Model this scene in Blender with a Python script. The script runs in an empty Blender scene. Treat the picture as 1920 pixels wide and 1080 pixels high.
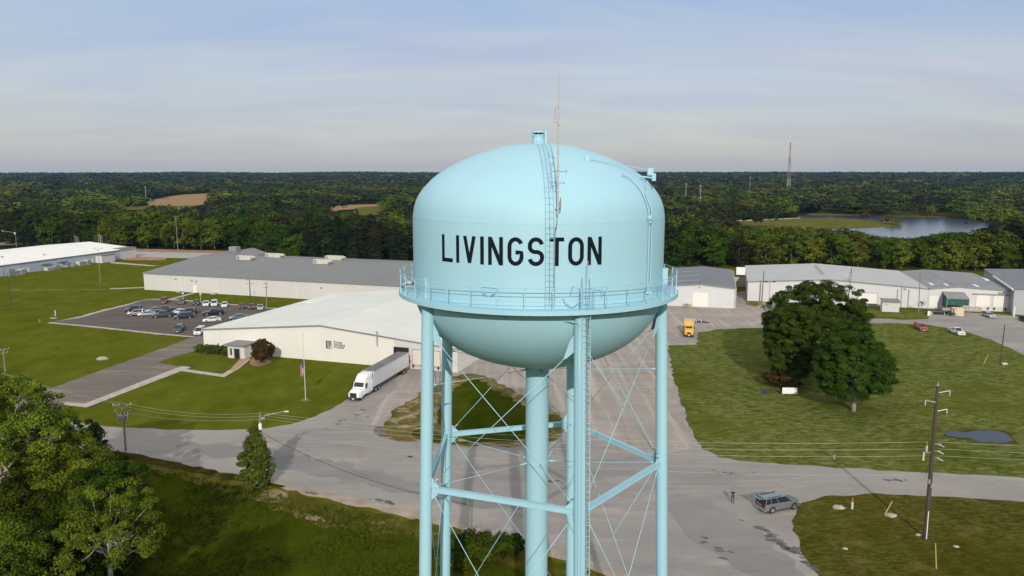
import bpy, math, random
import numpy as np
from math import radians as R, sin, cos, tan, pi, sqrt, atan2
from mathutils import Matrix, Vector

SC = bpy.context.scene
COL = SC.collection
random.seed(7)
# ---------------------------------------------------------------- camera
CAM_H = 41.0
FPX = 1450.0           # focal length in pixels of the 1920 wide photograph
PITCH = R(8.55)
cam_d = bpy.data.cameras.new('camera')
cam = bpy.data.objects.new('camera', cam_d)
COL.objects.link(cam)
cam.location = (0, 0, CAM_H)
cam.rotation_euler = (pi/2 - PITCH, 0, 0)
cam_d.sensor_width = 36.0
cam_d.lens = 36.0*FPX/1920.0
cam_d.clip_start = 0.5
cam_d.clip_end = 30000
SC.camera = cam
# ---------------------------------------------------------------- exposure
SC.view_settings.view_transform = 'Standard'
SC.view_settings.look = 'None'
SC.view_settings.gamma = 1
SC.view_settings.exposure = 0.0
SC.render.engine = 'CYCLES'
SC.cycles.use_denoising = True
SC.cycles.max_bounces = 6
SC.cycles.diffuse_bounces = 3
SC.cycles.volume_bounces = 1
SC.cycles.transparent_max_bounces = 8
# ---------------------------------------------------------------- sky
SUN_EL, SUN_AZ = 24.0, 178.8     # degrees; azimuth clockwise from +Y, the sun stands behind the camera
world = bpy.data.worlds.new('World')
SC.world = world
world.use_nodes = True


def sky():
    nt = world.node_tree
    N, L = nt.nodes, nt.links
    N.clear()
    out = N.new('ShaderNodeOutputWorld')
    bg = N.new('ShaderNodeBackground')
    bg.inputs['Strength'].default_value = 0.10
    sk = N.new('ShaderNodeTexSky')
    sk.sky_type = 'NISHITA'
    sk.sun_disc = False
    sk.sun_elevation = R(SUN_EL)
    sk.sun_rotation = R(SUN_AZ)
    sk.air_density = 1.0
    sk.dust_density = 0.6
    sk.ozone_density = 1.0
    tc = N.new('ShaderNodeTexCoord')
    sep = N.new('ShaderNodeSeparateXYZ')
    L.new(tc.outputs['Generated'], sep.inputs[0])

    def mth(op, a, b=None, clamp=False):
        m = N.new('ShaderNodeMath'); m.operation = op; m.use_clamp = clamp
        for i, x in enumerate((a, b)):
            if x is None: continue
            if isinstance(x, (int, float)): m.inputs[i].default_value = x
            else: L.new(x, m.inputs[i])
        return m.outputs[0]
    zz = mth('MAXIMUM', sep.outputs[2], 0.0)
    den = mth('ADD', zz, 0.20)
    px = mth('DIVIDE', sep.outputs[0], den)
    py = mth('DIVIDE', sep.outputs[1], den)
    cb = N.new('ShaderNodeCombineXYZ')
    L.new(px, cb.inputs[0]); L.new(py, cb.inputs[1])
    mp = N.new('ShaderNodeMapping')
    mp.inputs['Rotation'].default_value = (0, 0, R(24))
    mp.inputs['Scale'].default_value = (0.55, 1.25, 1)
    L.new(cb.outputs[0], mp.inputs[0])
    n1 = N.new('ShaderNodeTexNoise'); n1.inputs['Scale'].default_value = 1.1
    n1.inputs['Detail'].default_value = 5; n1.inputs['Roughness'].default_value = 0.52
    n1.inputs['Distortion'].default_value = 0.5
    L.new(mp.outputs[0], n1.inputs['Vector'])
    r1 = N.new('ShaderNodeValToRGB')
    r1.color_ramp.elements[0].position = 0.36; r1.color_ramp.elements[0].color = (0, 0, 0, 1)
    r1.color_ramp.elements[1].position = 0.66; r1.color_ramp.elements[1].color = (1, 1, 1, 1)
    L.new(n1.outputs[0], r1.inputs[0])
    # thin cloud veil: greyer and warmer towards the horizon
    hz = N.new('ShaderNodeValToRGB')
    e = hz.color_ramp.elements
    e[0].position = 0.0; e[0].color = (SKY_H[0], SKY_H[1], SKY_H[2], 1)
    e[1].position = 0.62; e[1].color = (SKY_Z[0], SKY_Z[1], SKY_Z[2], 1)
    k_ = e.new(0.23); k_.color = (SKY_T[0], SKY_T[1], SKY_T[2], 1)
    m = e.new(0.11); m.color = (SKY_M[0], SKY_M[1], SKY_M[2], 1)
    L.new(zz, hz.inputs[0])
    vs = N.new('ShaderNodeVectorMath'); vs.operation = 'SCALE'; vs.inputs[3].default_value = 10.0
    L.new(hz.outputs[0], vs.inputs[0])
    fac = mth('MULTIPLY', r1.outputs[0], 0.30)
    fac = mth('ADD', fac, 0.68)
    hf = mth('SUBTRACT', 1.0, mth('MULTIPLY', zz, 7.0), True)
    fac = mth('MAXIMUM', fac, mth('MULTIPLY', hf, 0.96))
    # soft cirrus streaks, paler than the veil
    mp2 = N.new('ShaderNodeMapping'); mp2.inputs['Rotation'].default_value = (0, 0, R(-32)); mp2.inputs['Scale'].default_value = (0.42, 1.7, 1); mp2.inputs['Location'].default_value = (3.1, 1.7, 0)
    L.new(cb.outputs[0], mp2.inputs[0])
    n2 = N.new('ShaderNodeTexNoise'); n2.inputs['Scale'].default_value = 1.5; n2.inputs['Detail'].default_value = 6; n2.inputs['Roughness'].default_value = 0.55; n2.inputs['Distortion'].default_value = 0.9
    L.new(mp2.outputs[0], n2.inputs['Vector'])
    r2 = N.new('ShaderNodeValToRGB'); r2.color_ramp.elements[0].position = 0.36; r2.color_ramp.elements[0].color = (0.88, 0.94, 1.02, 1)
    r2.color_ramp.elements[1].position = 0.66; r2.color_ramp.elements[1].color = (1.10, 1.07, 1.00, 1)
    L.new(n2.outputs[0], r2.inputs[0])
    sm = N.new('ShaderNodeMix'); sm.data_type = 'RGBA'
    L.new(mth('MULTIPLY', mth('SUBTRACT', zz, 0.015), 14.0, True), sm.inputs[0]); sm.inputs[6].default_value = (1, 1, 1, 1); L.new(r2.outputs[0], sm.inputs[7])
    vm = N.new('ShaderNodeVectorMath'); vm.operation = 'MULTIPLY'; L.new(vs.outputs[0], vm.inputs[0]); L.new(sm.outputs[2], vm.inputs[1]); vs = vm
    mix = N.new('ShaderNodeMix'); mix.data_type = 'RGBA'
    L.new(fac, mix.inputs[0])
    # deeper blue of the clear parts
    sc_ = N.new('ShaderNodeVectorMath'); sc_.operation = 'MULTIPLY'; sc_.inputs[1].default_value = SKY_GAIN
    L.new(sk.outputs[0], sc_.inputs[0])
    L.new(sc_.outputs[0], mix.inputs[6]); L.new(vs.outputs[0], mix.inputs[7])
    L.new(mix.outputs[2], bg.inputs[0])
    L.new(bg.outputs[0], out.inputs[0])


SKY_H = (0.475, 0.468, 0.485)
SKY_M = (0.530, 0.568, 0.662)
SKY_T = (0.385, 0.515, 0.745)
SKY_Z = (0.98, 0.97, 0.95)
SKY_GAIN = (1.0, 1.0, 1.0)
sky()
# ---------------------------------------------------------------- sun
sun_d = bpy.data.lights.new('sun', 'SUN')
sun_d.energy = 3.35
sun_d.angle = R(0.6)
sun_d.color = (1.0, 0.93, 0.82)
sun = bpy.data.objects.new('sun', sun_d)
COL.objects.link(sun)
_sd = Vector((sin(R(SUN_AZ))*cos(R(SUN_EL)), cos(R(SUN_AZ))*cos(R(SUN_EL)), sin(R(SUN_EL))))
sun.rotation_euler = _sd.to_track_quat('Z', 'Y').to_euler()


# ================================================================ helpers
def G(u, v, z=0.0):
    """where the sight line of photo pixel (u,v) meets the level plane z"""
    dx = (u-960)/FPX; dy = (v-540)/FPX
    d = (dx, cos(PITCH)-dy*sin(PITCH), -sin(PITCH)-dy*cos(PITCH))
    t = (z-CAM_H)/d[2]
    return (d[0]*t, d[1]*t)


def top_z(u, v, v2):
    """height of what stands on ground point (u,v) and reaches row v2"""
    x, y = G(u, v)
    dy = (v2-540)/FPX
    return CAM_H + y*(-sin(PITCH)-dy*cos(PITCH))/(cos(PITCH)-dy*sin(PITCH))


def proj(x, y, z):
    zc = y*cos(PITCH)-(z-CAM_H)*sin(PITCH); yc = y*sin(PITCH)+(z-CAM_H)*cos(PITCH)
    return 960+FPX*x/zc, 540-FPX*yc/zc


def on_wall(u, v, o, a):
    """(distance along, height) on the upright plane through o with heading a"""
    dx = (u-960)/FPX; dy = (v-540)/FPX
    d = (dx, cos(PITCH)-dy*sin(PITCH), -sin(PITCH)-dy*cos(PITCH))
    ex, ey = cos(a), sin(a)
    # t*d.xy = o + s*e
    det = -d[0]*ey + ex*d[1]
    t = (-o[0]*ey + ex*o[1])/det
    s = (d[0]*t-o[0])*ex + (d[1]*t-o[1])*ey
    return s, CAM_H+d[2]*t


class MB:
    def __init__(s):
        s.v = []; s.f = []; s.m = []; s.M = Matrix(); s.mi = 0

    def add(s, vs, fs):
        b = len(s.v)
        s.v += [tuple(s.M @ Vector(p)) for p in vs]
        s.f += [tuple(i+b for i in f) for f in fs]
        s.m += [s.mi]*len(fs)
        return s

    def box(s, c, d, rz=0.0, top=(1, 1)):
        hx, hy, hz = d[0]/2, d[1]/2, d[2]/2
        ca, sa = cos(rz), sin(rz)
        vs = []
        for z, tx, ty in ((-hz, 1, 1), (hz, top[0], top[1])):
            for sx, sy in ((-1, -1), (1, -1), (1, 1), (-1, 1)):
                x, y = sx*hx*tx, sy*hy*ty
                vs.append((c[0]+x*ca-y*sa, c[1]+x*sa+y*ca, c[2]+z))
        return s.add(vs, [(3, 2, 1, 0), (4, 5, 6, 7), (0, 1, 5, 4), (1, 2, 6, 5), (2, 3, 7, 6), (3, 0, 4, 7)])

    def bb(s, x0, x1, y0, y1, z0, z1):
        return s.box(((x0+x1)/2, (y0+y1)/2, (z0+z1)/2), (abs(x1-x0), abs(y1-y0), abs(z1-z0)))

    def cyl(s, p0, p1, r0, r1=None, n=12, caps=True):
        if r1 is None: r1 = r0
        p0 = Vector(p0); p1 = Vector(p1); ax = p1-p0
        if ax.length < 1e-6: return s
        q = ax.to_track_quat('Z', 'Y')
        a = q @ Vector((1, 0, 0)); b = q @ Vector((0, 1, 0))
        vs = []
        for p, r in ((p0, r0), (p1, r1)):
            for i in range(n):
                t = 2*pi*i/n
                vs.append(tuple(p+a*r*cos(t)+b*r*sin(t)))
        fs = [(i, (i+1) % n, n+(i+1) % n, n+i) for i in range(n)]
        if caps: fs += [tuple(range(n-1, -1, -1)), tuple(range(n, 2*n))]
        return s.add(vs, fs)

    def tube(s, pts, r, n=8, caps=True):
        pts = [Vector(p) for p in pts]; k = len(pts)
        rr = r if isinstance(r, (list, tuple)) else [r]*k
        vs = []
        pa = None
        for j, p in enumerate(pts):
            t = (pts[min(j+1, k-1)]-pts[max(j-1, 0)]).normalized()
            if pa is None:
                a = t.orthogonal().normalized()
            else:
                a = (pa - t*pa.dot(t))
                a = a.normalized() if a.length > 1e-6 else t.orthogonal().normalized()
            pa = a
            b = t.cross(a)
            for i in range(n):
                w = 2*pi*i/n
                vs.append(tuple(p+a*rr[j]*cos(w)+b*rr[j]*sin(w)))
        fs = []
        for j in range(k-1):
            for i in range(n):
                fs.append((j*n+i, j*n+(i+1) % n, (j+1)*n+(i+1) % n, (j+1)*n+i))
        if caps: fs += [tuple(range(n-1, -1, -1)), tuple(range((k-1)*n, k*n))]
        return s.add(vs, fs)

    def lathe(s, prof, c=(0, 0, 0), n=48, a0=0.0, a1=2*pi):
        full = abs(a1-a0-2*pi) < 1e-6
        m = n if full else n+1
        vs = []
        for r, z in prof:
            for i in range(m):
                t = a0+(a1-a0)*i/n
                vs.append((c[0]+r*cos(t), c[1]+r*sin(t), c[2]+z))
        fs = []
        for j in range(len(prof)-1):
            for i in range(n):
                k = (i+1) % m
                fs.append((j*m+i, j*m+k, (j+1)*m+k, (j+1)*m+i))
        return s.add(vs, fs)

    def prism(s, poly, z0, z1):
        n = len(poly)
        vs = [(x, y, z0) for x, y in poly]+[(x, y, z1) for x, y in poly]
        fs = [tuple(range(n-1, -1, -1)), tuple(range(n, 2*n))]+[(i, (i+1) % n, n+(i+1) % n, n+i) for i in range(n)]
        return s.add(vs, fs)

    def xprism(s, poly, y0, y1):
        """polygon in x,z run from y0 to y1"""
        n = len(poly)
        vs = [(x, y0, z) for x, z in poly]+[(x, y1, z) for x, z in poly]
        fs = [tuple(range(n)), tuple(range(2*n-1, n-1, -1))]+[(i, n+i, n+(i+1) % n, (i+1) % n) for i in range(n)]
        return s.add(vs, fs)

    def build(s, name, mats, parent=None, smooth=False, bevel=0.0, auto=None):
        me = bpy.data.meshes.new(name)
        me.from_pydata(s.v, [], s.f)
        if not isinstance(mats, (list, tuple)): mats = [mats]
        for m in mats: me.materials.append(m)
        me.polygons.foreach_set('material_index', s.m)
        if smooth: me.polygons.foreach_set('use_smooth', [True]*len(me.polygons))
        me.validate()
        import bmesh
        bm = bmesh.new(); bm.from_mesh(me)
        bmesh.ops.recalc_face_normals(bm, faces=bm.faces)
        bm.to_mesh(me); bm.free()
        me.update()
        if auto:
            me.set_sharp_from_angle(angle=R(auto)) if hasattr(me, 'set_sharp_from_angle') else None
        o = bpy.data.objects.new(name, me)
        COL.objects.link(o)
        if parent: o.parent = parent
        if bevel:
            b = o.modifiers.new('bevel', 'BEVEL'); b.width = bevel; b.segments = 2; b.limit_method = 'ANGLE'
        return o


def tag(o, label=None, cat=None, group=None, kind=None):
    if label: o['label'] = label
    if cat: o['category'] = cat
    if group: o['group'] = group
    if kind: o['kind'] = kind
    return o


def thing(name, label, cat, loc=(0, 0, 0), rz=0.0, group=None):
    o = bpy.data.objects.new(name, None); COL.objects.link(o)
    o.location = loc; o.rotation_euler = (0, 0, rz); o.empty_display_size = 0.5
    return tag(o, label, cat, group)


def dup(root, loc, rz, label=None, group=None, scale=None, mats=None):
    def cp(o, p):
        c = o.copy(); COL.objects.link(c)
        if p: c.parent = p
        for ch in [x for x in KIDS.get(o.name, ())]:
            cp(ch, c)
        return c
    if root.name not in KIDS:
        def reg(o):
            KIDS[o.name] = list(o.children)
            for x in o.children: reg(x)
        reg(root)
    r = cp(root, None)
    r.location = loc; r.rotation_euler = (0, 0, rz)
    if scale: r.scale = scale
    if label: r['label'] = label
    if group: r['group'] = group
    return r


KIDS = {}


# ================================================================ materials
def mat(name, col, rough=0.6, metal=0.0, spec=0.5, noise=0.0, nscale=1.0, bump=0.0, bscale=5.0, stretch=(1, 1, 1), alt=None, detail=4, emis=None, coat=0.0):
    m = bpy.data.materials.new(name); m.use_nodes = True
    nt = m.node_tree; N, L = nt.nodes, nt.links
    p = N['Principled BSDF']
    p.inputs['Base Color'].default_value = (*col, 1)
    p.inputs['Roughness'].default_value = rough
    p.inputs['Metallic'].default_value = metal
    p.inputs['Specular IOR Level'].default_value = spec
    p.inputs['Coat Weight'].default_value = coat
    if emis:
        p.inputs['Emission Color'].default_value = (*emis, 1); p.inputs['Emission Strength'].default_value = 1
    if noise or alt or bump:
        tc = N.new('ShaderNodeTexCoord')
        mp = N.new('ShaderNodeMapping'); mp.inputs['Scale'].default_value = stretch
        L.new(tc.outputs['Object'], mp.inputs[0])
    if noise or alt:
        n = N.new('ShaderNodeTexNoise'); n.inputs['Scale'].default_value = nscale; n.inputs['Detail'].default_value = detail
        n.inputs['Roughness'].default_value = 0.62
        L.new(mp.outputs[0], n.inputs['Vector'])
        r = N.new('ShaderNodeValToRGB')
        r.color_ramp.elements[0].position = 0.32; r.color_ramp.elements[1].position = 0.68
        a = alt if alt else tuple(c*(1-noise) for c in col)
        r.color_ramp.elements[0].color = (*a, 1)
        r.color_ramp.elements[1].color = (*[min(1, c*(1+noise*0.6)) for c in col], 1)
        L.new(n.outputs[0], r.inputs[0]); L.new(r.outputs[0], p.inputs['Base Color'])
    if bump:
        n2 = N.new('ShaderNodeTexNoise'); n2.inputs['Scale'].default_value = bscale; n2.inputs['Detail'].default_value = 3
        L.new(mp.outputs[0], n2.inputs['Vector'])
        b = N.new('ShaderNodeBump'); b.inputs['Strength'].default_value = bump; b.inputs['Distance'].default_value = 0.05
        L.new(n2.outputs[0], b.inputs['Height']); L.new(b.outputs[0], p.inputs['Normal'])
    return m


class NT:
    """small node-building aid"""
    def __init__(s, name):
        s.m = bpy.data.materials.new(name); s.m.use_nodes = True
        s.N, s.L = s.m.node_tree.nodes, s.m.node_tree.links
        s.p = s.N['Principled BSDF']
        s.tc = s.N.new('ShaderNodeTexCoord')

    def map(s, scale=(1, 1, 1), rot=0.0, loc=(0, 0, 0), src=None):
        mp = s.N.new('ShaderNodeMapping'); mp.inputs['Scale'].default_value = scale
        mp.inputs['Rotation'].default_value = (0, 0, rot); mp.inputs['Location'].default_value = loc
        s.L.new(src or s.tc.outputs['Object'], mp.inputs[0]); return mp.outputs[0]

    def noise(s, vec, sc, det=4, rough=0.6, dist=0.0):
        n = s.N.new('ShaderNodeTexNoise'); n.inputs['Scale'].default_value = sc; n.inputs['Detail'].default_value = det
        n.inputs['Roughness'].default_value = rough; n.inputs['Distortion'].default_value = dist
        s.L.new(vec, n.inputs['Vector']); return n.outputs[0]

    def ramp(s, fac, stops):
        r = s.N.new('ShaderNodeValToRGB'); e = r.color_ramp.elements
        e[0].position = stops[0][0]; e[0].color = (*stops[0][1], 1)
        e[1].position = stops[-1][0]; e[1].color = (*stops[-1][1], 1)
        for p, c in stops[1:-1]:
            k = e.new(p); k.color = (*c, 1)
        s.L.new(fac, r.inputs[0]); return r.outputs[0]

    def mix(s, fac, a, b, mode='MIX'):
        m = s.N.new('ShaderNodeMix'); m.data_type = 'RGBA'; m.blend_type = mode
        for i, x in ((0, fac), (6, a), (7, b)):
            if isinstance(x, (int, float)): m.inputs[i].default_value = x
            elif isinstance(x, tuple): m.inputs[i].default_value = (*x, 1)
            else: s.L.new(x, m.inputs[i])
        return m.outputs[2]

    def math(s, op, a, b=0.0, clamp=False):
        m = s.N.new('ShaderNodeMath'); m.operation = op; m.use_clamp = clamp
        for i, x in enumerate((a, b)):
            if isinstance(x, (int, float)): m.inputs[i].default_value = x
            else: s.L.new(x, m.inputs[i])
        return m.outputs[0]

    def bump(s, h, strength=0.3, dist=0.1):
        b = s.N.new('ShaderNodeBump'); b.inputs['Strength'].default_value = strength; b.inputs['Distance'].default_value = dist
        s.L.new(h, b.inputs['Height']); s.L.new(b.outputs[0], s.p.inputs['Normal'])

    def out(s, col, rough=0.8, spec=0.3):
        if isinstance(col, tuple): s.p.inputs['Base Color'].default_value = (*col, 1)
        else: s.L.new(col, s.p.inputs['Base Color'])
        s.p.inputs['Roughness'].default_value = rough; s.p.inputs['Specular IOR Level'].default_value = spec
        return s.m


BW = lambda x: (x, x, x)


def grass_mat(name, base, dark, light, dry, clover=0.0, cs=1.0, far=None, drylo=0.62, fine=2.5, ds=1.0):
    t = NT(name)
    v = t.map()
    big = t.noise(v, 0.035, 4, 0.6)
    c = t.mix(t.ramp(big, [(0.35, BW(0)), (0.65, BW(1))]), dark, base)
    med = t.noise(t.map(scale=(1, 0.6, 1), rot=0.3), 0.35, 4, 0.65)
    c = t.mix(t.ramp(med, [(0.40, BW(0)), (0.75, BW(1))]), c, light)
    d = t.noise(t.map(loc=(31, 7, 0)), 0.09*ds, 6, 0.72, 0.4)
    c = t.mix(t.ramp(d, [(drylo, BW(0)), (drylo+0.12, BW(0.8))]), c, dry)
    # mowing swaths
    w = t.N.new('ShaderNodeTexWave'); w.inputs['Scale'].default_value = 0.13; w.inputs['Distortion'].default_value = 2.5
    w.inputs['Detail'].default_value = 2
    t.L.new(t.map(rot=R(72)), w.inputs['Vector'])
    c = t.mix(t.math('MULTIPLY', w.outputs[1], 0.26), c, (dark[0]*1.1, dark[1]*1.1, dark[2]))
    if clover:
        cl = t.noise(t.map(scale=(0.55, 1.5, 1), rot=-0.35), 0.9*cs, 6, 0.75, 0.8)
        msk = t.noise(v, 0.05, 3)
        f = t.math('MULTIPLY', t.ramp(cl, [(0.44, BW(0)), (0.62, BW(1))]), t.ramp(msk, [(0.30, BW(0)), (0.48, BW(1))]))
        c = t.mix(t.math('MULTIPLY', f, clover), c, (0.195, 0.205, 0.075))
    f = t.noise(v, fine, 6, 0.8)
    c = t.mix(0.75, c, t.ramp(f, [(0.25, BW(0.55)), (0.75, BW(1.45))]), 'MULTIPLY')
    t.bump(f, 0.5, 0.12)
    return t.out(c, 0.95, 0.0)


def pave_mat(name, base, light, dark, stain=(0.16, 0.12, 0.09), st=0.35, ang=0.0, tracks=False):
    t = NT(name)
    v = t.map()
    big = t.noise(t.map(scale=(0.5, 1.3, 1), rot=ang), 0.05, 5, 0.62, 0.6)
    c = t.mix(t.ramp(big, [(0.38, BW(0)), (0.62, BW(1))]), dark, base)
    m = t.noise(t.map(scale=(0.35, 1.8, 1), rot=ang+0.1, loc=(5, 9, 0)), 0.16, 5, 0.7, 0.5)
    c = t.mix(t.ramp(m, [(0.5, BW(0)), (0.75, BW(0.8))]), c, light)
    s_ = t.noise(t.map(loc=(71, 3, 0)), 0.11, 6, 0.75, 0.3)
    c = t.mix(t.math('MULTIPLY', t.ramp(s_, [(0.56, BW(0)), (0.72, BW(1))]), st), c, stain)
    if tracks:
        tr = t.noise(t.map(scale=(1.0, 0.035, 1), rot=0.03), 0.55, 5, 0.7, 0.25)
        c = t.mix(t.ramp(tr, [(0.50, BW(0)), (0.66, BW(0.85))]), c, light)
        c = t.mix(t.ramp(tr, [(0.30, BW(0.7)), (0.42, BW(0))]), c, tuple(q*0.85 for q in dark))
    # small repairs and scuffs
    pz = t.noise(t.map(scale=(0.4, 1.4, 1), rot=ang-0.15, loc=(13, 41, 0)), 0.5, 5, 0.75, 0.3)
    c = t.mix(t.ramp(pz, [(0.60, BW(0)), (0.70, BW(0.35))]), c, tuple(q*0.72 for q in dark))
    # cracks
    vo = t.N.new('ShaderNodeTexVoronoi'); vo.feature = 'DISTANCE_TO_EDGE'; vo.inputs['Scale'].default_value = 0.11
    vv = t.N.new('ShaderNodeVectorMath'); vv.operation = 'ADD'
    nz = t.N.new('ShaderNodeTexNoise'); nz.inputs['Scale'].default_value = 0.35; nz.inputs['Detail'].default_value = 4
    t.L.new(v, nz.inputs['Vector'])
    sc = t.N.new('ShaderNodeVectorMath'); sc.operation = 'SCALE'; sc.inputs[3].default_value = 5.0
    t.L.new(nz.outputs[1], sc.inputs[0]); t.L.new(v, vv.inputs[0]); t.L.new(sc.outputs[0], vv.inputs[1])
    t.L.new(vv.outputs[0], vo.inputs['Vector'])
    c = t.mix(t.ramp(vo.outputs[0], [(0.0, BW(0.22)), (0.009, BW(0))]), c, tuple(x*0.55 for x in dark))
    f = t.noise(v, 6.0, 5, 0.8)
    c = t.mix(0.5, c, t.ramp(f, [(0.3, BW(0.8)), (0.7, BW(1.2))]), 'MULTIPLY')
    t.bump(f, 0.2, 0.02)
    return t.out(c, 0.92, 0.08)


def sheet_metal(name, col, rib=0.3, axis=0, strength=0.25, var=0.10, rough=0.55, streak=(0.55, 0.5, 0.42), sa=0.18, metal=0.0):
    """painted ribbed steel sheet; ribs repeat along the chosen object axis"""
    t = NT(name)
    w = t.N.new('ShaderNodeTexWave'); w.wave_type = 'BANDS'; w.bands_direction = 'XYZ'[axis]
    w.inputs['Scale'].default_value = 1.0/rib*0.5/pi*pi/2
    t.L.new(t.tc.outputs['Object'], w.inputs['Vector'])
    h = t.ramp(w.outputs[1], [(0.0, BW(0)), (0.2, BW(1)), (1.0, BW(1))])
    t.bump(h, strength, 0.03)
    stc = (1, 1, 1)
    a = [0.6, 0.6, 0.6]; a[2] = 0.06 if axis != 2 else 0.6
    n = t.noise(t.map(scale=(0.35, 0.35, 0.06)), 1.0, 5, 0.7)
    c = t.mix(t.math('MULTIPLY', t.ramp(n, [(0.45, BW(0)), (0.75, BW(1))]), sa), col, streak)
    n2 = t.noise(t.map(), 0.12, 3)
    c = t.mix(1.0, c, t.ramp(n2, [(0.3, BW(1-var)), (0.7, BW(1))]), 'MULTIPLY')
    t.p.inputs['Metallic'].default_value = metal
    return t.out(c, rough, 0.4)


def foliage(name, dark, light, rough=0.7, rnd=0.25):
    t = NT(name)
    at = t.N.new('ShaderNodeAttribute'); at.attribute_name = 'tint'
    oi = t.N.new('ShaderNodeObjectInfo')
    c = t.mix(at.outputs['Fac'], dark, light)
    if rnd:
        hs = t.N.new('ShaderNodeHueSaturation')
        hs.inputs['Hue'].default_value = 0.5
        t.L.new(t.math('ADD', t.math('MULTIPLY', oi.outputs['Random'], rnd*2), 1-rnd), hs.inputs['Value'])
        rr = t.math('FRACT', t.math('MULTIPLY', oi.outputs['Random'], 7.31))
        t.L.new(t.math('ADD', t.math('MULTIPLY', rr, 0.05), 0.478), hs.inputs['Hue'])
        t.L.new(c, hs.inputs['Color']); c = hs.outputs[0]
    return t.out(c, rough, 0.04)


M = {}
M['grass'] = grass_mat('lawn_grass', (0.086, 0.098, 0.008), (0.066, 0.080, 0.005), (0.112, 0.118, 0.015), (0.17, 0.13, 0.04), drylo=0.66)
M['grass_r'] = grass_mat('clover_lawn', (0.078, 0.090, 0.010), (0.045, 0.062, 0.004), (0.102, 0.110, 0.018), (0.15, 0.115, 0.04), clover=0.80, drylo=0.73)
M['grass_wild'] = grass_mat('rough_grass', (0.044, 0.055, 0.003), (0.030, 0.042, 0.002), (0.066, 0.074, 0.005), (0.12, 0.09, 0.02), drylo=0.66, fine=4)
M['dry_grass'] = grass_mat('worn_grass', (0.13, 0.10, 0.03), (0.065, 0.06, 0.010), (0.22, 0.16, 0.07), (0.42, 0.33, 0.22), drylo=0.50, ds=3.0)
M['verge'] = grass_mat('verge_grass', (0.12, 0.10, 0.03), (0.065, 0.065, 0.01), (0.25, 0.20, 0.10), (0.33, 0.25, 0.15), drylo=0.45)
M['road'] = pave_mat('weathered_asphalt', (0.305, 0.275, 0.250), (0.385, 0.340, 0.300), (0.235, 0.218, 0.205), ang=-0.2)
M['gravel'] = pave_mat('gravel_yard', (0.330, 0.285, 0.25), (0.43, 0.37, 0.315), (0.265, 0.235, 0.212), st=0.4, ang=1.25, tracks=True)
M['lot'] = pave_mat('dark_asphalt', (0.128, 0.106, 0.093), (0.170, 0.142, 0.124), (0.103, 0.086, 0.077), st=0.5)
M['conc'] = mat('pale_concrete', (0.42, 0.37, 0.31), 0.9, noise=0.25, nscale=0.8, bump=0.2)
M['brick'] = mat('brick_paving', (0.42, 0.24, 0.15), 0.9, noise=0.4, nscale=3)
M['dirt'] = mat('red_earth', (0.33, 0.17, 0.10), 0.95, noise=0.4, nscale=0.25, alt=(0.20, 0.12, 0.07), bump=0.3)
M['ballast'] = mat('grey_ballast', (0.36, 0.33, 0.31), 0.95, noise=0.25, nscale=0.3, bump=0.3)
M['field'] = grass_mat('ploughed_field', (0.29, 0.19, 0.10), (0.23, 0.145, 0.07), (0.36, 0.25, 0.14), (0.19, 0.16, 0.06), drylo=0.55)
M['meadow'] = grass_mat('meadow', (0.105, 0.105, 0.02), (0.075, 0.082, 0.012), (0.16, 0.14, 0.04), (0.21, 0.16, 0.07), drylo=0.55)
M['water'] = None
t = NT('pond_water'); nz = t.noise(t.map(scale=(0.5, 0.15, 1)), 0.6, 3); t.bump(nz, 0.06, 0.2)
M['water'] = t.out((0.05, 0.065, 0.10), 0.16, 0.5)
# tower paint: pale blue enamel with faint weathering
t = NT('tower_paint')
n = t.noise(t.map(scale=(0.4, 0.4, 0.12)), 0.8, 5, 0.6)
c = t.mix(t.ramp(n, [(0.35, BW(0)), (0.7, BW(1))]), (0.320, 0.540, 0.628), (0.348, 0.568, 0.652))
# weld-plate rings of the shell, hardly seen
st_ = t.noise(t.map(scale=(2.2, 2.2, 0.10)), 1.6, 5, 0.7)
c = t.mix(t.ramp(st_, [(0.60, BW(0)), (0.80, BW(0.16))]), c, (0.23, 0.33, 0.33))
M['paint'] = t.out(c, 0.55, 0.35)
n3 = t.noise(t.map(scale=(0.25, 0.25, 0.5)), 1.2, 2); t.bump(n3, 0.05, 0.25)
M['black'] = mat('black_lettering', (0.006, 0.009, 0.015), 0.8, spec=0.12, noise=0.2, nscale=2)
M['galv'] = mat('galvanised_steel', (0.47, 0.46, 0.44), 0.45, 0.6, noise=0.25, nscale=3)
M['steel'] = mat('grey_steel', (0.30, 0.30, 0.30), 0.5, 0.3, noise=0.2, nscale=2)
M['mastp'] = mat('weathered_mast', (0.50, 0.46, 0.43), 0.5, 0.1, noise=0.3, nscale=2, stretch=(1, 1, 3))
M['wood'] = mat('creosoted_wood', (0.075, 0.05, 0.04), 0.85, noise=0.4, nscale=2, stretch=(6, 6, 0.4), bump=0.4)
M['wood_l'] = mat('grey_wood', (0.24, 0.20, 0.17), 0.85, noise=0.35, nscale=2, stretch=(6, 6, 0.4), bump=0.4)
M['ply'] = mat('plywood', (0.62, 0.50, 0.34), 0.8, noise=0.2, nscale=2)
M['white'] = mat('white_paint', (0.80, 0.79, 0.76), 0.45, noise=0.06, nscale=1)
M['porcelain'] = mat('white_porcelain', (0.58, 0.58, 0.56), 0.25, noise=0.1, nscale=3)
M['rubber'] = mat('black_rubber', (0.02, 0.02, 0.021), 0.75, noise=0.3, nscale=6)
M['glass'] = mat('dark_glass', (0.02, 0.025, 0.03), 0.08, spec=0.6, noise=0.2, nscale=2)
M['chrome'] = mat('bright_metal', (0.62, 0.62, 0.63), 0.25, 0.85, noise=0.15, nscale=5)
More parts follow.
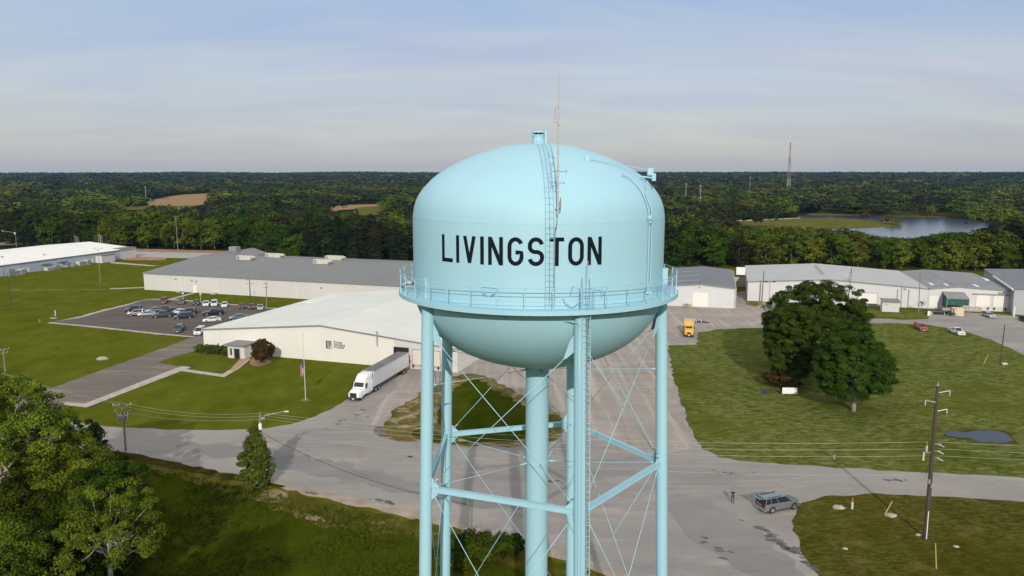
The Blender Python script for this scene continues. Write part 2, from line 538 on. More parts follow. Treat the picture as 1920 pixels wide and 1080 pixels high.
M['lamp'] = mat('headlamp_glass', (0.70, 0.70, 0.68), 0.2, spec=0.7, noise=0.1, nscale=5)
M['red'] = mat('tail_lamp_red', (0.45, 0.03, 0.03), 0.2, noise=0.2, nscale=5)
M['orange'] = mat('orange_plastic', (0.48, 0.14, 0.05), 0.5, noise=0.2, nscale=3)
M['yellow'] = mat('yellow_plastic', (0.46, 0.40, 0.06), 0.5, noise=0.2, nscale=3)
M['cable'] = mat('aluminium_cable', (0.38, 0.38, 0.33), 0.5, 0.3, noise=0.2, nscale=1)
M['rock'] = mat('pale_limestone', (0.36, 0.31, 0.25), 0.9, noise=0.4, nscale=3, bump=0.6)
M['bark'] = mat('tree_bark', (0.16, 0.125, 0.095), 0.9, noise=0.5, nscale=2, stretch=(4, 4, 0.6), bump=0.6)
M['bark_pale'] = mat('pale_bark', (0.36, 0.31, 0.26), 0.9, noise=0.4, nscale=2, stretch=(4, 4, 0.6), bump=0.5)
# foliage
M['leaf_fore'] = foliage('cottonwood_leaves', (0.010, 0.021, 0.001), (0.165, 0.215, 0.017), rnd=0.12)
M['leaf_shrub'] = foliage('shrub_leaves', (0.007, 0.016, 0.001), (0.055, 0.080, 0.005))
M['leaf_oak'] = foliage('oak_leaves', (0.010, 0.024, 0.002), (0.072, 0.108, 0.010), rnd=0.10)
M['leaf_oak2'] = foliage('oak_leaves_olive', (0.014, 0.025, 0.002), (0.074, 0.094, 0.011), rnd=0.10)
M['leaf_vine'] = foliage('vine_leaves', (0.040, 0.045, 0.006), (0.135, 0.145, 0.022), rnd=0.05)
M['leaf_hedge'] = foliage('hedge_leaves', (0.034, 0.055, 0.006), (0.085, 0.115, 0.015))
M['leaf_rust'] = foliage('rusty_bush_leaves', (0.030, 0.018, 0.006), (0.095, 0.055, 0.018))
M['leaf_far'] = foliage('forest_leaves', (0.5, 0.5, 0.5), (1, 1, 1), rnd=0)
"""species tints of the wood"""
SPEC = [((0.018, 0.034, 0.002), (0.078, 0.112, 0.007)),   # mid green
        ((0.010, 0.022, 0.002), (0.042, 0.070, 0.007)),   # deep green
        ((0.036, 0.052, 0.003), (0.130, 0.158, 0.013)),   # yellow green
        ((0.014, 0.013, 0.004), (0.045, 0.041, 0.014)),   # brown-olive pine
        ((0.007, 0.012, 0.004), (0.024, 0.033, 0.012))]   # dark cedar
for i, (a, b) in enumerate(SPEC):
    M['wood%d' % i] = foliage('woodland_leaves_%d' % i, a, b)


# ================================================================ ground
def hill(x, y):
    r = sqrt(x*x+y*y)
    t_ = min(1, max(0, (r-1500)/2900.0)); t_ = t_*t_*(3-2*t_)
    a = atan2(x, y)
    n_ = sin(x*0.0021+1.0)*sin(y*0.0034+0.5)+0.6*sin(x*0.0052+y*0.0013)+0.45*sin(x*0.011+2+y*0.002)*sin(y*0.006)+0.2*sin(x*0.031)
    return t_*(20.5 + 4.2*n_ - 10.0*max(0.0, -a-0.20)) + t_*4.0*max(0, min(1, (r-4500)/2000))


def ground():
    rings = [0, 30, 60, 90, 120, 160, 200, 260, 330, 420, 520, 650, 800, 1000, 1200, 1400]
    r = 1500
    while r < 9000:
        rings.append(r); r *= 1.05
    n = 240
    vs = [(0, 0, 0)]; fs = []
    for rr in rings[1:]:
        for i in range(n):
            a = 2*pi*i/n
            x, y = rr*sin(a), rr*cos(a)
            vs.append((x, y, hill(x, y)))
    for i in range(n): fs.append((0, 1+(i+1) % n, 1+i))
    for k in range(len(rings)-2):
        b = 1+k*n; c = b+n
        for i in range(n): fs.append((b+i, b+(i+1) % n, c+(i+1) % n, c+i))
    me = bpy.data.meshes.new('ground'); me.from_pydata(vs, [], fs)
    me.polygons.foreach_set('use_smooth', [True]*len(fs))
    t = NT('ground_cover')
    v = t.map()
    near = M['grass']
    # lawn near, dim woodland floor far away
    ln = t.N.new('ShaderNodeVectorMath'); ln.operation = 'LENGTH'; t.L.new(t.tc.outputs['Object'], ln.inputs[0])
    far = t.ramp(t.math('DIVIDE', ln.outputs[1], 4000.0), [(0.099, BW(0)), (0.108, BW(1))])
    big = t.noise(v, 0.035, 4, 0.6)
    c = t.mix(t.ramp(big, [(0.35, BW(0)), (0.65, BW(1))]), (0.068, 0.082, 0.005), (0.090, 0.100, 0.008))
    med = t.noise(t.map(scale=(1, 0.6, 1), rot=0.3), 0.2, 4, 0.65)
    c = t.mix(t.ramp(med, [(0.40, BW(0)), (0.75, BW(1))]), c, (0.125, 0.130, 0.018))
    d = t.noise(t.map(loc=(31, 7, 0)), 0.05, 5, 0.7, 0.4)
    c = t.mix(t.ramp(d, [(0.62, BW(0)), (0.74, BW(0.7))]), c, (0.17, 0.13, 0.04))
    w = t.N.new('ShaderNodeTexWave'); w.inputs['Scale'].default_value = 0.11; w.inputs['Distortion'].default_value = 3
    t.L.new(t.map(rot=R(70)), w.inputs['Vector'])
    c = t.mix(t.math('MULTIPLY', w.outputs[1], 0.26), c, (0.082, 0.098, 0.008))
    c = t.mix(far, c, (0.018, 0.024, 0.004))
    f = t.noise(v, 2.0, 6, 0.8)
    c = t.mix(0.7, c, t.ramp(f, [(0.25, BW(0.6)), (0.75, BW(1.4))]), 'MULTIPLY')
    t.bump(f, 0.4, 0.12)
    me.materials.append(t.out(c, 0.95, 0.0))
    o = bpy.data.objects.new('ground', me); COL.objects.link(o)
    tag(o, kind='structure')


def smooth_poly(pts, it=2, closed=True):
    for _ in range(it):
        out = []
        n = len(pts)
        for i in range(n):
            a, b = pts[i], pts[(i+1) % n]
            out.append((a[0]*.75+b[0]*.25, a[1]*.75+b[1]*.25)); out.append((a[0]*.25+b[0]*.75, a[1]*.25+b[1]*.75))
        pts = out
    return pts


def ragged(pts, step=1.5, amp=0.25, seed=1):
    rg = random.Random(seed); out = []
    n = len(pts)
    for i in range(n):
        a, b = Vector(pts[i]), Vector(pts[(i+1) % n])
        L_ = (b-a).length; k = max(1, min(60, int(L_/step)))
        nn = Vector((-(b-a).y, (b-a).x)).normalized() if L_ > 0 else Vector((0, 0))
        for j in range(k):
            p = a.lerp(b, j/k)+nn*rg.uniform(-amp, amp)*(1 if L_ > step else 0)
            out.append((p.x, p.y))
    return out


def flat(name, pts, z, m, world_pts=False, smooth=0, rag=0.0, kind='structure', seed=1, label=None):
    w = pts if world_pts else [G(*p) for p in pts]
    if smooth: w = smooth_poly(w, smooth)
    if rag: w = ragged(w, 1.2, rag, seed)
    me = bpy.data.meshes.new(name)
    import bmesh
    bm = bmesh.new()
    f = bm.faces.new([bm.verts.new((x, y, z)) for x, y in w])
    bmesh.ops.triangulate(bm, faces=[f])
    for q in bm.faces:
        if q.normal.z < 0: q.normal_flip()
    bm.to_mesh(me); bm.free()
    me.materials.append(m)
    o = bpy.data.objects.new(name, me); COL.objects.link(o)
    tag(o, kind=kind)
    return o


def grounds():
    ground()
    # worn verge under the road's rim, slightly wider than the road
    road = [(60, 788), (140, 792), (200, 800), (330, 806), (430, 806), (500, 803), (560, 792), (600, 777), (640, 757), (655, 747),
            (690, 708), (733, 688), (858, 699), (892, 676), (905, 655), (930, 620), (960, 590), (1060, 575), (1240, 573), (1376, 578),
            (1380, 548), (1400, 546), (1401, 564), (1470, 569), (1500, 596), (1602, 595), (1700, 600), (1740, 598), (1742, 580), (1900, 592), (1960, 610),
            (2300, 720), (2300, 985), (2300, 1500), (1760, 1500), (1400, 1300), (1230, 1105), (1160, 1075), (1080, 1047), (985, 1015), (880, 989), (780, 962),
            (620, 927), (520, 906), (400, 883), (300, 862), (240, 848), (120, 838), (-60, 820), (-200, 780), (0, 780)]
    flat('road', road, 0.02, M['road'], rag=0.22)
    # gravel part of the yard
    yard = [(700, 705), (735, 692), (858, 701), (892, 678), (905, 657), (930, 622), (960, 592), (1060, 577), (1240, 575), (1376, 580), (1400, 568), (1440, 570),
            (1440, 612), (1320, 614), (1250, 640), (1255, 700), (1285, 790), (1300, 830), (1290, 850), (1180, 850), (1100, 800), (1060, 770), (960, 740), (860, 700), (760, 760), (725, 790), (690, 800), (700, 760), (760, 720)]
    flat('gravel_yard', yard, 0.04, M['gravel'], smooth=1, rag=0.35)
    # shoulders of pale grit along the road
    flat('road_shoulder', [(505, 902), (620, 924), (780, 959), (880, 986), (985, 1012), (1080, 1044), (1160, 1072), (1230, 1102),
                           (1215, 1107), (1150, 1084), (1070, 1055), (975, 1024), (870, 998), (770, 972), (610, 936), (510, 911)], 0.03, M['shoulder'], rag=0.35)
    flat('ditch', [(225, 846), (300, 861), (400, 882), (520, 905), (540, 914), (510, 914), (390, 893), (290, 873), (225, 858)], 0.045, M['ditch'], rag=0.35, smooth=1)
    # darker asphalt at the junction and along the left lane, and oil stains
    flat('asphalt_patch', [(1235, 930), (1300, 925), (1370, 962), (1430, 1000), (1480, 1045), (1530, 1100), (1450, 1110), (1330, 1040), (1260, 985)], 0.036, M['asphalt_dark'], smooth=2, rag=0.9)
    flat('asphalt_patch', [(330, 830), (480, 835), (640, 868), (800, 905), (980, 950), (960, 962), (780, 928), (600, 893), (450, 862), (330, 845)], 0.036, M['asphalt_dark'], smooth=2, rag=0.9)
    rg = random.Random(9); me = bpy.data.meshes.new('oil_stain'); vs, fs = [], []
    for (u0, v0, u1, v1, n_, w_) in ((1442, 1004, 1490, 1034, 46, 5), (1500, 1048, 1530, 1068, 16, 2), (1396, 976, 1440, 998, 14, 3), (692, 934, 736, 945, 16, 1.2), (560, 922, 590, 926, 5, 1), (1300, 1000, 1360, 1040, 10, 9), (1010, 900, 1060, 905, 6, 2), (1660, 900, 1700, 903, 8, 2), (1330, 885, 1420, 890, 8, 4), (620, 800, 690, 770, 9, 7)):
        for _ in range(n_):
            f = rg.random(); x, y = G(u0+(u1-u0)*f+rg.gauss(0, w_), v0+(v1-v0)*f+rg.gauss(0, w_*0.6))
            r_ = rg.uniform(0.08, 0.42); an = rg.uniform(-0.9, -0.3); k_ = len(vs); m_ = 9
            for i in range(m_):
                t_ = 2*pi*i/m_; q = r_*rg.uniform(0.5, 1.3); ex, ey = 1.7*q*cos(t_), 0.7*q*sin(t_)
                vs.append((x+ex*cos(an)-ey*sin(an), y+ex*sin(an)+ey*cos(an), 0.050+0.0007*(len(fs) % 20)))
            fs.append(tuple(range(k_, k_+m_)))
    me.from_pydata(vs, [], fs); me.materials.append(M['oil']); o = bpy.data.objects.new('oil_stains', me); COL.objects.link(o); tag(o, kind='structure')
    # right lawn
    lawn = [(1252, 648), (1306, 647), (1309, 624), (1350, 617), (1440, 614), (1520, 607), (1600, 606), (1680, 606), (1740, 609), (1800, 619), (1860, 638), (1925, 668), (2080, 740),
            (2300, 830), (2300, 935), (1920, 895), (1700, 885), (1500, 872), (1400, 865), (1350, 858), (1318, 842), (1300, 815), (1286, 780), (1262, 705)]
    flat('lawn', lawn, 0.06, M['grass_r'], rag=0.3)
    # strip of grass before the right buildings
    flat('grass_strip', [(1608, 579), (1660, 582), (1738, 582), (1742, 597), (1700, 597), (1640, 595), (1600, 592)], 0.06, M['grass_r'], rag=0.3)
    flat('grass_strip', [(1395, 563), (1425, 564), (1432, 570), (1418, 575), (1400, 571)], 0.06, M['verge'], rag=0.3)
    # traffic island lawn at the lower right
    isl = [(1580, 1140), (1530, 1078), (1500, 1030), (1486, 985), (1489, 957), (1510, 940), (1560, 930), (1640, 926), (1720, 929), (1820, 934), (1920, 941), (2300, 975), (2300, 1500), (1800, 1500)]
    flat('lawn', isl, 0.06, M['grass_r2'], rag=0.3, smooth=1)
    # worn island between the tower's legs
    i2 = [(708, 812), (716, 795), (745, 765), (800, 730), (850, 703), (905, 700), (940, 722), (975, 740), (1015, 757), (1050, 775), (1064, 800), (1048, 828), (985, 838), (850, 836), (760, 828), (725, 820)]
    flat('grass_island', i2, 0.06, M['dry_grass'], rag=0.6, smooth=1, seed=4)
    i3 = [(820, 800), (835, 745), (870, 712), (905, 712), (935, 735), (965, 755), (1010, 775), (1035, 795), (1020, 822), (940, 830), (860, 828)]
    flat('grass_island', i3, 0.075, M['grass_wild'], rag=0.8, smooth=1, seed=5)
    flat('grass_island', [(770, 820), (800, 832), (900, 834), (820, 815), (790, 800)], 0.08, M['grass_wild'], rag=0.6, smooth=1, seed=5)
    flat('dirt_patch', [(700, 803), (712, 798), (722, 806), (727, 816), (716, 821), (704, 815)], 0.085, mat('broken_tarmac', (0.13, 0.10, 0.09), 0.95, noise=0.3, nscale=1), smooth=1, rag=0.2)
    # rough grass of the near left slope
    wild = [(-300, 870), (-60, 860), (140, 858), (235, 862), (290, 876), (400, 897), (510, 920), (610, 942), (700, 962), (770, 985), (860, 1020), (975, 1062), (1080, 1100), (1150, 1140), (1250, 1500), (-300, 1500)]
    flat('rough_grass', wild, 0.02, M['grass_wild'], rag=0.5)
    vg = [(235, 858), (290, 871), (390, 892), (510, 915), (610, 937), (770, 974), (870, 1000), (975, 1028), (1070, 1060), (1150, 1090), (1100, 1110), (975, 1066), (860, 1034), (760, 1012), (620, 990), (520, 955), (400, 912), (300, 888), (230, 868)]
    flat('verge', vg, 0.032, M['verge2'], rag=0.8, smooth=1)
    flat('dirt_patch', [(560, 962), (600, 970), (610, 980), (575, 975)], 0.05, M['verge'], rag=0.3)
    flat('dirt_patch', [(480, 922), (520, 918), (545, 930), (520, 945), (470, 938)], 0.05, M['verge'], rag=0.5, smooth=1)
    # car park and its drive
    lot = [(93, 604), (150, 596), (200, 582), (235, 574), (268, 563), (285, 561.5), (330, 563), (430, 571.5), (560, 583), (640, 592), (600, 640), (383, 662), (367, 631), (300, 625), (180, 612)]
    flat('parking_lot_rim', [(u+(-6 if u < 250 else 3), v+(1.6 if v > 600 else -1.4)) for u, v in lot[:9]]+[(640, 590), (600, 640), (383, 663)]+[(372, 633.5), (300, 627.5), (180, 614.5)], 0.02, M['conc'], rag=0.25)
    flat('parking_lot', lot, 0.04, M['lot'])
    flat('driveway', [(366, 630.5), (300, 655), (225, 682), (100, 727), (40, 752), (60, 775), (120, 756), (160, 762), (340, 688), (295, 680), (382, 653), (400, 653), (400, 632)], 0.06, M['drive'], rag=0.15)
    flat('driveway', [(28, 748), (105, 725), (125, 757), (60, 790), (30, 790)], 0.05, M['drive'], rag=0.15)
    flat('path', [(340, 687), (359, 689), (162, 765), (120, 760), (122, 755), (158, 758)], 0.085, M['conc'])
    flat('path', [(330, 695), (336, 691), (417, 702), (440, 688), (462, 672), (470, 674), (448, 692), (420, 708)], 0.08, M['conc'])
    flat('brick_path', [(430, 695), (452, 671), (468, 672), (456, 682), (440, 696)], 0.09, M['brick'])
    flat('mulch_bed', [(464, 682), (478, 668), (510, 676), (505, 684), (480, 689)], 0.085, M['dirt'], smooth=1, rag=0.2)
    flat('path', [(312, 562), (364, 548.5), (368, 549.5), (318, 563)], 0.06, M['conc'])
    flat('path', [(205, 540.8), (270, 538.3), (270, 540), (208, 542.5)], 0.03, M['conc'])
    flat('path', [(20, 543.5), (205, 542.3), (205, 543.2), (20, 544.8)], 0.03, M['verge'])
    flat('path', [(205, 490.5), (280, 497), (300, 498.5), (280, 499), (207, 493.5)], 0.03, M['conc'])
    # gravel lane and red earth behind the long warehouse
    flat('lane', [(250, 471), (330, 473), (480, 476.5), (480, 487), (330, 484), (250, 481)], 0.03, M['ballast'], rag=0.3)
    flat('red_earth', [(200, 484), (250, 479), (312, 482), (312, 488), (280, 488), (230, 488)], 0.025, M['dirt'], smooth=1, rag=0.3)
    flat('red_earth', [(250, 466), (330, 468), (460, 471), (470, 476), (330, 473), (250, 470.5)], 0.03, M['dirt'], rag=0.3)
    flat('red_earth', [(-200, 448), (30, 449), (80, 452), (90, 456), (30, 460), (-200, 462)], 0.03, M['dirt'], smooth=1, rag=0.5)
    flat('lane', [(-200, 457), (60, 456), (150, 454), (150, 455.6), (60, 459), (-200, 461)], 0.05, M['ballast'], rag=0.3)
    # far fields
    flat('field', FIELDS[0], 0.05, M['field'], smooth=1, rag=1)
    flat('field', [(185, 392), (210, 390), (262, 386), (300, 384), (390, 386), (330, 392), (240, 394)], 0.04, M['meadow'], smooth=1)
    flat('field', [(604, 393), (625, 387), (650, 384), (722, 382.5), (722, 386), (668, 389), (660, 393), (640, 393), (625, 397), (608, 398)], 0.06, M['field'], smooth=1)
    flat('field', FIELDS[1], 0.05, M['meadow'], smooth=1)
    flat('pond', POND, 0.05, M['water'], smooth=2)
    flat('meadow', MEADOW, 0.10, M['meadow'], smooth=1, rag=1)
    flat('meadow', [(1225, 412), (1290, 413), (1420, 413), (1500, 408), (1500, 412), (1400, 432), (1225, 430)], 0.08, M['meadow'], smooth=1)
    flat('dirt_track', [(1290, 413.5), (1400, 412.5), (1500, 408.5), (1500, 409.7), (1400, 414.5), (1290, 415)], 0.15, M['conc'])
    flat('meadow', [(1540, 384), (1600, 386), (1720, 388), (1800, 396), (1860, 407), (1800, 408), (1700, 407), (1600, 404), (1500, 404), (1540, 396)], 0.08, M['meadow'], smooth=1)
    flat('meadow', [(1895, 362), (1990, 362), (1990, 366), (1900, 365)], 0.08, M['meadow'])
    # standing water on the right lawn, in a muddy rim
    flat('mud_rim', [(1762, 811), (1790, 806), (1850, 805), (1893, 809), (1912, 829), (1884, 834), (1842, 832), (1806, 825), (1770, 820)], 0.070, M['mud'], smooth=1, rag=0.5)
    flat('puddle', [(1770, 812), (1784, 809), (1800, 810.5), (1812, 812), (1830, 808), (1856, 807.5), (1884, 812), (1890, 818), (1903, 828), (1880, 831.5), (1858, 829), (1845, 830), (1826, 826), (1822, 822), (1800, 821), (1775, 818)], 0.085, M['puddle'], smooth=1, rag=0.22)
    flat('puddle', [(1420, 733), (1436, 731), (1440, 738), (1424, 739)], 0.075, M['water'], smooth=1)


FIELDS = [[(266, 384), (272, 378), (300, 371), (335, 366), (352, 364), (400, 362.5), (402, 366), (392, 370), (398, 374), (380, 378), (384, 384), (345, 386), (322, 387), (318, 381), (312, 386), (290, 386)],
          [(664, 402), (661, 392), (668, 388), (722, 385), (724, 390), (718, 398), (712, 403), (680, 404)]]
POND = [(1490, 403.5), (1560, 404), (1640, 405), (1720, 407), (1790, 408.5), (1850, 413), (1880, 419), (1872, 428), (1800, 444), (1700, 455), (1600, 450), (1560, 438), (1540, 425), (1500, 412)]
MEADOW = [(1380, 418), (1490, 410), (1560, 408.5), (1612, 411.5), (1650, 415), (1690, 419), (1688, 424), (1640, 427), (1575, 430), (1470, 430), (1380, 430)]
M['shoulder'] = mat('tan_shoulder', (0.33, 0.26, 0.20), 0.95, noise=0.3, nscale=0.5, bump=0.3)
M['ditch'] = grass_mat('ditch_weeds', (0.040, 0.033, 0.006), (0.020, 0.020, 0.003), (0.085, 0.060, 0.015), (0.11, 0.075, 0.03), drylo=0.55, ds=3)
M['mud'] = grass_mat('muddy_grass', (0.07, 0.065, 0.015), (0.045, 0.045, 0.008), (0.10, 0.085, 0.03), (0.12, 0.09, 0.05), drylo=0.5)
M['puddle'] = mat('puddle_water', (0.018, 0.021, 0.028), 0.22, spec=0.3, noise=0.5, nscale=0.3)
M['asphalt_dark'] = pave_mat('darker_asphalt', (0.235, 0.222, 0.212), (0.27, 0.25, 0.235), (0.20, 0.192, 0.186))
M['oil'] = mat('oil_stain', (0.09, 0.085, 0.082), 0.7, noise=0.5, nscale=1.2)
M['grass_r2'] = grass_mat('island_lawn', (0.054, 0.046, 0.003), (0.036, 0.036, 0.002), (0.074, 0.066, 0.008), (0.16, 0.11, 0.04), clover=0.30, cs=1.6, drylo=0.56, ds=1.6)
M['verge2'] = grass_mat('slope_verge', (0.075, 0.072, 0.008), (0.045, 0.050, 0.004), (0.13, 0.11, 0.025), (0.24, 0.18, 0.08), drylo=0.54, ds=2.5)
M['drive'] = pave_mat('patched_drive', (0.185, 0.155, 0.135), (0.31, 0.25, 0.18), (0.145, 0.122, 0.107), stain=(0.20, 0.12, 0.08), st=0.6)
grounds()
#@@PART2
# ================================================================ water tower
TX, TY = 1.55, 46.1      # axis
RT = 7.4                 # tank radius


def tw_theta(u, z=37.0, r=RT):
    """bearing (from the side facing the camera, to the right) of photo column u on the tank"""
    lo, hi = -1.3, 1.4
    for _ in range(40):
        m = (lo+hi)/2
        if proj(TX+r*sin(m), TY-r*cos(m), z)[0] < u: lo = m
        else: hi = m
    return (lo+hi)/2


def cylp(th, r, z):
    return (r*sin(th), -r*cos(th), z)


ROOF = [(0.0, 42.62), (1.5, 42.55), (2.25, 42.42), (3.6, 42.02), (4.9, 41.45), (5.9, 40.86), (6.55, 40.28), (7.0, 39.72), (7.28, 39.1), (7.4, 38.4)]


def roof_z(r):
    for (a, b), (c, d) in zip(ROOF, ROOF[1:]):
        if a <= r <= c: return b+(d-b)*(r-a)/(c-a)
    return 38.4


def catmull(pts, k=4):
    out = []
    n = len(pts)
    for i in range(n-1):
        p = [Vector(pts[max(0, i-1)]), Vector(pts[i]), Vector(pts[i+1]), Vector(pts[min(n-1, i+2)])]
        for j in range(k):
            t = j/k
            out.append(tuple(0.5*((2*p[1])+(-p[0]+p[2])*t+(2*p[0]-5*p[1]+4*p[2]-p[3])*t*t+(-p[0]+3*p[1]-3*p[2]+p[3])*t**3)))
    out.append(tuple(pts[-1]))
    return out


GLY = {
    'L': [[(0.13, 1), (0.13, 0.07)], [(0.0, 0.07), (1, 0.07)]],
    'I': [[(0.5, 1), (0.5, 0)]],
    'V': [[(0.14, 1), (0.5, 0.03)], [(0.86, 1), (0.5, 0.03)]],
    'N': [[(0.12, 0), (0.12, 1)], [(0.88, 0), (0.88, 1)], [(0.14, 0.97), (0.86, 0.03)]],
    'T': [[(0, 0.93), (1, 0.93)], [(0.5, 0.93), (0.5, 0)]],
}


def arcpts(cx, cy, rx, ry, a0, a1, n=14):
    return [(cx+rx*cos(R(a0+(a1-a0)*i/n)), cy+ry*sin(R(a0+(a1-a0)*i/n))) for i in range(n+1)]


GLY['O'] = [arcpts(0.5, 0.68, 0.385, 0.25, 0, 180)+arcpts(0.5, 0.32, 0.385, 0.25, 180, 360)+[(0.885, 0.68)]]
GLY['G'] = [arcpts(0.5, 0.68, 0.385, 0.25, 22, 180)+arcpts(0.5, 0.32, 0.385, 0.25, 180, 360)+[(0.885, 0.47), (0.50, 0.47)]]
GLY['S'] = [arcpts(0.5, 0.71, 0.37, 0.225, 12, 180, 12)+arcpts(0.5, 0.66, 0.37, 0.17, 180, 262, 6)+arcpts(0.5, 0.33, 0.38, 0.165, 90, 0, 8)+arcpts(0.5, 0.29, 0.38, 0.22, 0, -168, 14)]


def lettering(parent):
    boxes = [('L', 829, 849), ('I', 855.4, 861.2), ('V', 868.5, 892.5), ('I', 900.4, 907.4), ('N', 915.3, 943.2), ('G', 952, 981.3), ('S', 989.5, 1020), ('T', 1030, 1057.6), ('O', 1065.6, 1094.2), ('N', 1101.4, 1128)]
    zb, zt = 36.30, 37.74
    th_ = 0.21
    for ch, u0, u1 in boxes:
        b = MB()
        s0, s1 = tw_theta(u0)*RT, tw_theta(u1)*RT
        W, Hh = s1-s0, zt-zb
        def P(p): return (s0+p[0]*W, zb+p[1]*Hh)
        for st in GLY[ch]:
            pts = [P(p) for p in st]
            if ch == 'I':
                pts = [((s0+s1)/2, zt), ((s0+s1)/2, zb)]
            # resample
            rs = [pts[0]]
            for a, c in zip(pts, pts[1:]):
                d = math.dist(a, c)
                if d < 1e-5: continue
                k = max(1, int(d/0.12))
                for j in range(1, k+1): rs.append((a[0]+(c[0]-a[0])*j/k, a[1]+(c[1]-a[1])*j/k))
            L_, R_ = [], []
            n = len(rs)
            closed = ch == 'O'
            for i in range(n):
                if closed:
                    pa, pc = rs[(i-1) % (n-1)] if i > 0 else rs[n-2], rs[(i+1) % n] if i < n-1 else rs[1]
                else:
                    pa, pc = rs[max(0, i-1)], rs[min(n-1, i+1)]
                tx, tz = pc[0]-pa[0], pc[1]-pa[1]
                l = math.hypot(tx, tz) or 1
                nx, nz = -tz/l*th_/2, tx/l*th_/2
                L_.append((rs[i][0]+nx, rs[i][1]+nz)); R_.append((rs[i][0]-nx, rs[i][1]-nz))
            if ch in 'LTINV' or ch == 'N':
                cl = lambda p: (min(max(p[0], s0), s1) if ch != 'I' else p[0], min(max(p[1], zb), zt))
                L_ = [cl(p) for p in L_]; R_ = [cl(p) for p in R_]
            k_ = GLY[ch].index(st)
            rr = RT+0.010+0.003*k_
            q = 3
            vs = []
            for i in range(n):
                for j in range(q+1):
                    s_ = L_[i][0]+(R_[i][0]-L_[i][0])*j/q; z_ = L_[i][1]+(R_[i][1]-L_[i][1])*j/q
                    vs.append(cylp(s_/RT, rr, z_))
            fs = [(i*(q+1)+j, i*(q+1)+j+1, (i+1)*(q+1)+j+1, (i+1)*(q+1)+j) for i in range(n-1) for j in range(q)]
            b.add(vs, fs)
        b.build('letter', M['black'], parent)


def leg_r(z): return 7.72+(23.2-z)*0.030


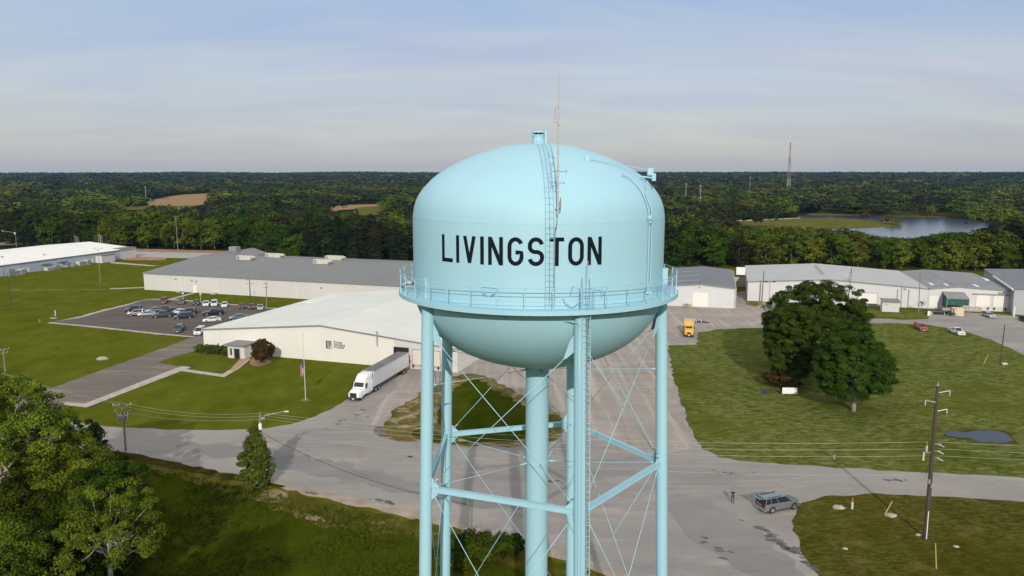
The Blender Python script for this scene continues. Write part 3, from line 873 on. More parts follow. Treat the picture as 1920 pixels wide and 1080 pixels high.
def water_tower():
    T = thing('water_tower', 'pale blue five-legged water tower with LIVINGSTON painted in black on its tank', 'water tower', (TX, TY, 0))
    P_ = M['paint']
    # tank: roof dome, shell, bowl
    prof = [(max(r, 0.0), z) for r, z in catmull([(r, 0, z) for r, z in ROOF], 4) for r, z in [(r, z)]] if False else [(p[0], p[2]) for p in catmull([(r, 0, z) for r, z in ROOF], 4)]
    prof = prof[1:]
    prof = [(0.01, 42.62)]+prof+[(RT, 37), (RT, 35.2), (RT, 34.2)]
    for i in range(1, 25):
        a = i/24*pi/2
        prof.append((RT*cos(a) if i < 24 else 0.02, 34.2-4.75*sin(a)))
    b = MB(); b.lathe(prof, n=128)
    tank = b.build('tank', P_, T, smooth=True)
    # weld seams of the shell plates
    b = MB()
    for z, r in ((38.4, RT), (36.0, RT)):
        b.lathe([(r+0.002, z-0.02), (r+0.004, z), (r+0.002, z+0.02)], n=128)
    b.build('weld_seam', P_, tank)
    lt = bpy.data.objects.new('lettering', None); COL.objects.link(lt); lt.parent = T
    lt['label'] = 'LIVINGSTON in black block capitals'
    lettering(lt)
    # roof vent
    b = MB(); cz = 42.55
    b.lathe([(0.01, cz+0.0), (0.36, cz), (0.36, cz+0.50), (0.40, cz+0.52), (0.40, cz+0.57), (0.36, cz+0.6)], n=32)
    v = b.build('roof_vent', P_, T, smooth=True, auto=35)
    b = MB()
    for i in range(8): b.cyl((0.3*cos(i*pi/4), 0.3*sin(i*pi/4), cz+0.58), (0.3*cos(i*pi/4), 0.3*sin(i*pi/4), cz+0.72), 0.02)
    b.mi = 1; b.cyl((0, 0, cz+0.58), (0, 0, cz+0.71), 0.26, n=24)
    b.build('vent_screen', [P_, M['rubber']], v)
    b = MB(); b.lathe([(0.01, cz+0.84), (0.25, cz+0.81), (0.44, cz+0.76), (0.45, cz+0.70), (0.43, cz+0.70), (0.3, cz+0.74), (0.01, cz+0.76)], n=32)
    b.cyl((-0.45, -0.1, cz+0.72), (-0.62, -0.1, cz+0.72), 0.02)
    b.build('vent_cap', P_, v, smooth=True, auto=40)
    b = MB(); b.box((0.42, -0.25, cz+0.40), (0.09, 0.09, 0.9)); b.cyl((0.42, -0.25, cz+0.85), (0.45, -0.25, cz+1.0), 0.03)
    b.build('beacon_post', P_, v)
    # balcony
    b = MB()
    b.lathe([(RT, 33.98), (8.25, 33.98), (8.25, 34.10), (RT, 34.10)], n=120)
    bal = b.build('balcony_floor', P_, T)
    b = MB(); b.lathe([(8.255, 34.13), (8.285, 34.13), (8.285, 33.90), (8.255, 33.90), (8.255, 34.13)], n=120)
    b.lathe([(RT+0.004, 34.04), (RT+0.012, 33.74), (RT+0.004, 33.74)], n=120)
    b.build('balcony_girder', P_, T)
    # radial brackets
    for i in range(40):
        b = MB(); a = 2*pi*i/40+0.05
        q = [(cos(a)*RT*0.99, sin(a)*RT*0.99, 33.95), (cos(a)*8.2, sin(a)*8.2, 33.95), (cos(a)*8.2, sin(a)*8.2, 33.86), (cos(a)*RT*0.99, sin(a)*RT*0.99, 33.6)]
        o = Vector((-sin(a), cos(a), 0))*0.02
        b.add([tuple(Vector(p)+o) for p in q]+[tuple(Vector(p)-o) for p in q], [(0, 1, 2, 3), (7, 6, 5, 4), (0, 4, 5, 1), (1, 5, 6, 2), (2, 6, 7, 3), (3, 7, 4, 0)])
        b.build('balcony_bracket', P_, bal)
    # railing
    def ring(r, z, rad):
        bb = MB(); pts = [(r*cos(2*pi*i/96), r*sin(2*pi*i/96), z) for i in range(97)]
        bb.tube(pts, rad, 6, caps=False); return bb
    rail = bpy.data.objects.new('railing', None); COL.objects.link(rail); rail.parent = T
    ring(8.24, 35.27, 0.016).build('handrail', P_, rail, smooth=True)
    ring(8.17, 35.05, 0.017).build('mid_rail', P_, rail, smooth=True)
    ring(8.17, 34.58, 0.013).build('mid_rail', P_, rail, smooth=True)
    for i in range(36):
        a = 2*pi*i/36+0.06
        b = MB(); c, s = cos(a), sin(a)
        b.box((8.2*c, 8.2*s, 34.68), (0.04, 0.04, 1.18), rz=a)
        b.box((8.2*c+0.03*s, 8.2*s-0.03*c, 34.2), (0.09, 0.012, 0.2), rz=a)
        b.build('railing_post', P_, rail)
    # door plates and boxes on the walk
    b = MB()
    th = tw_theta(798, 34.7); b.M = Matrix.Rotation(th, 4, 'Z'); b.bb(-0.16, 0.16, -(RT+0.12), -RT+0.05, 34.1, 35.15); b.M = Matrix()
    b.build('shell_box', P_, T)
    b = MB(); th = R(76); b.M = Matrix.Rotation(th, 4, 'Z'); b.bb(-0.22, 0.22, -(RT+0.28), -RT+0.05, 34.6, 35.5)
    b.build('shell_box', P_, T)
    b = MB(); th = R(-78); b.M = Matrix.Rotation(th, 4, 'Z'); b.tube([(0, -RT-0.1, 34.6), (-0.3, -RT-0.45, 34.6), (-0.1, -RT-0.7, 34.4)], 0.16, 8)
    b.build('drain_pipe', [M['steel']], T, smooth=True)
    # bracket hanging on the shell behind the rail
    b = MB(); t0 = tw_theta(904, 34.9); t1 = tw_theta(934, 34.9); tm = (t0+t1)/2
    b.tube([cylp(t0, RT+0.05, 35.15), cylp(t1, RT+0.05, 35.12)], 0.025, 6)
    b.tube([cylp(t0, RT+0.1, 35.15), cylp(t0+0.02, RT+0.25, 34.9), cylp(tm-0.01, RT+0.3, 34.78)], 0.022, 6)
    b.tube([cylp(t1, RT+0.1, 35.12), cylp(t1-0.015, RT+0.25, 34.9), cylp(tm+0.02, RT+0.3, 34.76)], 0.028, 6)
    b.build('pipe_bracket', [M['paint']], T, smooth=True)
    # round manhole on the shell
    b = MB(); th = tw_theta(1070, 34.6); b.M = Matrix.Rotation(th, 4, 'Z')
    b.tube([(0.42*cos(w), -RT-0.10-0.25*sin(-w), 34.72+0.42*sin(w)) for w in [pi+pi*i/16 for i in range(17)]], 0.025, 6)
    b.build('pipe_hoop', P_, T, smooth=True)
    # shell ladder, up the side and over the roof
    th = tw_theta(1030, 36.5)
    path = [(RT+0.2, 34.15)]
    z = 34.4
    while z < 38.4: path.append((RT+0.2, z)); z += 0.30
    cr = [(p[0], p[2]) for p in catmull([(r, 0, z_) for r, z_ in ROOF], 4)][::-1]
    # even steps along the roof curve, 0.16 m off it
    acc = 0; last = cr[0]; 
    for a, c in zip(cr, cr[1:]):
        d = math.dist(a, c); k = max(1, int(d/0.05))
        for j in range(1, k+1):
            p = (a[0]+(c[0]-a[0])*j/k, a[1]+(c[1]-a[1])*j/k)
            acc += math.dist(last, p); last2 = last; last = p
            if acc >= 0.30 and p[0] > 0.55:
                acc = 0
                tx, tz = c[0]-a[0], c[1]-a[1]; l = math.hypot(tx, tz)
                nx, nz = tz/l, -tx/l
                if nz < 0 and nx < 0: nx, nz = -nx, -nz
                path.append((p[0]+nx*0.17, p[1]+nz*0.17))
    lad = bpy.data.objects.new('shell_ladder', None); COL.objects.link(lad); lad.parent = T
    for sx in (-0.21, 0.21):
        b = MB(); b.M = Matrix.Rotation(th, 4, 'Z')
        b.tube([(sx, -r, z_) for r, z_ in path], 0.014, 6)
        b.build('ladder_rail', P_, lad, smooth=True)
    for r, z_ in path[1:]:
        b = MB(); b.M = Matrix.Rotation(th, 4, 'Z'); b.cyl((-0.21, -r, z_), (0.21, -r, z_), 0.011, n=6); b.build('rung', P_, lad)
    for i in range(2, len(path), 6):
        r, z_ = path[i]
        for sx in (-0.21, 0.21):
            b = MB(); b.M = Matrix.Rotation(th, 4, 'Z'); b.cyl((sx, -r, z_), (sx, -r+0.2, z_-0.04), 0.014, n=6); b.build('standoff', P_, lad)
    b = MB(); b.M = Matrix.Rotation(th, 4, 'Z'); b.mi = 0
    b.tube([(0.0, -path[k][0]-0.03, path[k][1]) for k in range(1, len(path), 2)], 0.008, 5)
    for k in (14, 22): 
        if k < len(path): b.box((0.0, -path[k][0]-0.05, path[k][1]), (0.05, 0.05, 0.14))
    b.build('safety_cable', [M['steel']], lad)
    # whip antenna mast beside the ladder
    th = tw_theta(1045.5, 39.5, RT+0.25)
    cx, cy = (RT+0.30)*sin(th), -(RT+0.30)*cos(th)
    a = bpy.data.objects.new('antenna_mast', None); COL.objects.link(a); a.parent = T; a.location = (cx, cy, 0)
    b = MB(); b.cyl((0, 0, 38.9), (0, 0, 41.6), 0.048, n=10); b.cyl((0, 0, 41.6), (0, 0, 43.9), 0.036, n=10); b.cyl((0, 0, 43.9), (0, 0, 45.75), 0.028, 0.016, n=8)
    b.cyl((0, 0, 43.2), (0, 0, 43.32), 0.07); b.cyl((0, 0, 43.25), (0.14, 0, 43.3), 0.03)
    b.build('mast', M['mastp'], a, smooth=True, auto=30)
    b = MB(); b.tube([(0, 0, 44.15), (-0.13, 0, 44.12), (-0.17, 0, 43.9), (-0.18, 0, 43.55)], 0.014, 6); b.box((-0.19, 0, 43.45), (0.09, 0.08, 0.22)); b.cyl((-0.15, 0, 43.4), (0, 0, 43.28), 0.012)
    b.build('antenna', M['steel'], a)
    b = MB(); b.cyl((-0.32, 0.06, 41.02), (0.42, 0.06, 41.0), 0.022, n=6); b.box((0.42, 0.06, 41.03), (0.04, 0.04, 0.2)); b.box((0, 0.03, 41.05), (0.16, 0.1, 0.14))
    b.build('mast_crossbar', M['steel'], a)
    b = MB(); b.cyl((0, 0, 40.3), (-0.25, 0.8, 40.3), 0.018); b.build('mast_bracket', M['steel'], a)
    b = MB(); b.cyl((0, 0, 39.15), (-0.1, 0.4, 39.15), 0.022); b.build('mast_bracket', M['steel'], a)
    b = MB(); b.box((0.05, 0, 39.35), (0.2, 0.07, 0.06)); b.cyl((0.14, 0.02, 39.1), (0.14, 0.02, 39.75), 0.03)
    b.build('mast_clamp', M['steel'], a)
    b = MB(); b.tube([(0, 0.02, 38.9), (-0.03, 0.05, 38.5), (-0.06, 0.05, 38.2), (-0.10, 0.1, 38.25), (-0.12, 0.1, 37.6), (-0.14, 0.12, 34.3)], 0.02, 6)
    b.tube([(-0.35, 0.4, 41.35), (-0.2, 0.3, 41.5), (-0.38, 0.5, 40.9), (-0.25, 0.35, 40.7), (-0.33, 0.4, 40.3)], 0.012, 5)
    b.build('cable', M['steel'], a, smooth=True)
    # conduits over the right shoulder
    for k, du in ((0, 1216.0), (1, 1221.0)):
        th = tw_theta(du, 37.0, RT+0.09)
        pts = []
        for r, z_ in [(RT, 34.5), (RT, 36), (RT, 38.3)]: pts.append(cylp(th, r+0.09, z_))
        for r, z_ in [(7.3, 39.0), (7.0, 39.72), (6.55, 40.28)][:3 if k == 0 else 2]:
            pts.append(cylp(th, r+0.10, z_+0.06))
        if k == 0:
            pts.append(cylp(th-0.03, 6.3, 40.7)); pts.append(cylp(th-0.10, 6.15, 40.85))
        else:
            pts.append(cylp(th+0.03, 7.1, 40.1)); pts.append(cylp(th+0.05, 7.0, 40.5))
        b = MB(); b.tube([tuple(p) for p in catmull(pts, 5)], 0.032, 8)
        b.build('conduit', P_, T, smooth=True)
    th = tw_theta(1219, 38.4, RT+0.1)
    b = MB(); b.cyl(cylp(th, RT+0.02, 38.55), cylp(th, RT+0.26, 38.55), 0.16, n=16); b.cyl(cylp(th, RT+0.14, 38.55), cylp(th, RT+0.14, 38.3), 0.08, n=12)
    b.build('junction_box', P_, T, smooth=True, auto=35)
    b = MB(); b.box(cylp(th, RT+0.1, 34.55), (0.3, 0.2, 0.12)); b.cyl(cylp(th, RT+0.1, 34.6), cylp(th, RT+0.1, 34.85), 0.05)
    b.build('junction_box', P_, T)
    # obstruction light arm on the right shoulder
    th1 = R(66); r1 = 6.7
    p1 = Vector(cylp(th1, r1, 41.05)); p0 = Vector(cylp(tw_theta(1101, 41.8, 4.6), 4.6, 41.72))
    arm = bpy.data.objects.new('antenna_arm', None); COL.objects.link(arm); arm.parent = T
    b = MB(); b.cyl(tuple(p0), tuple(p1+Vector((0, 0, 0.02))), 0.028, n=8)
    b.box(tuple(p0+Vector((0, 0, -0.02))), (0.26, 0.2, 0.3)); b.build('arm_bar', P_, arm)
    b = MB(); b.box(tuple(p1+Vector((0, 0, -0.05))), (0.34, 0.22, 0.42)); b.box(tuple(p1+Vector((0.2, 0, -0.35))), (0.22, 0.2, 0.42))
    b.build('arm_box', P_, arm, bevel=0.02)
    b = MB(); q = p1+Vector((-0.1, -0.05, -0.35)); b.cyl(tuple(q+Vector((-0.6, -0.1, 0.05))), tuple(q+Vector((0.35, 0, -0.05))), 0.05, n=8)
    b.cyl(tuple(q+Vector((-0.55, -0.1, 0.0))), tuple(q+Vector((-0.95, -0.2, -0.75))), 0.05, n=8)
    b.cyl(tuple(q+Vector((-0.75, -0.1, 0.02))), tuple(q+Vector((-1.15, -0.2, -0.7))), 0.04, n=8)
    b.cyl(tuple(q+Vector((-0.9, -0.15, -0.35))), tuple(q+Vector((-1.75, -0.4, -0.05))), 0.035, n=8)
    b.build('arm_clamp', P_, arm)
    b = MB(); b.tube([tuple(p1+Vector(d)) for d in ((0.05, 0, -0.3), (0.0, -0.02, -0.5), (0.1, 0, -0.75), (0.12, -0.05, -1.0))], 0.02, 6)
    b.build('arm_cable', M['rubber'], arm)
    # riser
    b = MB(); b.lathe([(0.95, 0), (0.95, 0.6), (0.71, 0.9), (0.71, 29.2), (0.78, 29.45), (0.95, 29.75)], n=48)
    for z in (23.2, 9.3, 29.15):
        b.lathe([(0.715, z-0.06), (0.735, z-0.06), (0.735, z+0.06), (0.715, z+0.06)], n=48)
    b.build('riser', P_, T, smooth=True, auto=35)
    # legs
    angs = [R(-2.5+72*i) for i in range(5)]
    LV = [32.0, 23.2, 9.3]
    def lp(i, z, dr=0.0):
        a = angs[i % 5]; r = leg_r(z)+dr
        return Vector((r*cos(a), r*sin(a), z))
    for i in range(5):
        a = angs[i]
        b = MB(); b.cyl(tuple(lp(i, 0)), tuple(lp(i, 33.97)), 0.355, n=28, caps=False)
        for z in (23.2, 9.3):
            b.cyl(tuple(lp(i, z-0.55)), tuple(lp(i, z+0.55)), 0.362, n=28, caps=False)
        leg = b.build('leg', P_, T, smooth=True)
        # gussets of the strut and rod joints, toward both neighbours
        for z in (23.2, 9.3):
            for s in (-1, 1):
                b = MB()
                d = (lp(i+s, z)-lp(i, z)).normalized(); o = lp(i, z)+d*0.3
                w = Vector((-d.y, d.x, 0))*0.015
                q = [(0, 0.62), (0.12, 0.62), (0.5, 0.2), (0.5, -0.2), (0.12, -0.62), (0, -0.62)]
                pts = [o+d*x+Vector((0, 0, zz)) for x, zz in q]
                b.add([tuple(p+w) for p in pts]+[tuple(p-w) for p in pts], [(0, 1, 2, 3, 4, 5), (11, 10, 9, 8, 7, 6)]+[(k, k+6, (k+1) % 6+6, (k+1) % 6) for k in range(6)])
                b.build('gusset', P_, leg)
        for s in (-1, 1):
            b = MB()
            d = (lp(i+s, 32)-lp(i, 32)).normalized(); o = lp(i, 32.0)+d*0.28
            w = Vector((-d.y, d.x, 0))*0.02
            q = [(-0.05, 0.95), (0.35, 0.25), (0.62, -0.55), (0.5, -0.62), (-0.05, -0.1)]
            pts = [o+d*x+Vector((0, 0, zz)) for x, zz in q]
            b.add([tuple(p+w) for p in pts]+[tuple(p-w) for p in pts], [(0, 1, 2, 3, 4), (9, 8, 7, 6, 5)]+[(k, k+5, (k+1) % 5+5, (k+1) % 5) for k in range(5)])
            b.build('gusset', P_, leg)
        b = MB(); b.cyl(tuple(lp(i, -0.2)), tuple(lp(i, 0.35)), 0.9, 0.8, n=16)
        b.build('footing', M['conc'], T)
        # struts to the next leg (box of two channels)
        for z in (23.2, 9.3):
            p, q = lp(i, z), lp(i+1, z); d = (q-p).normalized()
            p2, q2 = p+d*0.42, q-d*0.42
            L_ = (q2-p2).length
            b = MB(); b.M = Matrix.Translation((p2+q2)/2) @ Matrix.Rotation(atan2(d.y, d.x), 4, 'Z')
            b.bb(-L_/2, L_/2, -0.13, 0.13, 0.12, 0.15); b.bb(-L_/2, L_/2, -0.13, 0.13, -0.15, -0.12)
            b.bb(-L_/2, L_/2, -0.10, -0.07, -0.118, 0.118); b.bb(-L_/2, L_/2, 0.07, 0.10, -0.118, 0.118)
            b.build('strut', P_, T)
        # crossing tie rods
        for za, zb in ((32.0, 23.2), (23.2, 9.3), (9.3, 0.6)):
            for s in (0, 1):
                A, B = (i, i+1) if s == 0 else (i+1, i)
                p, q = lp(A, za-0.5 if za == 32.0 else za-0.45), lp(B, zb+0.45)
                d = (q-p).normalized(); n_ = Vector((cos((angs[i]+angs[(i+1) % 5])/2), sin((angs[i]+angs[(i+1) % 5])/2), 0))*0.05*(1 if s else -1)
                hd = (lp(B, za)-lp(A, za)).normalized()
                p = p+hd*(0.75 if za == 32.0 else 0.5)+n_; q = q-hd*0.5+n_
                b = MB(); b.cyl(tuple(p), tuple(q), 0.021, n=7)
                b.cyl(tuple(p+d*0.0), tuple(p+d*0.35), 0.04, n=7); b.cyl(tuple(q-d*0.35), tuple(q), 0.04, n=7)
                b.build('tie_rod', P_, T, smooth=True)
        # stays from leg to riser
        for z in (29.15, 23.2, 9.3):
            p = lp(i, z, -0.3); q = Vector((0.9*cos(a), 0.9*sin(a), z-0.02))
            b = MB(); m = (p+q)/2-Vector((0, 0, 0.04)); b.tube([tuple(p), tuple(m), tuple(q)], 0.016, 6)
            dd = (q-p).normalized()
            b.cyl(tuple(p+dd*0.05), tuple(p+dd*0.45), 0.075, 0.03, n=8); b.cyl(tuple(q-dd*0.35), tuple(q+dd*0.2), 0.03, 0.08, n=8)
            b.build('stay_rod', P_, T, smooth=True)
    # ladder on the front leg, to the right of it
    i = 4; a = angs[4]
    lad = bpy.data.objects.new('leg_ladder', None); COL.objects.link(lad); lad.parent = T
    side = Vector((0.93, -0.36, 0)).normalized(); out_ = Vector((-side.y, side.x, 0)) * -1
    zt, zb = 35.9, 5.0
    def q(z, s): return lp(i, z)+side*(0.235+0.0)+Vector((0.0, -0.40, 0))+Vector((1, 0, 0))*s
    # follow the leg, then rise clear of the balcony
    def lpos(z, s):
        if z > 33.6: 
            o = lp(i, 33.6)+Vector((0.24, -0.44, 0)); o.z = z
            o += Vector((0.0, -0.16, 0))*min(1, (z-33.6)/0.6)
        else:
            o = lp(i, z)+Vector((0.24, -0.44, 0))
        return o+Vector((s, 0, 0))
    for s in (-0.20, 0.20):
        b = MB(); b.tube([tuple(lpos(z, s)) for z in (zb, 10, 15, 20, 25, 30, 33.6, 34.2, 35.2, zt)], 0.024, 6)
        b.build('ladder_rail', P_, lad, smooth=True)
    z = zb+0.3
    while z < 35.3:
        b = MB(); b.cyl(tuple(lpos(z, -0.20)), tuple(lpos(z, 0.20)), 0.013, n=6); b.build('rung', P_, lad); z += 0.305
    z = 6.0
    while z < 33.5:
        for s in (-0.2, 0.2):
            b = MB(); b.cyl(tuple(lpos(z, s)), tuple(lp(i, z)+Vector((s*0.8+0.1, -0.25, 0))), 0.014, n=5); b.build('ladder_bracket', P_, lad)
        z += 2.4
    b = MB(); b.tube([tuple(lpos(z, 0.02)+Vector((0, -0.04, 0))) for z in (zb, 10, 20, 30, 33.6, 34.3, 36.6)], 0.02, 6)
    b.build('safety_rail', [M['galv']], lad, smooth=True)
    # conduits beside the ladder
    for s, r_ in ((-0.12, 0.05), (0.02, 0.03)):
        b = MB(); pts = [tuple(lp(i, z)+Vector((s, -0.40, 0))) for z in (0.3, 8, 16, 24, 30, 33.2)]
        b.tube(pts, r_, 8); b.build('conduit', P_, T, smooth=True)
    b = MB(); b.tube([tuple(lp(i, 33.2)+Vector((-0.12, -0.40, 0))), tuple(lp(i, 33.42)+Vector((-0.2, -0.38, 0))), tuple(lp(i, 33.42)+Vector((-1.5, 0.25, 0.02)))], 0.03, 7)
    b.build('conduit', P_, T, smooth=True)
    # gate rails where the ladder reaches the walk
    b = MB()
    for s in (-0.33, 0.36):
        pp = [lpos(34.15, s)+Vector((0, 0.12, 0)), lpos(35.3, s)+Vector((0, 0.12, 0)), lpos(35.3, s*2.2)+Vector((0, 0.35, -0.05)), lpos(34.8, s*2.4)+Vector((0, 0.40, 0))]
        b.tube([tuple(p) for p in pp], 0.02, 6)
    b.build('ladder_gate', P_, rail, smooth=True)
    return T


water_tower()
# ================================================================ buildings
M['cream'] = sheet_metal('cream_siding', (0.71, 0.675, 0.62), rib=0.6, var=0.06, strength=0.15, sa=0.18)
M['wall_w'] = sheet_metal('white_siding', (0.565, 0.545, 0.525), rib=0.6, var=0.07, strength=0.18, sa=0.22)
M['wall_n'] = sheet_metal('neutral_white_siding', (0.56, 0.56, 0.565), rib=0.6, var=0.07, strength=0.18, sa=0.22)
M['wall_b'] = sheet_metal('bluish_siding', (0.40, 0.45, 0.53), rib=0.6, axis=0, var=0.10, strength=0.16, sa=0.15)
M['wall_g'] = sheet_metal('grey_siding', (0.38, 0.39, 0.41), rib=0.6, axis=1, var=0.08, strength=0.2, sa=0.15)
M['roof_w'] = sheet_metal('white_roof', (0.72, 0.71, 0.64), rib=0.61, axis=1, var=0.10, strength=0.18, streak=(0.55, 0.54, 0.50), sa=0.3)
M['roof_w2'] = sheet_metal('bright_roof', (0.86, 0.83, 0.76), rib=0.61, axis=0, var=0.06, strength=0.15, streak=(0.5, 0.48, 0.45), sa=0.2)
M['roof_g'] = sheet_metal('grey_roof', (0.195, 0.189, 0.180), rib=0.61, axis=0, var=0.10, strength=0.18, streak=(0.15, 0.147, 0.145), sa=0.4)
M['roof_d'] = sheet_metal('dark_grey_roof', (0.155, 0.16, 0.17), rib=0.61, axis=1, var=0.15, strength=0.25, streak=(0.24, 0.235, 0.23), sa=0.5)
M['roof_r2'] = sheet_metal('pale_grey_roof', (0.445, 0.432, 0.41), rib=0.61, axis=1, var=0.08, strength=0.2, streak=(0.38, 0.38, 0.40), sa=0.3)
M['roof_r3'] = sheet_metal('mottled_grey_roof', (0.22, 0.216, 0.208), rib=0.61, axis=1, var=0.14, strength=0.2, streak=(0.40, 0.385, 0.36), sa=0.35)
M['trim'] = mat('grey_trim', (0.22, 0.22, 0.22), 0.5, noise=0.2, nscale=1)
M['door_w'] = sheet_metal('white_roller_door', (0.72, 0.69, 0.64), rib=0.3, axis=2, strength=0.2, var=0.03, sa=0.05)
M['door_c'] = sheet_metal('cream_roller_door', (0.60, 0.545, 0.475), rib=0.4, axis=2, strength=0.25, var=0.05, sa=0.1)
M['vinyl'] = mat('sign_grey', (0.10, 0.11, 0.12), 0.5, noise=0.2, nscale=2)
M['green_canvas'] = mat('green_canvas', (0.02, 0.09, 0.075), 0.8, noise=0.35, nscale=1.5)
M['hvac'] = mat('beige_cabinet', (0.50, 0.48, 0.41), 0.6, noise=0.15, nscale=1)


def gable(name, label, cat, o, deg, W, D, eave, ridge, wallm, roofm, along=False, over=0.25, ridge_s=None, eave_r=None, trim=True):
    """shed with its gable to the local front (y=0), or its ridge along x when along is set"""
    T = thing(name, label, cat, (o[0], o[1], 0), R(deg))
    er = eave if eave_r is None else eave_r
    rs = W/2 if ridge_s is None else ridge_s
    b = MB()
    if not along:
        b.xprism([(0, -0.3), (W, -0.3), (W, er), (rs, ridge), (0, eave)], 0, D)
    else:
        n = [(0, 0, -0.3), (0, D, -0.3), (0, D, er), (0, rs, ridge), (0, 0, eave)]
        vs = n+[(W, p[1], p[2]) for p in n]
        b.add(vs, [(0, 1, 2, 3, 4), (9, 8, 7, 6, 5)]+[(i, i+5, (i+1) % 5+5, (i+1) % 5) for i in range(5)])
    wall = b.build('wall', wallm, T)
    b = MB(); h = 0.14; g = 0.03
    if not along:
        for (x0, z0), (x1, z1) in (((0, eave), (rs, ridge)), ((rs, ridge), (W, er))):
            sl = (z1-z0)/(x1-x0)
            if x0 == 0: x0 -= over; z0 -= over*sl
            else: x1 += over; z1 += over*sl
            b.xprism([(x0, z0+g), (x1, z1+g), (x1, z1+g+h), (x0, z0+g+h)], -over, D+over)
    else:
        for (y0, z0), (y1, z1) in (((0, eave), (rs, ridge)), ((rs, ridge), (D, er))):
            sl = (z1-z0)/(y1-y0)
            if y0 == 0: y0 -= over; z0 -= over*sl
            else: y1 += over; z1 += over*sl
            q = [(y0, z0+g), (y1, z1+g), (y1, z1+g+h), (y0, z0+g+h)]
            vs = [(-over, a, c) for a, c in q]+[(W+over, a, c) for a, c in q]
            b.add(vs, [(0, 1, 2, 3), (7, 6, 5, 4)]+[(i, i+4, (i+1) % 4+4, (i+1) % 4) for i in range(4)])
    roof = b.build('roof', roofm, T)
    # ridge cap
    b = MB()
    if not along: b.xprism([(rs-0.3, ridge+g+h-0.005), (rs, ridge+g+h+0.05), (rs+0.3, ridge+g+h-0.005)], -over-0.02, D+over)
    else:
        q = [(rs-0.3, ridge+g+h-0.005), (rs, ridge+g+h+0.05), (rs+0.3, ridge+g+h-0.005)]
        b.add([(-over, a, c) for a, c in q]+[(W+over, a, c) for a, c in q], [(0, 1, 2), (5, 4, 3), (0, 3, 4, 1), (1, 4, 5, 2), (2, 5, 3, 0)])
    b.build('ridge_cap', roofm, roof)
    if trim:
        b = MB()
        if not along:
            for (x0, z0), (x1, z1) in (((-over, eave-over*(ridge-eave)/rs), (rs, ridge)), ((rs, ridge), (W+over, er-over*(ridge-er)/(W-rs)))):
                b.xprism([(x0, z0-0.10), (x1, z1-0.10), (x1, z1+g+h+0.02), (x0, z0+g+h+0.02)], -over-0.06, -over-0.01)
        else:
            b.bb(-over, W+over, -over-0.14, -over-0.01, eave-0.18, eave+0.02)
        b.build('fascia', M['trim'], roof)
    return T


def face(T, name, s0, s1, z0, z1, m, d=0.04, out=0.0, parent=None, y=0.0):
    """flat fitting standing d proud of the front wall"""
    b = MB(); b.bb(s0, s1, y-d-out, y-out, z0, z1)
    return b.build(name, m, parent or T)


def framed_door(T, s0, s1, z0, z1, m, fm=None, name='roller_door', d=0.06):
    o = face(T, name, s0, s1, z0, z1, m, d)
    fm = fm or M['trim']
    b = MB(); w = 0.12
    b.bb(s0-w, s0-0.003, -d-0.04, -0.005, z0, z1+w); b.bb(s1+0.003, s1+w, -d-0.04, -0.005, z0, z1+w); b.bb(s0, s1, -d-0.04, -0.005, z1+0.003, z1+w)
    b.build('door_frame', fm, o)
    return o


def text_mesh(s, size, m, name, parent, loc, ext=0.01):
    cu = bpy.data.curves.new(name, 'FONT'); cu.body = s; cu.size = size; cu.extrude = ext; cu.offset = size*0.022
    tmp = bpy.data.objects.new(name, cu); COL.objects.link(tmp)
    bpy.context.view_layer.update()
    me = bpy.data.meshes.new_from_object(tmp.evaluated_get(bpy.context.evaluated_depsgraph_get()))
    bpy.data.objects.remove(tmp); bpy.data.curves.remove(cu)
    me.materials.clear(); me.materials.append(m); me.name = name
    o = bpy.data.objects.new(name, me); COL.objects.link(o); o.parent = parent
    o.location = loc; o.rotation_euler = (pi/2, 0, 0)
    return o


def hvac(T, x, y, z, w=5.5, sx=1):
    b = MB(); b.bb(x-w/2, x+w/2, y-1.1, y+1.1, z, z+1.55)
    u = b.build('rooftop_unit', M['hvac'], T, bevel=0.05)
    b = MB(); b.xprism([(x+w/2, z+1.5), (x+w/2+1.1, z+1.05), (x+w/2+1.1, z+0.8), (x+w/2, z+0.75)], y-0.9, y+0.9)
    b.build('intake_hood', M['hvac'], u)
    b = MB(); b.bb(x-w/2+0.3, x-w/2+1.3, y-1.13, y-1.10, z+0.2, z+1.3)
    b.build('grille', M['steel'], u)


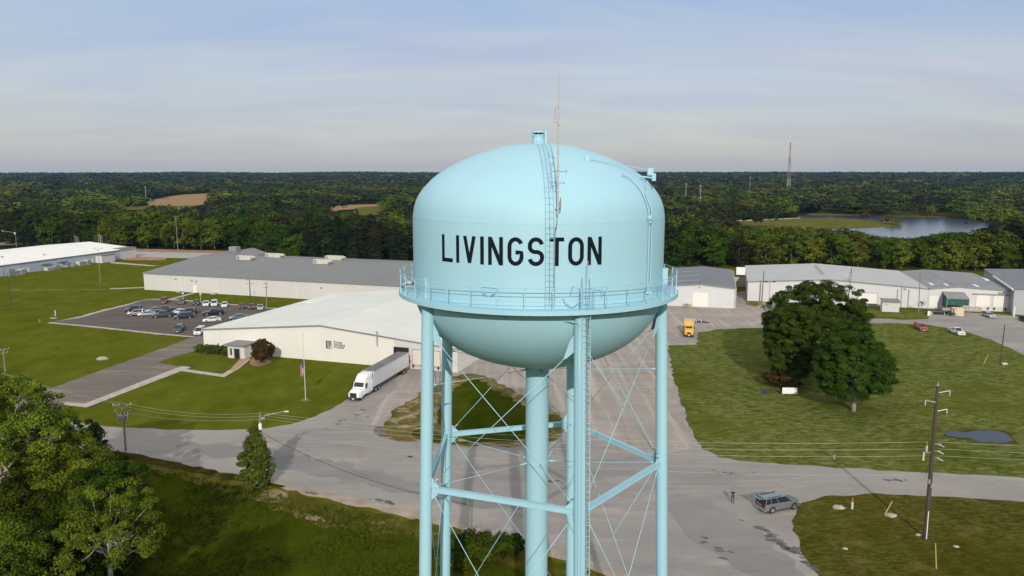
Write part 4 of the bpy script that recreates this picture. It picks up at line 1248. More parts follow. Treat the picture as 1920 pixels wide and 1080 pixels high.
def buildings():
    # ---- B1 cream warehouse with the sign
    A = -18.35
    P0 = G(383, 657); P1 = G(858, 699)
    W = math.dist(P0, P1); A = math.degrees(atan2(P1[1]-P0[1], P1[0]-P0[0]))
    a = R(A)
    T = gable('packaging_plant', 'broad cream warehouse with white roof, wall sign and dock doors behind the parked semi truck', 'warehouse', P0, A, W, 56, 4.95, 7.85, M['cream'], M['roof_w'], ridge_s=on_wall(603, 678, P0, a)[0])
    S = lambda u, v: on_wall(u, v, P0, a)
    # whiter dock end of the front
    s0 = S(740, 688)[0]; s1 = W
    def roofz(s, rs=on_wall(603, 678, P0, a)[0]): return 7.85+(4.95-7.85)*(s-rs)/(W-rs)
    b = MB(); b.xprism([(s0, 0.02), (s1+0.03, 0.02), (s1+0.03, roofz(s1)-0.02), (s0, roofz(s0)-0.02)], -0.05, -0.003)
    b.build('dock_wall_panel', M['wall_w'], T)
    # dock openings
    d0, zt = S(742.5, 664); d1 = S(765, 664)[0]
    f = face(T, 'dock_opening', d0, d1, 1.0, 4.25, M['rubber'], 0.05, 0.055)
    b = MB(); b.bb(d0-0.25, d1+0.25, -0.65, -0.06, 4.25, 4.5); b.bb(d0-0.25, d0, -0.6, -0.06, 1, 4.25); b.bb(d1, d1+0.25, -0.6, -0.06, 1, 4.25)
    b.build('dock_seal', M['rubber'], f)
    e0 = S(773, 664)[0]; e1 = S(826, 668)[0]
    b = MB()
    dr = framed_door(T, e0+0.1, e1-0.1, 1.1, 4.2, M['door_c'], M['steel'], d=0.11)
    b.bb(e0, e1, -0.35, -0.06, 0.75, 1.05); b.build('dock_sill', M['conc'], T)
    for s in (e0+0.2, e1-0.5):
        b = MB(); b.bb(s, s+0.3, -0.55, -0.36, 0.45, 1.05); b.build('dock_bumper', M['rubber'], T)
    face(T, 'wall_lamp', S(769.5, 690)[0], S(769.5, 690)[0]+0.25, 1.6, 1.85, M['steel'], 0.2, 0.06)
    # sign
    sg = bpy.data.objects.new('wall_sign', None); COL.objects.link(sg); sg.parent = T
    x0, zb = S(611, 653); x1, zt = S(647, 640)
    lx0 = S(611.2, 645)[0]; lx1 = S(621.5, 645)[0]
    lz1 = S(611, 638.6)[1]; lz0 = S(611, 653)[1]
    b = MB(); b.bb(lx0, lx1, -0.05, -0.02, lz0, lz1); b.build('logo_panel', M['vinyl'], sg)
    b = MB(); lw = lx1-lx0; lh = lz1-lz0
    # pale lines of the emblem: three nested letter P shapes
    for k in range(3):
        xa = lx0+lw*(0.30+0.12*k); b.bb(xa, xa+lw*0.035, -0.065, -0.052, lz0+lh*0.08, lz1-lh*(0.18+0.06*k))
    b.bb(lx0+lw*0.30, lx0+lw*0.84, -0.07, -0.052, lz1-lh*0.20, lz1-lh*0.17)
    b.bb(lx0+lw*0.80, lx0+lw*0.84, -0.065, -0.052, lz0+lh*0.30, lz1-lh*0.20)
    b.cyl((lx0+lw*0.82, -0.065, lz0+lh*0.17), (lx0+lw*0.82, -0.052, lz0+lh*0.17), lw*0.13, n=20)
    b.build('logo_lines', M['white'], sg)
    tx = S(626, 645)[0]; tx1 = S(647.5, 645)[0]
    b = MB(); b.bb(tx-0.1, tx1+0.1, -0.03, -0.015, S(636, 655.5)[1], S(636, 640)[1]); b.build('sign_panel', mat('sign_white', (0.70, 0.66, 0.63), 0.6, noise=0.08, nscale=1), sg)
    hh = S(636, 640)[1]-S(636, 655.5)[1]; zb = S(636, 655.5)[1]
    for k, wd in enumerate(('Prystup', 'Packaging', 'Products')):
        o = text_mesh(wd, 0.78, M['vinyl'], 'sign_text', sg, (tx, -0.045, zb+hh*(0.74-0.30*k)))
        o['label'] = wd
        mx = max(v.co.x for v in o.data.vertices)
        o.scale = ((tx1-tx)*(0.74, 0.98, 0.88)[k]/mx, 1, 1)
    # windows, porch
    for u in (409.5, 432.5):
        s, z = S(u, 650); face(T, 'window', s-0.14, s+0.14, 1.0, S(u, 643.5)[1], M['glass'], 0.05)
    p0 = S(451, 668)[0]; p1 = S(476, 668)[0]
    pw = p1-p0
    b = MB(); b.bb(p0, p1+0.8, -4.2, -0.05, 0, 3.0); po = b.build('porch', M['wall_w'], T)
    b = MB(); b.bb(p0-0.5, p1+1.2, -5.0, -0.02, 3.01, 3.2); b.build('porch_roof', M['roof_g'], po)
    b = MB(); b.bb(p0+pw*0.50, p0+pw*0.86, -4.26, -4.203, 0.02, 2.2); dd = b.build('door', M['glass'], po)
    b = MB(); b.bb(p0+pw*0.46, p0+pw*0.50, -4.29, -4.204, 0.02, 2.3); b.bb(p0+pw*0.86, p0+pw*0.90, -4.29, -4.204, 0.02, 2.3); b.bb(p0+pw*0.5, p0+pw*0.86, -4.29, -4.204, 2.2, 2.3); b.build('door_frame', M['steel'], dd)
    b = MB(); b.bb(p0+pw*0.18, p0+pw*0.30, -4.25, -4.203, 0.7, 2.2); b.build('window', M['glass'], po)
    # roof stack and downspouts
    s, z = S(708.5, 655)
    b = MB(); b.cyl((s, -0.25, S(708, 648)[1]), (s, -0.25, S(708, 624)[1]), 0.12); b.cyl((s, -0.25, S(708, 624)[1]), (s, -0.25, S(708, 624)[1]+0.35), 0.22, 0.16)
    b.build('vent_pipe', M['steel'], T)
    # low office annex at the back left
    b = MB(); b.bb(2.5, 17, 37.0, 50, 0, 5.5); an = b.build('annex', M['wall_w'], T)
    b = MB(); b.bb(2.2, 17.3, 36.7, 50.3, 5.51, 5.68); b.build('annex_roof', M['roof_w'], an)
    # small items beside the wall at the back left
    # ---- B2 long grey-roofed warehouse
    Q0 = G(271, 543); a2 = R(-18.2)
    T = gable('warehouse', 'long white warehouse with low grey roof behind the car park', 'warehouse', Q0, -18.2, 128, 62, 5.9, 9.0, M['wall_w'], M['roof_g'], along=True, ridge_s=31)
    S2 = lambda u, v: on_wall(u, v, Q0, a2)
    b = MB(); b.xprism([(0, 0), (11, 0), (11, 6.1), (5.5, 7.0), (0, 6.1)], 0, 22); b.M = Matrix()
    b2 = MB(); b2.M = Matrix.Translation((-8.6, 38, 0)); b2.xprism([(0, 0), (14, 0), (14, 6.6), (7, 8.6), (0, 6.6)], 0, 26)
    an = b2.build('annex', M['wall_w'], T)
    b2 = MB(); b2.M = Matrix.Translation((-8.6, 38, 0))
    b2.xprism([(-0.3, 6.55), (7, 8.65), (7, 8.8), (-0.3, 6.72)], -0.3, 26); b2.xprism([(7, 8.65), (14.3, 6.55), (14.3, 6.72), (7, 8.8)], -0.3, 26)
    b2.build('annex_roof', M['roof_g'], an)
    for (u, v, z) in ((460, 491, 7.6), (604, 497, 7.8)):
        x, y = G(u, v, z+0.2); dx, dy = x-Q0[0], y-Q0[1]
        lx, ly = dx*cos(a2)+dy*sin(a2), -dx*sin(a2)+dy*cos(a2)
        hvac(T, lx, ly, 5.9+3.1*ly/31+0.12, 6.0)
    for (u, lx_) in ((530, 0), (663, 0)):
        x, y = G(u, 480, 8.9); dx, dy = x-Q0[0], y-Q0[1]
        lx = dx*cos(a2)+dy*sin(a2); hvac(T, lx, 33.5, 8.9, 6.6)
    x, y = G(491, 496, 7.3); dx, dy = x-Q0[0], y-Q0[1]
    lx, ly = dx*cos(a2)+dy*sin(a2), -dx*sin(a2)+dy*cos(a2)
    b = MB(); b.cyl((lx, ly, 7.0), (lx, ly, 8.3), 0.3); b.cyl((lx, ly, 8.3), (lx, ly, 8.6), 0.45, 0.2); b.build('roof_vent', M['galv'], T)
    x, y = G(340, 478, 8.5); dx, dy = x-Q0[0], y-Q0[1]
    lx, ly = dx*cos(a2)+dy*sin(a2), -dx*sin(a2)+dy*cos(a2)
    b = MB(); b.bb(-3.3, 0.3, 50, 53, 8.2, 10.4); b.build('rooftop_unit', M['steel'], T)
    s, z = S2(366, 547); o = framed_door(T, s-0.55, s+0.55, 0, 2.3, M['door_w'], M['white'], 'door')
    for u in (340.5, 409.5, 555.5):
        s, z = S2(u, 540); b = MB(); b.cyl((s, -0.12, 0), (s, -0.12, 5.75), 0.07, n=8); b.build('downspout', M['white'], T)
    for u, v in ((330, 523), (360, 525.5), (368.5, 527.5), (603, 539.5)):
        s, z = S2(u, v); b = MB(); b.bb(s-0.25, s+0.25, -0.35, -0.02, z-0.2, z+0.2); b.build('wall_lamp', M['steel'], T)
    for u in (340, 404):
        s, z = S2(u, 545); b = MB(); b.bb(s-0.9, s+0.9, -1.6, -0.05, 0, 0.35); b.build('splash_block', M['conc'], T)
    # ---- B3 far left long building
    Z0 = G(255, 482); Z1 = G(0, 519); L_ = math.dist(Z0, Z1)+70
    d = Vector((Z0[0]-Z1[0], Z0[1]-Z1[1])).normalized()
    o3 = (Z0[0]-d.x*L_, Z0[1]-d.y*L_); deg3 = math.degrees(atan2(d.y, d.x)); a3 = R(deg3)
    T = gable('warehouse', 'low blue-grey warehouse with bright white roof at the left edge', 'warehouse', o3, deg3, L_, 54, 4.4, 6.7, M['wall_b'], M['roof_w2'], along=True, ridge_s=27)
    S3 = lambda u, v: on_wall(u, v, o3, a3)
    s0 = S3(226, 480)[0]
    b = MB(); b.bb(s0, L_+0.4, -0.3, 14, 4.72, 5.0); b.build('roof_extension', M['roof_g'], T)
    b = MB(); b.bb(s0, L_+0.05, -0.06, -0.004, 0, 4.2); b.build('wall_panel', M['wall_w'], T)
    for u, v, w, h_, m, nm in ((22, 512, 3.2, 2.0, 'hvac', 'cooling_unit'), (34, 508, 2.0, 2.2, 'hvac', 'cooling_unit'), (12, 504, 2.6, 2.8, 'steel', 'cooling_unit'), (86, 500, 3.6, 1.3, 'hvac', 'cooling_unit'), (104, 500, 1.6, 1.4, 'galv', 'cooling_unit'), (146, 494, 3.6, 2.0, 'hvac', 'cooling_unit'), (158, 492, 2.2, 2.2, 'hvac', 'cooling_unit'), (132, 496, 1.8, 1.2, 'galv', 'cooling_unit'), (98, 502, 1.5, 1.8, 'galv', 'cooling_unit')):
        s = S3(u, v)[0]; b = MB(); b.bb(s-w/2, s+w/2, -2.6, -0.6, 0, h_); un = b.build(nm, M[m], T, bevel=0.04)
        b = MB(); b.bb(s-w/2+0.2, s+w/2-0.2, -2.64, -2.605, 0.3, h_-0.25); b.build('grille', M['steel'], un)
    s = S3(194, 485)[0]; b = MB(); b.bb(s-4.6, s+3.4, -3.4, -0.02, 0, 3.4); en = b.build('entry_block', M['wall_w'], T)
    b = MB(); b.bb(s-4.9, s+3.7, -3.7, -0.01, 3.41, 3.6); b.build('entry_roof', M['trim'], en)
    for u in (24, 44, 115, 124, 163, 174, 203, 52):
        s = S3(u, 495)[0]; b = MB(); b.bb(s-0.5, s+0.5, -0.07, -0.01, 0, 2.2); b.build('door', M['door_w'], T)
    for u in (84, 116): 
        s = S3(u, 495)[0]; b = MB(); b.bb(s-2.2, s+2.2, -1.4, -0.02, 2.7, 2.9); b.build('awning', M['steel'], T)
    for x, y in ((20, 12), (55, 20), (L_-60, 14), (L_-45, 8)):
        b = MB(); b.bb(x, x+0.8, y, y+0.8, 4.4+2.3*y/27+0.1, 4.4+2.3*y/27+0.7); b.build('roof_vent', M['galv'], T)
    # ---- R1 small shed
    q1 = G(1376, 578.5); a4 = R(-14.6); W4 = 20.6
    o4 = (q1[0]-W4*cos(a4), q1[1]-W4*sin(a4))
    rs = on_wall(1312.5, 576, o4, a4)[0]
    T = gable('storage_shed', 'small white metal shed with dark grey roof beside the tank', 'shed', o4, -14.6, W4, 46, 6.1, 7.0, M['wall_n'], M['roof_d'], ridge_s=rs)
    S4 = lambda u, v: on_wall(u, v, o4, a4)
    s0, zt = S4(1299, 547.5); s1 = S4(1328, 550)[0]
    framed_door(T, s0, s1, 0.1, zt, M['door_w'], M['wall_w'])
    s, z = S4(1312, 538.3); face(T, 'wall_lamp', s-0.2, s+0.2, z-0.2, z+0.2, M['steel'], 0.3)
    b = MB(); b.bb(W4+0.05, W4+0.6, 1, 45, 0, 6.0); b.build('side_lean_to', M['conc'], T)
    for y in (9, 21, 33):
        b = MB(); b.xprism([(0.3, 6.1+0.3*0.9/rs+0.18), (rs-0.4, 7.0-0.04+0.15), (rs-0.4, 7.0+0.17), (0.3, 6.1+0.05+0.2)], y, y+0.12); b.build('skylight', M['roof_r2'], T)
    # ---- R2 big white warehouse
    o5 = G(1401, 564); a5 = R(-15.6)
    end = on_wall(1738, 578, o5, a5)[0]
    rs = on_wall(1553, 570, o5, a5)[0]
    T = gable('warehouse', 'large white warehouse with pale grey roof behind the two big oaks', 'warehouse', o5, -15.6, end, 43.5, 6.2, 7.75, M['wall_n'], M['roof_r2'], ridge_s=rs, eave_r=6.0)
    S5 = lambda u, v: on_wall(u, v, o5, a5)
    s0, zt = S5(1608, 550); s1 = S5(1645, 550)[0]
    framed_door(T, s0, s1, 0.9, S5(1626, 549.5)[1], M['door_w'], M['steel'])
    face(T, 'dock_apron', s0-0.2, s1+0.2, 0.6, 0.85, M['conc'], 0.5)
    face(T, 'wall_base', s0, s1, 0.0, 0.58, M['wall_w'], 0.10)
    for u in (1424, 1682, 1703):
        s, z = S5(u, 560); b = MB(); b.cyl((s, -0.12, 0.0), (s, -0.12, 5.6), 0.10, n=8); b.build('downspout', M['steel'], T)
    s, z = S5(1697, 541.5); face(T, 'wall_lamp', s-0.3, s+0.3, z-0.25, z+0.2, M['steel'], 0.35)
    for k in range(5):
        x_ = rs-0.8; y_ = 12+5.0*k
        b = MB(); b.cyl((x_, y_, 7.6), (x_, y_, 8.3), 0.35); b.cyl((x_, y_, 8.3), (x_, y_, 8.6), 0.5, 0.3); b.build('roof_vent', M['steel'], T)
    # small white pump house in front of it
    s0, z = S5(1648, 570); s1 = S5(1683, 570)[0]
    px, py = G(1653.5, 584.5)
    K = thing('utility_hut', 'small white lean-to hut with grey roof before the big white warehouse', 'hut', (px, py, 0), a5)
    w = 4.6
    b = MB(); b.bb(0, w, 0, 3.0, 0, 2.9); b.build('wall', M['wall_w'], K)
    b = MB(); b.add([(-0.3, -0.3, 2.92), (w+0.3, -0.3, 2.92), (w+0.3, 3.2, 3.5), (-0.3, 3.2, 3.5), (-0.3, -0.3, 3.05), (w+0.3, -0.3, 3.05), (w+0.3, 3.2, 3.63), (-0.3, 3.2, 3.63)], [(3, 2, 1, 0), (4, 5, 6, 7), (0, 1, 5, 4), (1, 2, 6, 5), (2, 3, 7, 6), (3, 0, 4, 7)])
    b.build('roof', M['roof_g'], K)
    b = MB(); b.bb(0.9, 1.3, -0.15, -0.003, 2.1, 2.4); b.build('wall_lamp', M['steel'], K)
    # ---- R3 attached unit with mottled roof
    e5 = Vector((cos(a5), sin(a5)))
    o6 = (o5[0]+e5.x*(end+0.05), o5[1]+e5.y*(end+0.05))
    S6 = lambda u, v: on_wall(u, v, o6, a5)
    W6 = S6(1898, 592)[0]
    rs = S6(1793, 580)[0]
    T = gable('warehouse', 'white dock building with mottled grey roof and green canopy joined to the big warehouse', 'warehouse', o6, -15.6, W6, 42, 6.0, 6.9, M['wall_n'], M['roof_r3'], ridge_s=rs, eave_r=6.2)
    s0, z0 = S6(1743.5, 554); s1 = S6(1760, 555)[0]
    framed_door(T, s0, s1, 0.5, z0, M['door_w'], M['wall_w'])
    s0, z0 = S6(1831, 559); s1 = S6(1857, 560)[0]; s2 = S6(1863, 560)[0]; s3 = S6(1890, 561.5)[0]
    framed_door(T, s0, s1, 1.3, 4.7, M['door_w'], M['wall_w']); framed_door(T, s2, s3, 1.3, 4.7, M['door_w'], M['wall_w'])
    b = MB(); b.bb(s0-1.2, s3+0.6, -0.45, -0.1, 4.95, 5.2); b.build('door_hood', M['steel'], T)
    for s in (s0-0.4, s1-0.6, s2+0.2, s3-0.6): 
        b = MB(); b.bb(s, s+0.35, -0.3, -0.02, 0.5, 1.15); b.build('dock_bumper', M['rubber'], T)
    s = S6(1875, 549)[0]; face(T, 'wall_lamp', s-0.3, s+0.3, 5.4, 5.8, M['steel'], 0.4)
    for (xa, ya) in ((2.0, 6), (5.5, 3), (13.5, 3), (W6-1.5, 22)):
        zz = 6.0+(0.9*xa/rs if xa < rs else 0.9-0.7*(xa-rs)/(W6-rs))+0.2
        b = MB(); b.bb(xa, xa+0.9, ya, ya+4.5, zz-0.1, zz+0.03+0.01*ya); b.build('skylight', M['white'], T)
    # green canopy over the dock
    c0, z = S6(1766, 557); c1 = S6(1806, 565)[0]
    cn = bpy.data.objects.new('dock_canopy', None); COL.objects.link(cn); cn.parent = T
    b = MB(); b.add([(c0, -0.03, 5.3), (c1, -0.03, 5.3), (c1+0.5, -4.6, 3.9), (c0+0.3, -4.6, 3.9), (c0, -0.03, 5.42), (c1, -0.03, 5.42), (c1+0.5, -4.6, 4.02), (c0+0.3, -4.6, 4.02)], [(3, 2, 1, 0), (4, 5, 6, 7), (0, 1, 5, 4), (1, 2, 6, 5), (2, 3, 7, 6), (3, 0, 4, 7)])
    b.build('canopy_roof', M['trim'], cn)
    b = MB(); b.bb(c0+0.4, c1+0.3, -4.5, -4.45, 2.0, 3.88); b.bb(c0+0.3, c0+0.35, -4.45, -0.05, 0.9, 3.9); b.bb(c0+0.3, c1, -0.10, -0.06, 0.9, 4.2); b.build('canopy_curtain', M['green_canvas'], cn)
    b = MB()
    for s in (c0+0.35, c1+0.35): b.bb(s-0.07, s+0.07, -4.62, -4.5, 0, 3.9)
    b.build('canopy_post', M['steel'], cn)
    b = MB(); b.bb(c0-0.2, c1+4.6, -2.0, -0.02, 0, 1.1); b.build('loading_dock', M['conc'], T)
    # ---- far right dim grey shed
    pf, pn = Vector((165.0, 268.0)), Vector((141.6, 212.0)); d7 = (pf-pn).normalized(); a7 = atan2(d7.y, d7.x)-pi/2
    o7 = tuple(pn+d7*10); L7 = (pf-pn).length-10
    K = thing('warehouse', 'dim grey shed with white roof trim at the right edge', 'warehouse', (o7[0], o7[1], 0), a7)
    b = MB(); b.bb(0, 40, 0, L7, 0, 7.3); b.build('wall', M['wall_g'], K)
    b = MB(); b.add([(-0.3, -0.3, 7.32), (40, -0.3, 9.0), (40, L7+.3, 9.0), (-0.3, L7+.3, 7.32), (-0.3, -0.3, 7.46), (40, -0.3, 9.14), (40, L7+.3, 9.14), (-0.3, L7+.3, 7.46)], [(3, 2, 1, 0), (4, 5, 6, 7), (0, 1, 5, 4), (1, 2, 6, 5), (2, 3, 7, 6), (3, 0, 4, 7)])
    b.build('roof', M['roof_d'], K)
    b = MB(); b.bb(-0.62, -0.32, -0.3, L7*0.62, 7.1, 7.5); b.build('roof_trim', M['white'], K)
    # ---- bits between the sheds
    x, y = G(1384, 548); K = thing('concrete_wall', 'low pale wall closing the gap between shed and warehouse', 'wall', (x, y+14, 0), a5)
    b = MB(); b.bb(0, 7.5, 0, 0.4, 0, 3.4); b.build('wall_panel', M['conc'], K)
    b = MB(); b.bb(-0.1, 7.6, -0.1, 0.5, 3.41, 3.55); b.build('coping', M['trim'], K)
    x, y = G(1396, 521); K = thing('box_trailer', 'white box trailer parked behind the gap beside the big warehouse', 'trailer', (x, y, 0), a5)
    b = MB(); b.bb(-3.2, 3.2, 0, 2.5, 1.1, 3.9); b.build('trailer_box', M['white'], K, bevel=0.05)
    for s in (-2.0, 1.4, 2.3):
        b = MB(); b.cyl((s, 0.0, 0.5), (s, 0.4, 0.5), 0.5, n=14); b.build('wheel', M['rubber'], K)
    b = MB(); b.bb(-3.2, 3.2, 0.4, 2.1, 0.85, 1.08); b.build('chassis', M['rubber'], K)


buildings()
# ================================================================ vehicles
CARPAINT = {}


def paint(name, col, rough=0.28, metal=0.25):
    if name not in CARPAINT:
        CARPAINT[name] = mat('car_paint_'+name, col, rough, metal, noise=0.08, nscale=2, coat=0.6)
    return CARPAINT[name]


def wheel(parent, x, y, r, w, side):
    b = MB(); n = 18
    prof = [(r*0.62, -w/2), (r*0.96, -w/2), (r, -w/2+0.03), (r, w/2-0.03), (r*0.96, w/2), (r*0.62, w/2)]
    b.M = Matrix.Translation((x, y, r)) @ Matrix.Rotation(pi/2, 4, 'X')
    b.lathe(prof, n=n)
    wh = b.build('wheel', M['rubber'], parent, smooth=True, auto=40)
    b = MB(); b.M = Matrix.Translation((x, y, r)) @ Matrix.Rotation(pi/2, 4, 'X')
    s = -1 if side > 0 else 1
    b.lathe([(0.01, s*w*0.44), (r*0.2, s*w*0.46), (r*0.55, s*w*0.45), (r*0.66, s*w*0.505), (r*0.66, -s*w*0.4)], n=n)
    b.build('rim', M['chrome'], wh, smooth=True, auto=40)
    return wh


def sect(x, w, zb, zm, zt, tw):
    """body section: sill, belly bulge, shoulder"""
    return [(x, -w*0.90, zb), (x, -w, zb+0.12), (x, -w, zm), (x, -w*tw, zt), (x, w*tw, zt), (x, w, zm), (x, w, zb+0.12), (x, w*0.90, zb)]


def loft(b, secs):
    n = len(secs[0]); vs = [p for s in secs for p in s]; fs = []
    for j in range(len(secs)-1):
        for i in range(n):
            fs.append((j*n+i, j*n+(i+1) % n, (j+1)*n+(i+1) % n, (j+1)*n+i))
    fs += [tuple(range(n-1, -1, -1)), tuple(range((len(secs)-1)*n, len(secs)*n))]
    b.add(vs, fs)


KIND = {
    # L, W, wheel r, body stations (x frac, half width frac, zm, zt), greenhouse (x0,x1 roof,x2 roof,x3, roof z), belt z
    'sedan': dict(L=4.8, W=1.82, r=0.33, st=[(-.5, .84, .62, .78), (-.47, .94, .66, .95), (-.30, 1, .70, .98), (0, 1, .70, .95), (.22, 1, .68, .93), (.42, .96, .60, .80), (.48, .90, .55, .70), (.5, .78, .50, .60)], gh=(-.42, -.20, .06, .26, 1.44), ax=.30),
    'suv': dict(L=4.9, W=1.92, r=0.38, st=[(-.5, .92, .80, 1.05), (-.48, .98, .85, 1.10), (-.30, 1, .85, 1.12), (0, 1, .85, 1.10), (.22, 1, .85, 1.08), (.42, .96, .78, 1.00), (.48, .92, .70, .92), (.5, .84, .65, .80)], gh=(-.49, -.44, .10, .26, 1.76), ax=.30),
    'minivan': dict(L=5.05, W=1.96, r=0.34, st=[(-.5, .92, .75, 1.0), (-.48, .98, .80, 1.05), (-.30, 1, .80, 1.06), (0, 1, .80, 1.04), (.25, 1, .78, 1.0), (.42, .96, .68, .88), (.48, .90, .60, .78), (.5, .80, .55, .66)], gh=(-.49, -.43, .14, .36, 1.74), ax=.31),
    'pickup': dict(L=5.8, W=2.0, r=0.42, st=[(-.5, .94, .85, 1.12), (-.48, .98, .88, 1.15), (-.10, 1, .88, 1.15), (0, 1, .88, 1.14), (.22, 1, .86, 1.12), (.42, .98, .80, 1.05), (.485, .95, .75, 1.0), (.5, .88, .70, .90)], gh=(-.12, -.085, .11, .21, 1.88), ax=.31),
}


def make_car(kind, col, label, group=None, name=None, cat=None, lights=True, open_hatch=False, scale=1.0, rails=False):
    k = KIND[kind]; L_, W = k['L'], k['W']
    T = thing(name or {'sedan': 'parked_car', 'suv': 'parked_suv', 'minivan': 'parked_minivan', 'pickup': 'pickup_truck'}[kind], label, cat or {'sedan': 'car', 'suv': 'car', 'minivan': 'minivan', 'pickup': 'pickup truck'}[kind], group=group)
    b = MB(); zb = k['r']*0.72
    loft(b, [sect(x*L_, W/2*w, zb, zm, zt, 0.93) for x, w, zm, zt in k['st']])
    body = b.build('body', col, T, smooth=True, auto=38, bevel=0.0)
    if kind == 'pickup':
        b = MB(); zt = 1.17
        b.bb(-0.485*L_, -0.135*L_, -W*0.42, W*0.42, 1.165, 1.19); b.build('bed_liner', M['rubber'], body)
        b = MB()
        for s in (-1, 1): b.bb(-0.495*L_, -0.12*L_, s*W*0.43, s*W*0.475, 1.13, 1.27)
        b.bb(-0.5*L_, -0.485*L_, -W*0.43, W*0.43, 1.13, 1.27); b.build('bed_rail', col, body)
    # greenhouse
    x0, x1, x2, x3, zr = k['gh']; x0, x1, x2, x3 = x0*L_, x1*L_, x2*L_, x3*L_
    def zt_at(x):
        st = k['st']; f = x/L_
        for (a, _, _, za), (c, _, _, zc) in zip(st, st[1:]):
            if a <= f <= c: return za+(zc-za)*(f-a)/(c-a)
        return st[0][3]
    hb, ht = W/2*0.905, W/2*0.74
    z0, z3 = zt_at(x0)-0.02, zt_at(x3)-0.02
    b = MB()
    b.add([(x0, -hb, z0), (x3, -hb, z3), (x3, hb, z3), (x0, hb, z0), (x1, -ht, zr-0.05), (x2, -ht, zr-0.05), (x2, ht, zr-0.05), (x1, ht, zr-0.05)],
          [(3, 2, 1, 0), (4, 5, 6, 7), (0, 1, 5, 4), (1, 2, 6, 5), (2, 3, 7, 6), (3, 0, 4, 7)])
    gl = b.build('windows', M['glass'], body)
    b = MB()
    vs = [(x1-0.03, -ht-0.02, zr-0.06), (x2+0.03, -ht-0.02, zr-0.06), (x2+0.03, ht+0.02, zr-0.06), (x1-0.03, ht+0.02, zr-0.06), (x1+0.08, -ht+0.06, zr), (x2-0.10, -ht+0.06, zr), (x2-0.10, ht-0.06, zr), (x1+0.08, ht-0.06, zr)]
    b.add(vs, [(3, 2, 1, 0), (4, 5, 6, 7), (0, 1, 5, 4), (1, 2, 6, 5), (2, 3, 7, 6), (3, 0, 4, 7)])
    b.build('roof', col, body, bevel=0.03)
    b = MB(); o = 0.012
    for s in (-1, 1):
        ps = [((x0, z0), (x1, zr-0.06)), ((x3, z3), (x2, zr-0.06))]
        for f in ((0.5,) if kind != 'pickup' else (0.45,)):
            xb = x0+(x3-x0)*f; ps.append(((xb, zt_at(xb)), (x1+(x2-x1)*f, zr-0.06)))
        if kind in ('suv', 'minivan'):
            xb = x0+(x3-x0)*0.22; ps.append(((xb, zt_at(xb)), (x1+(x2-x1)*0.20, zr-0.06)))
        for (xa, za), (xc, zc) in ps:
            b = MB(); b.cyl((xa, s*(hb+o), za), (xc, s*(ht+o), zc), 0.045, n=6); b.build('pillar', col, body)
    if rails:
        for s in (-1, 1):
            b = MB(); b.bb(x1+0.15, x2-0.5, s*ht*0.90, s*ht*0.84, zr+0.01, zr+0.07); b.build('roof_rail', M['rubber'], body)
    # lights, plate, grille, bumpers, mirrors
    xf, xr = L_/2, -L_/2
    zf = k['st'][-1][2]; zh = k['st'][-2][2]
    for s in (-1, 1):
        b = MB(); b.box((xf*0.955, s*W*0.375, zh+0.03), (0.20, W*0.16, 0.16)); b.build('headlight', M['lamp'], body, bevel=0.03)
        b = MB(); b.box((xr*0.972, s*W*0.42, k['st'][1][2]+0.08), (0.16, W*0.11, 0.20 if kind == 'sedan' else 0.36)); b.build('tail_light', M['red'], body, bevel=0.02)
        b = MB(); b.box((x3*0.86, s*(W/2+0.10), zt_at(x3)+0.09), (0.14, 0.22, 0.14)); b.build('side_mirror', col, body, bevel=0.03)
    b = MB(); b.box((xf*0.985, 0, zf), (0.10, W*0.42, 0.16)); b.build('grille', M['rubber'], body)
    b = MB(); b.box((xf*0.992, 0, zf-0.18), (0.08, 0.34, 0.12)); b.build('number_plate', M['white'], body)
    b = MB(); b.box((xf*0.965, 0, zb+0.08), (0.2, W*0.86, 0.14)); b.build('front_bumper', col if kind in ('sedan', 'minivan') else M['steel'], body, bevel=0.03)
    b = MB(); b.box((xr*0.985, 0, zb+0.10), (0.18, W*0.88, 0.16)); b.build('rear_bumper', col if kind in ('sedan', 'minivan') else M['steel'], body, bevel=0.03)
    b = MB(); b.bb(-L_*0.44, L_*0.44, -W*0.42, W*0.42, zb-0.12, zb+0.02); b.build('underbody', M['rubber'], T)
    for sx in (-1, 1):
        for sy in (-1, 1):
            x = sx*k['ax']*L_+(0.08 if sx > 0 else 0)
            wheel(T, x, sy*(W/2-0.075), k['r'], 0.22, sy)
            b = MB(); b.M = Matrix.Translation((x, sy*(W/2-0.01), k['r']+0.02)) @ Matrix.Rotation(pi/2, 4, 'X')
            b.lathe([(k['r']*0.98, -0.02), (k['r']*1.15, -0.02), (k['r']*1.15, 0.02), (k['r']*0.98, 0.02), (k['r']*0.98, -0.02)], n=20)
            b.build('wheel_arch', M['rubber'], body)
    if scale != 1.0: T.scale = (scale,)*3
    return T


def put(o, u, v, deg):
    x, y = G(u, v); o.location = (x, y, 0.04 if v < 640 and u < 700 else 0.03); o.rotation_euler = (0, 0, R(deg)); return o


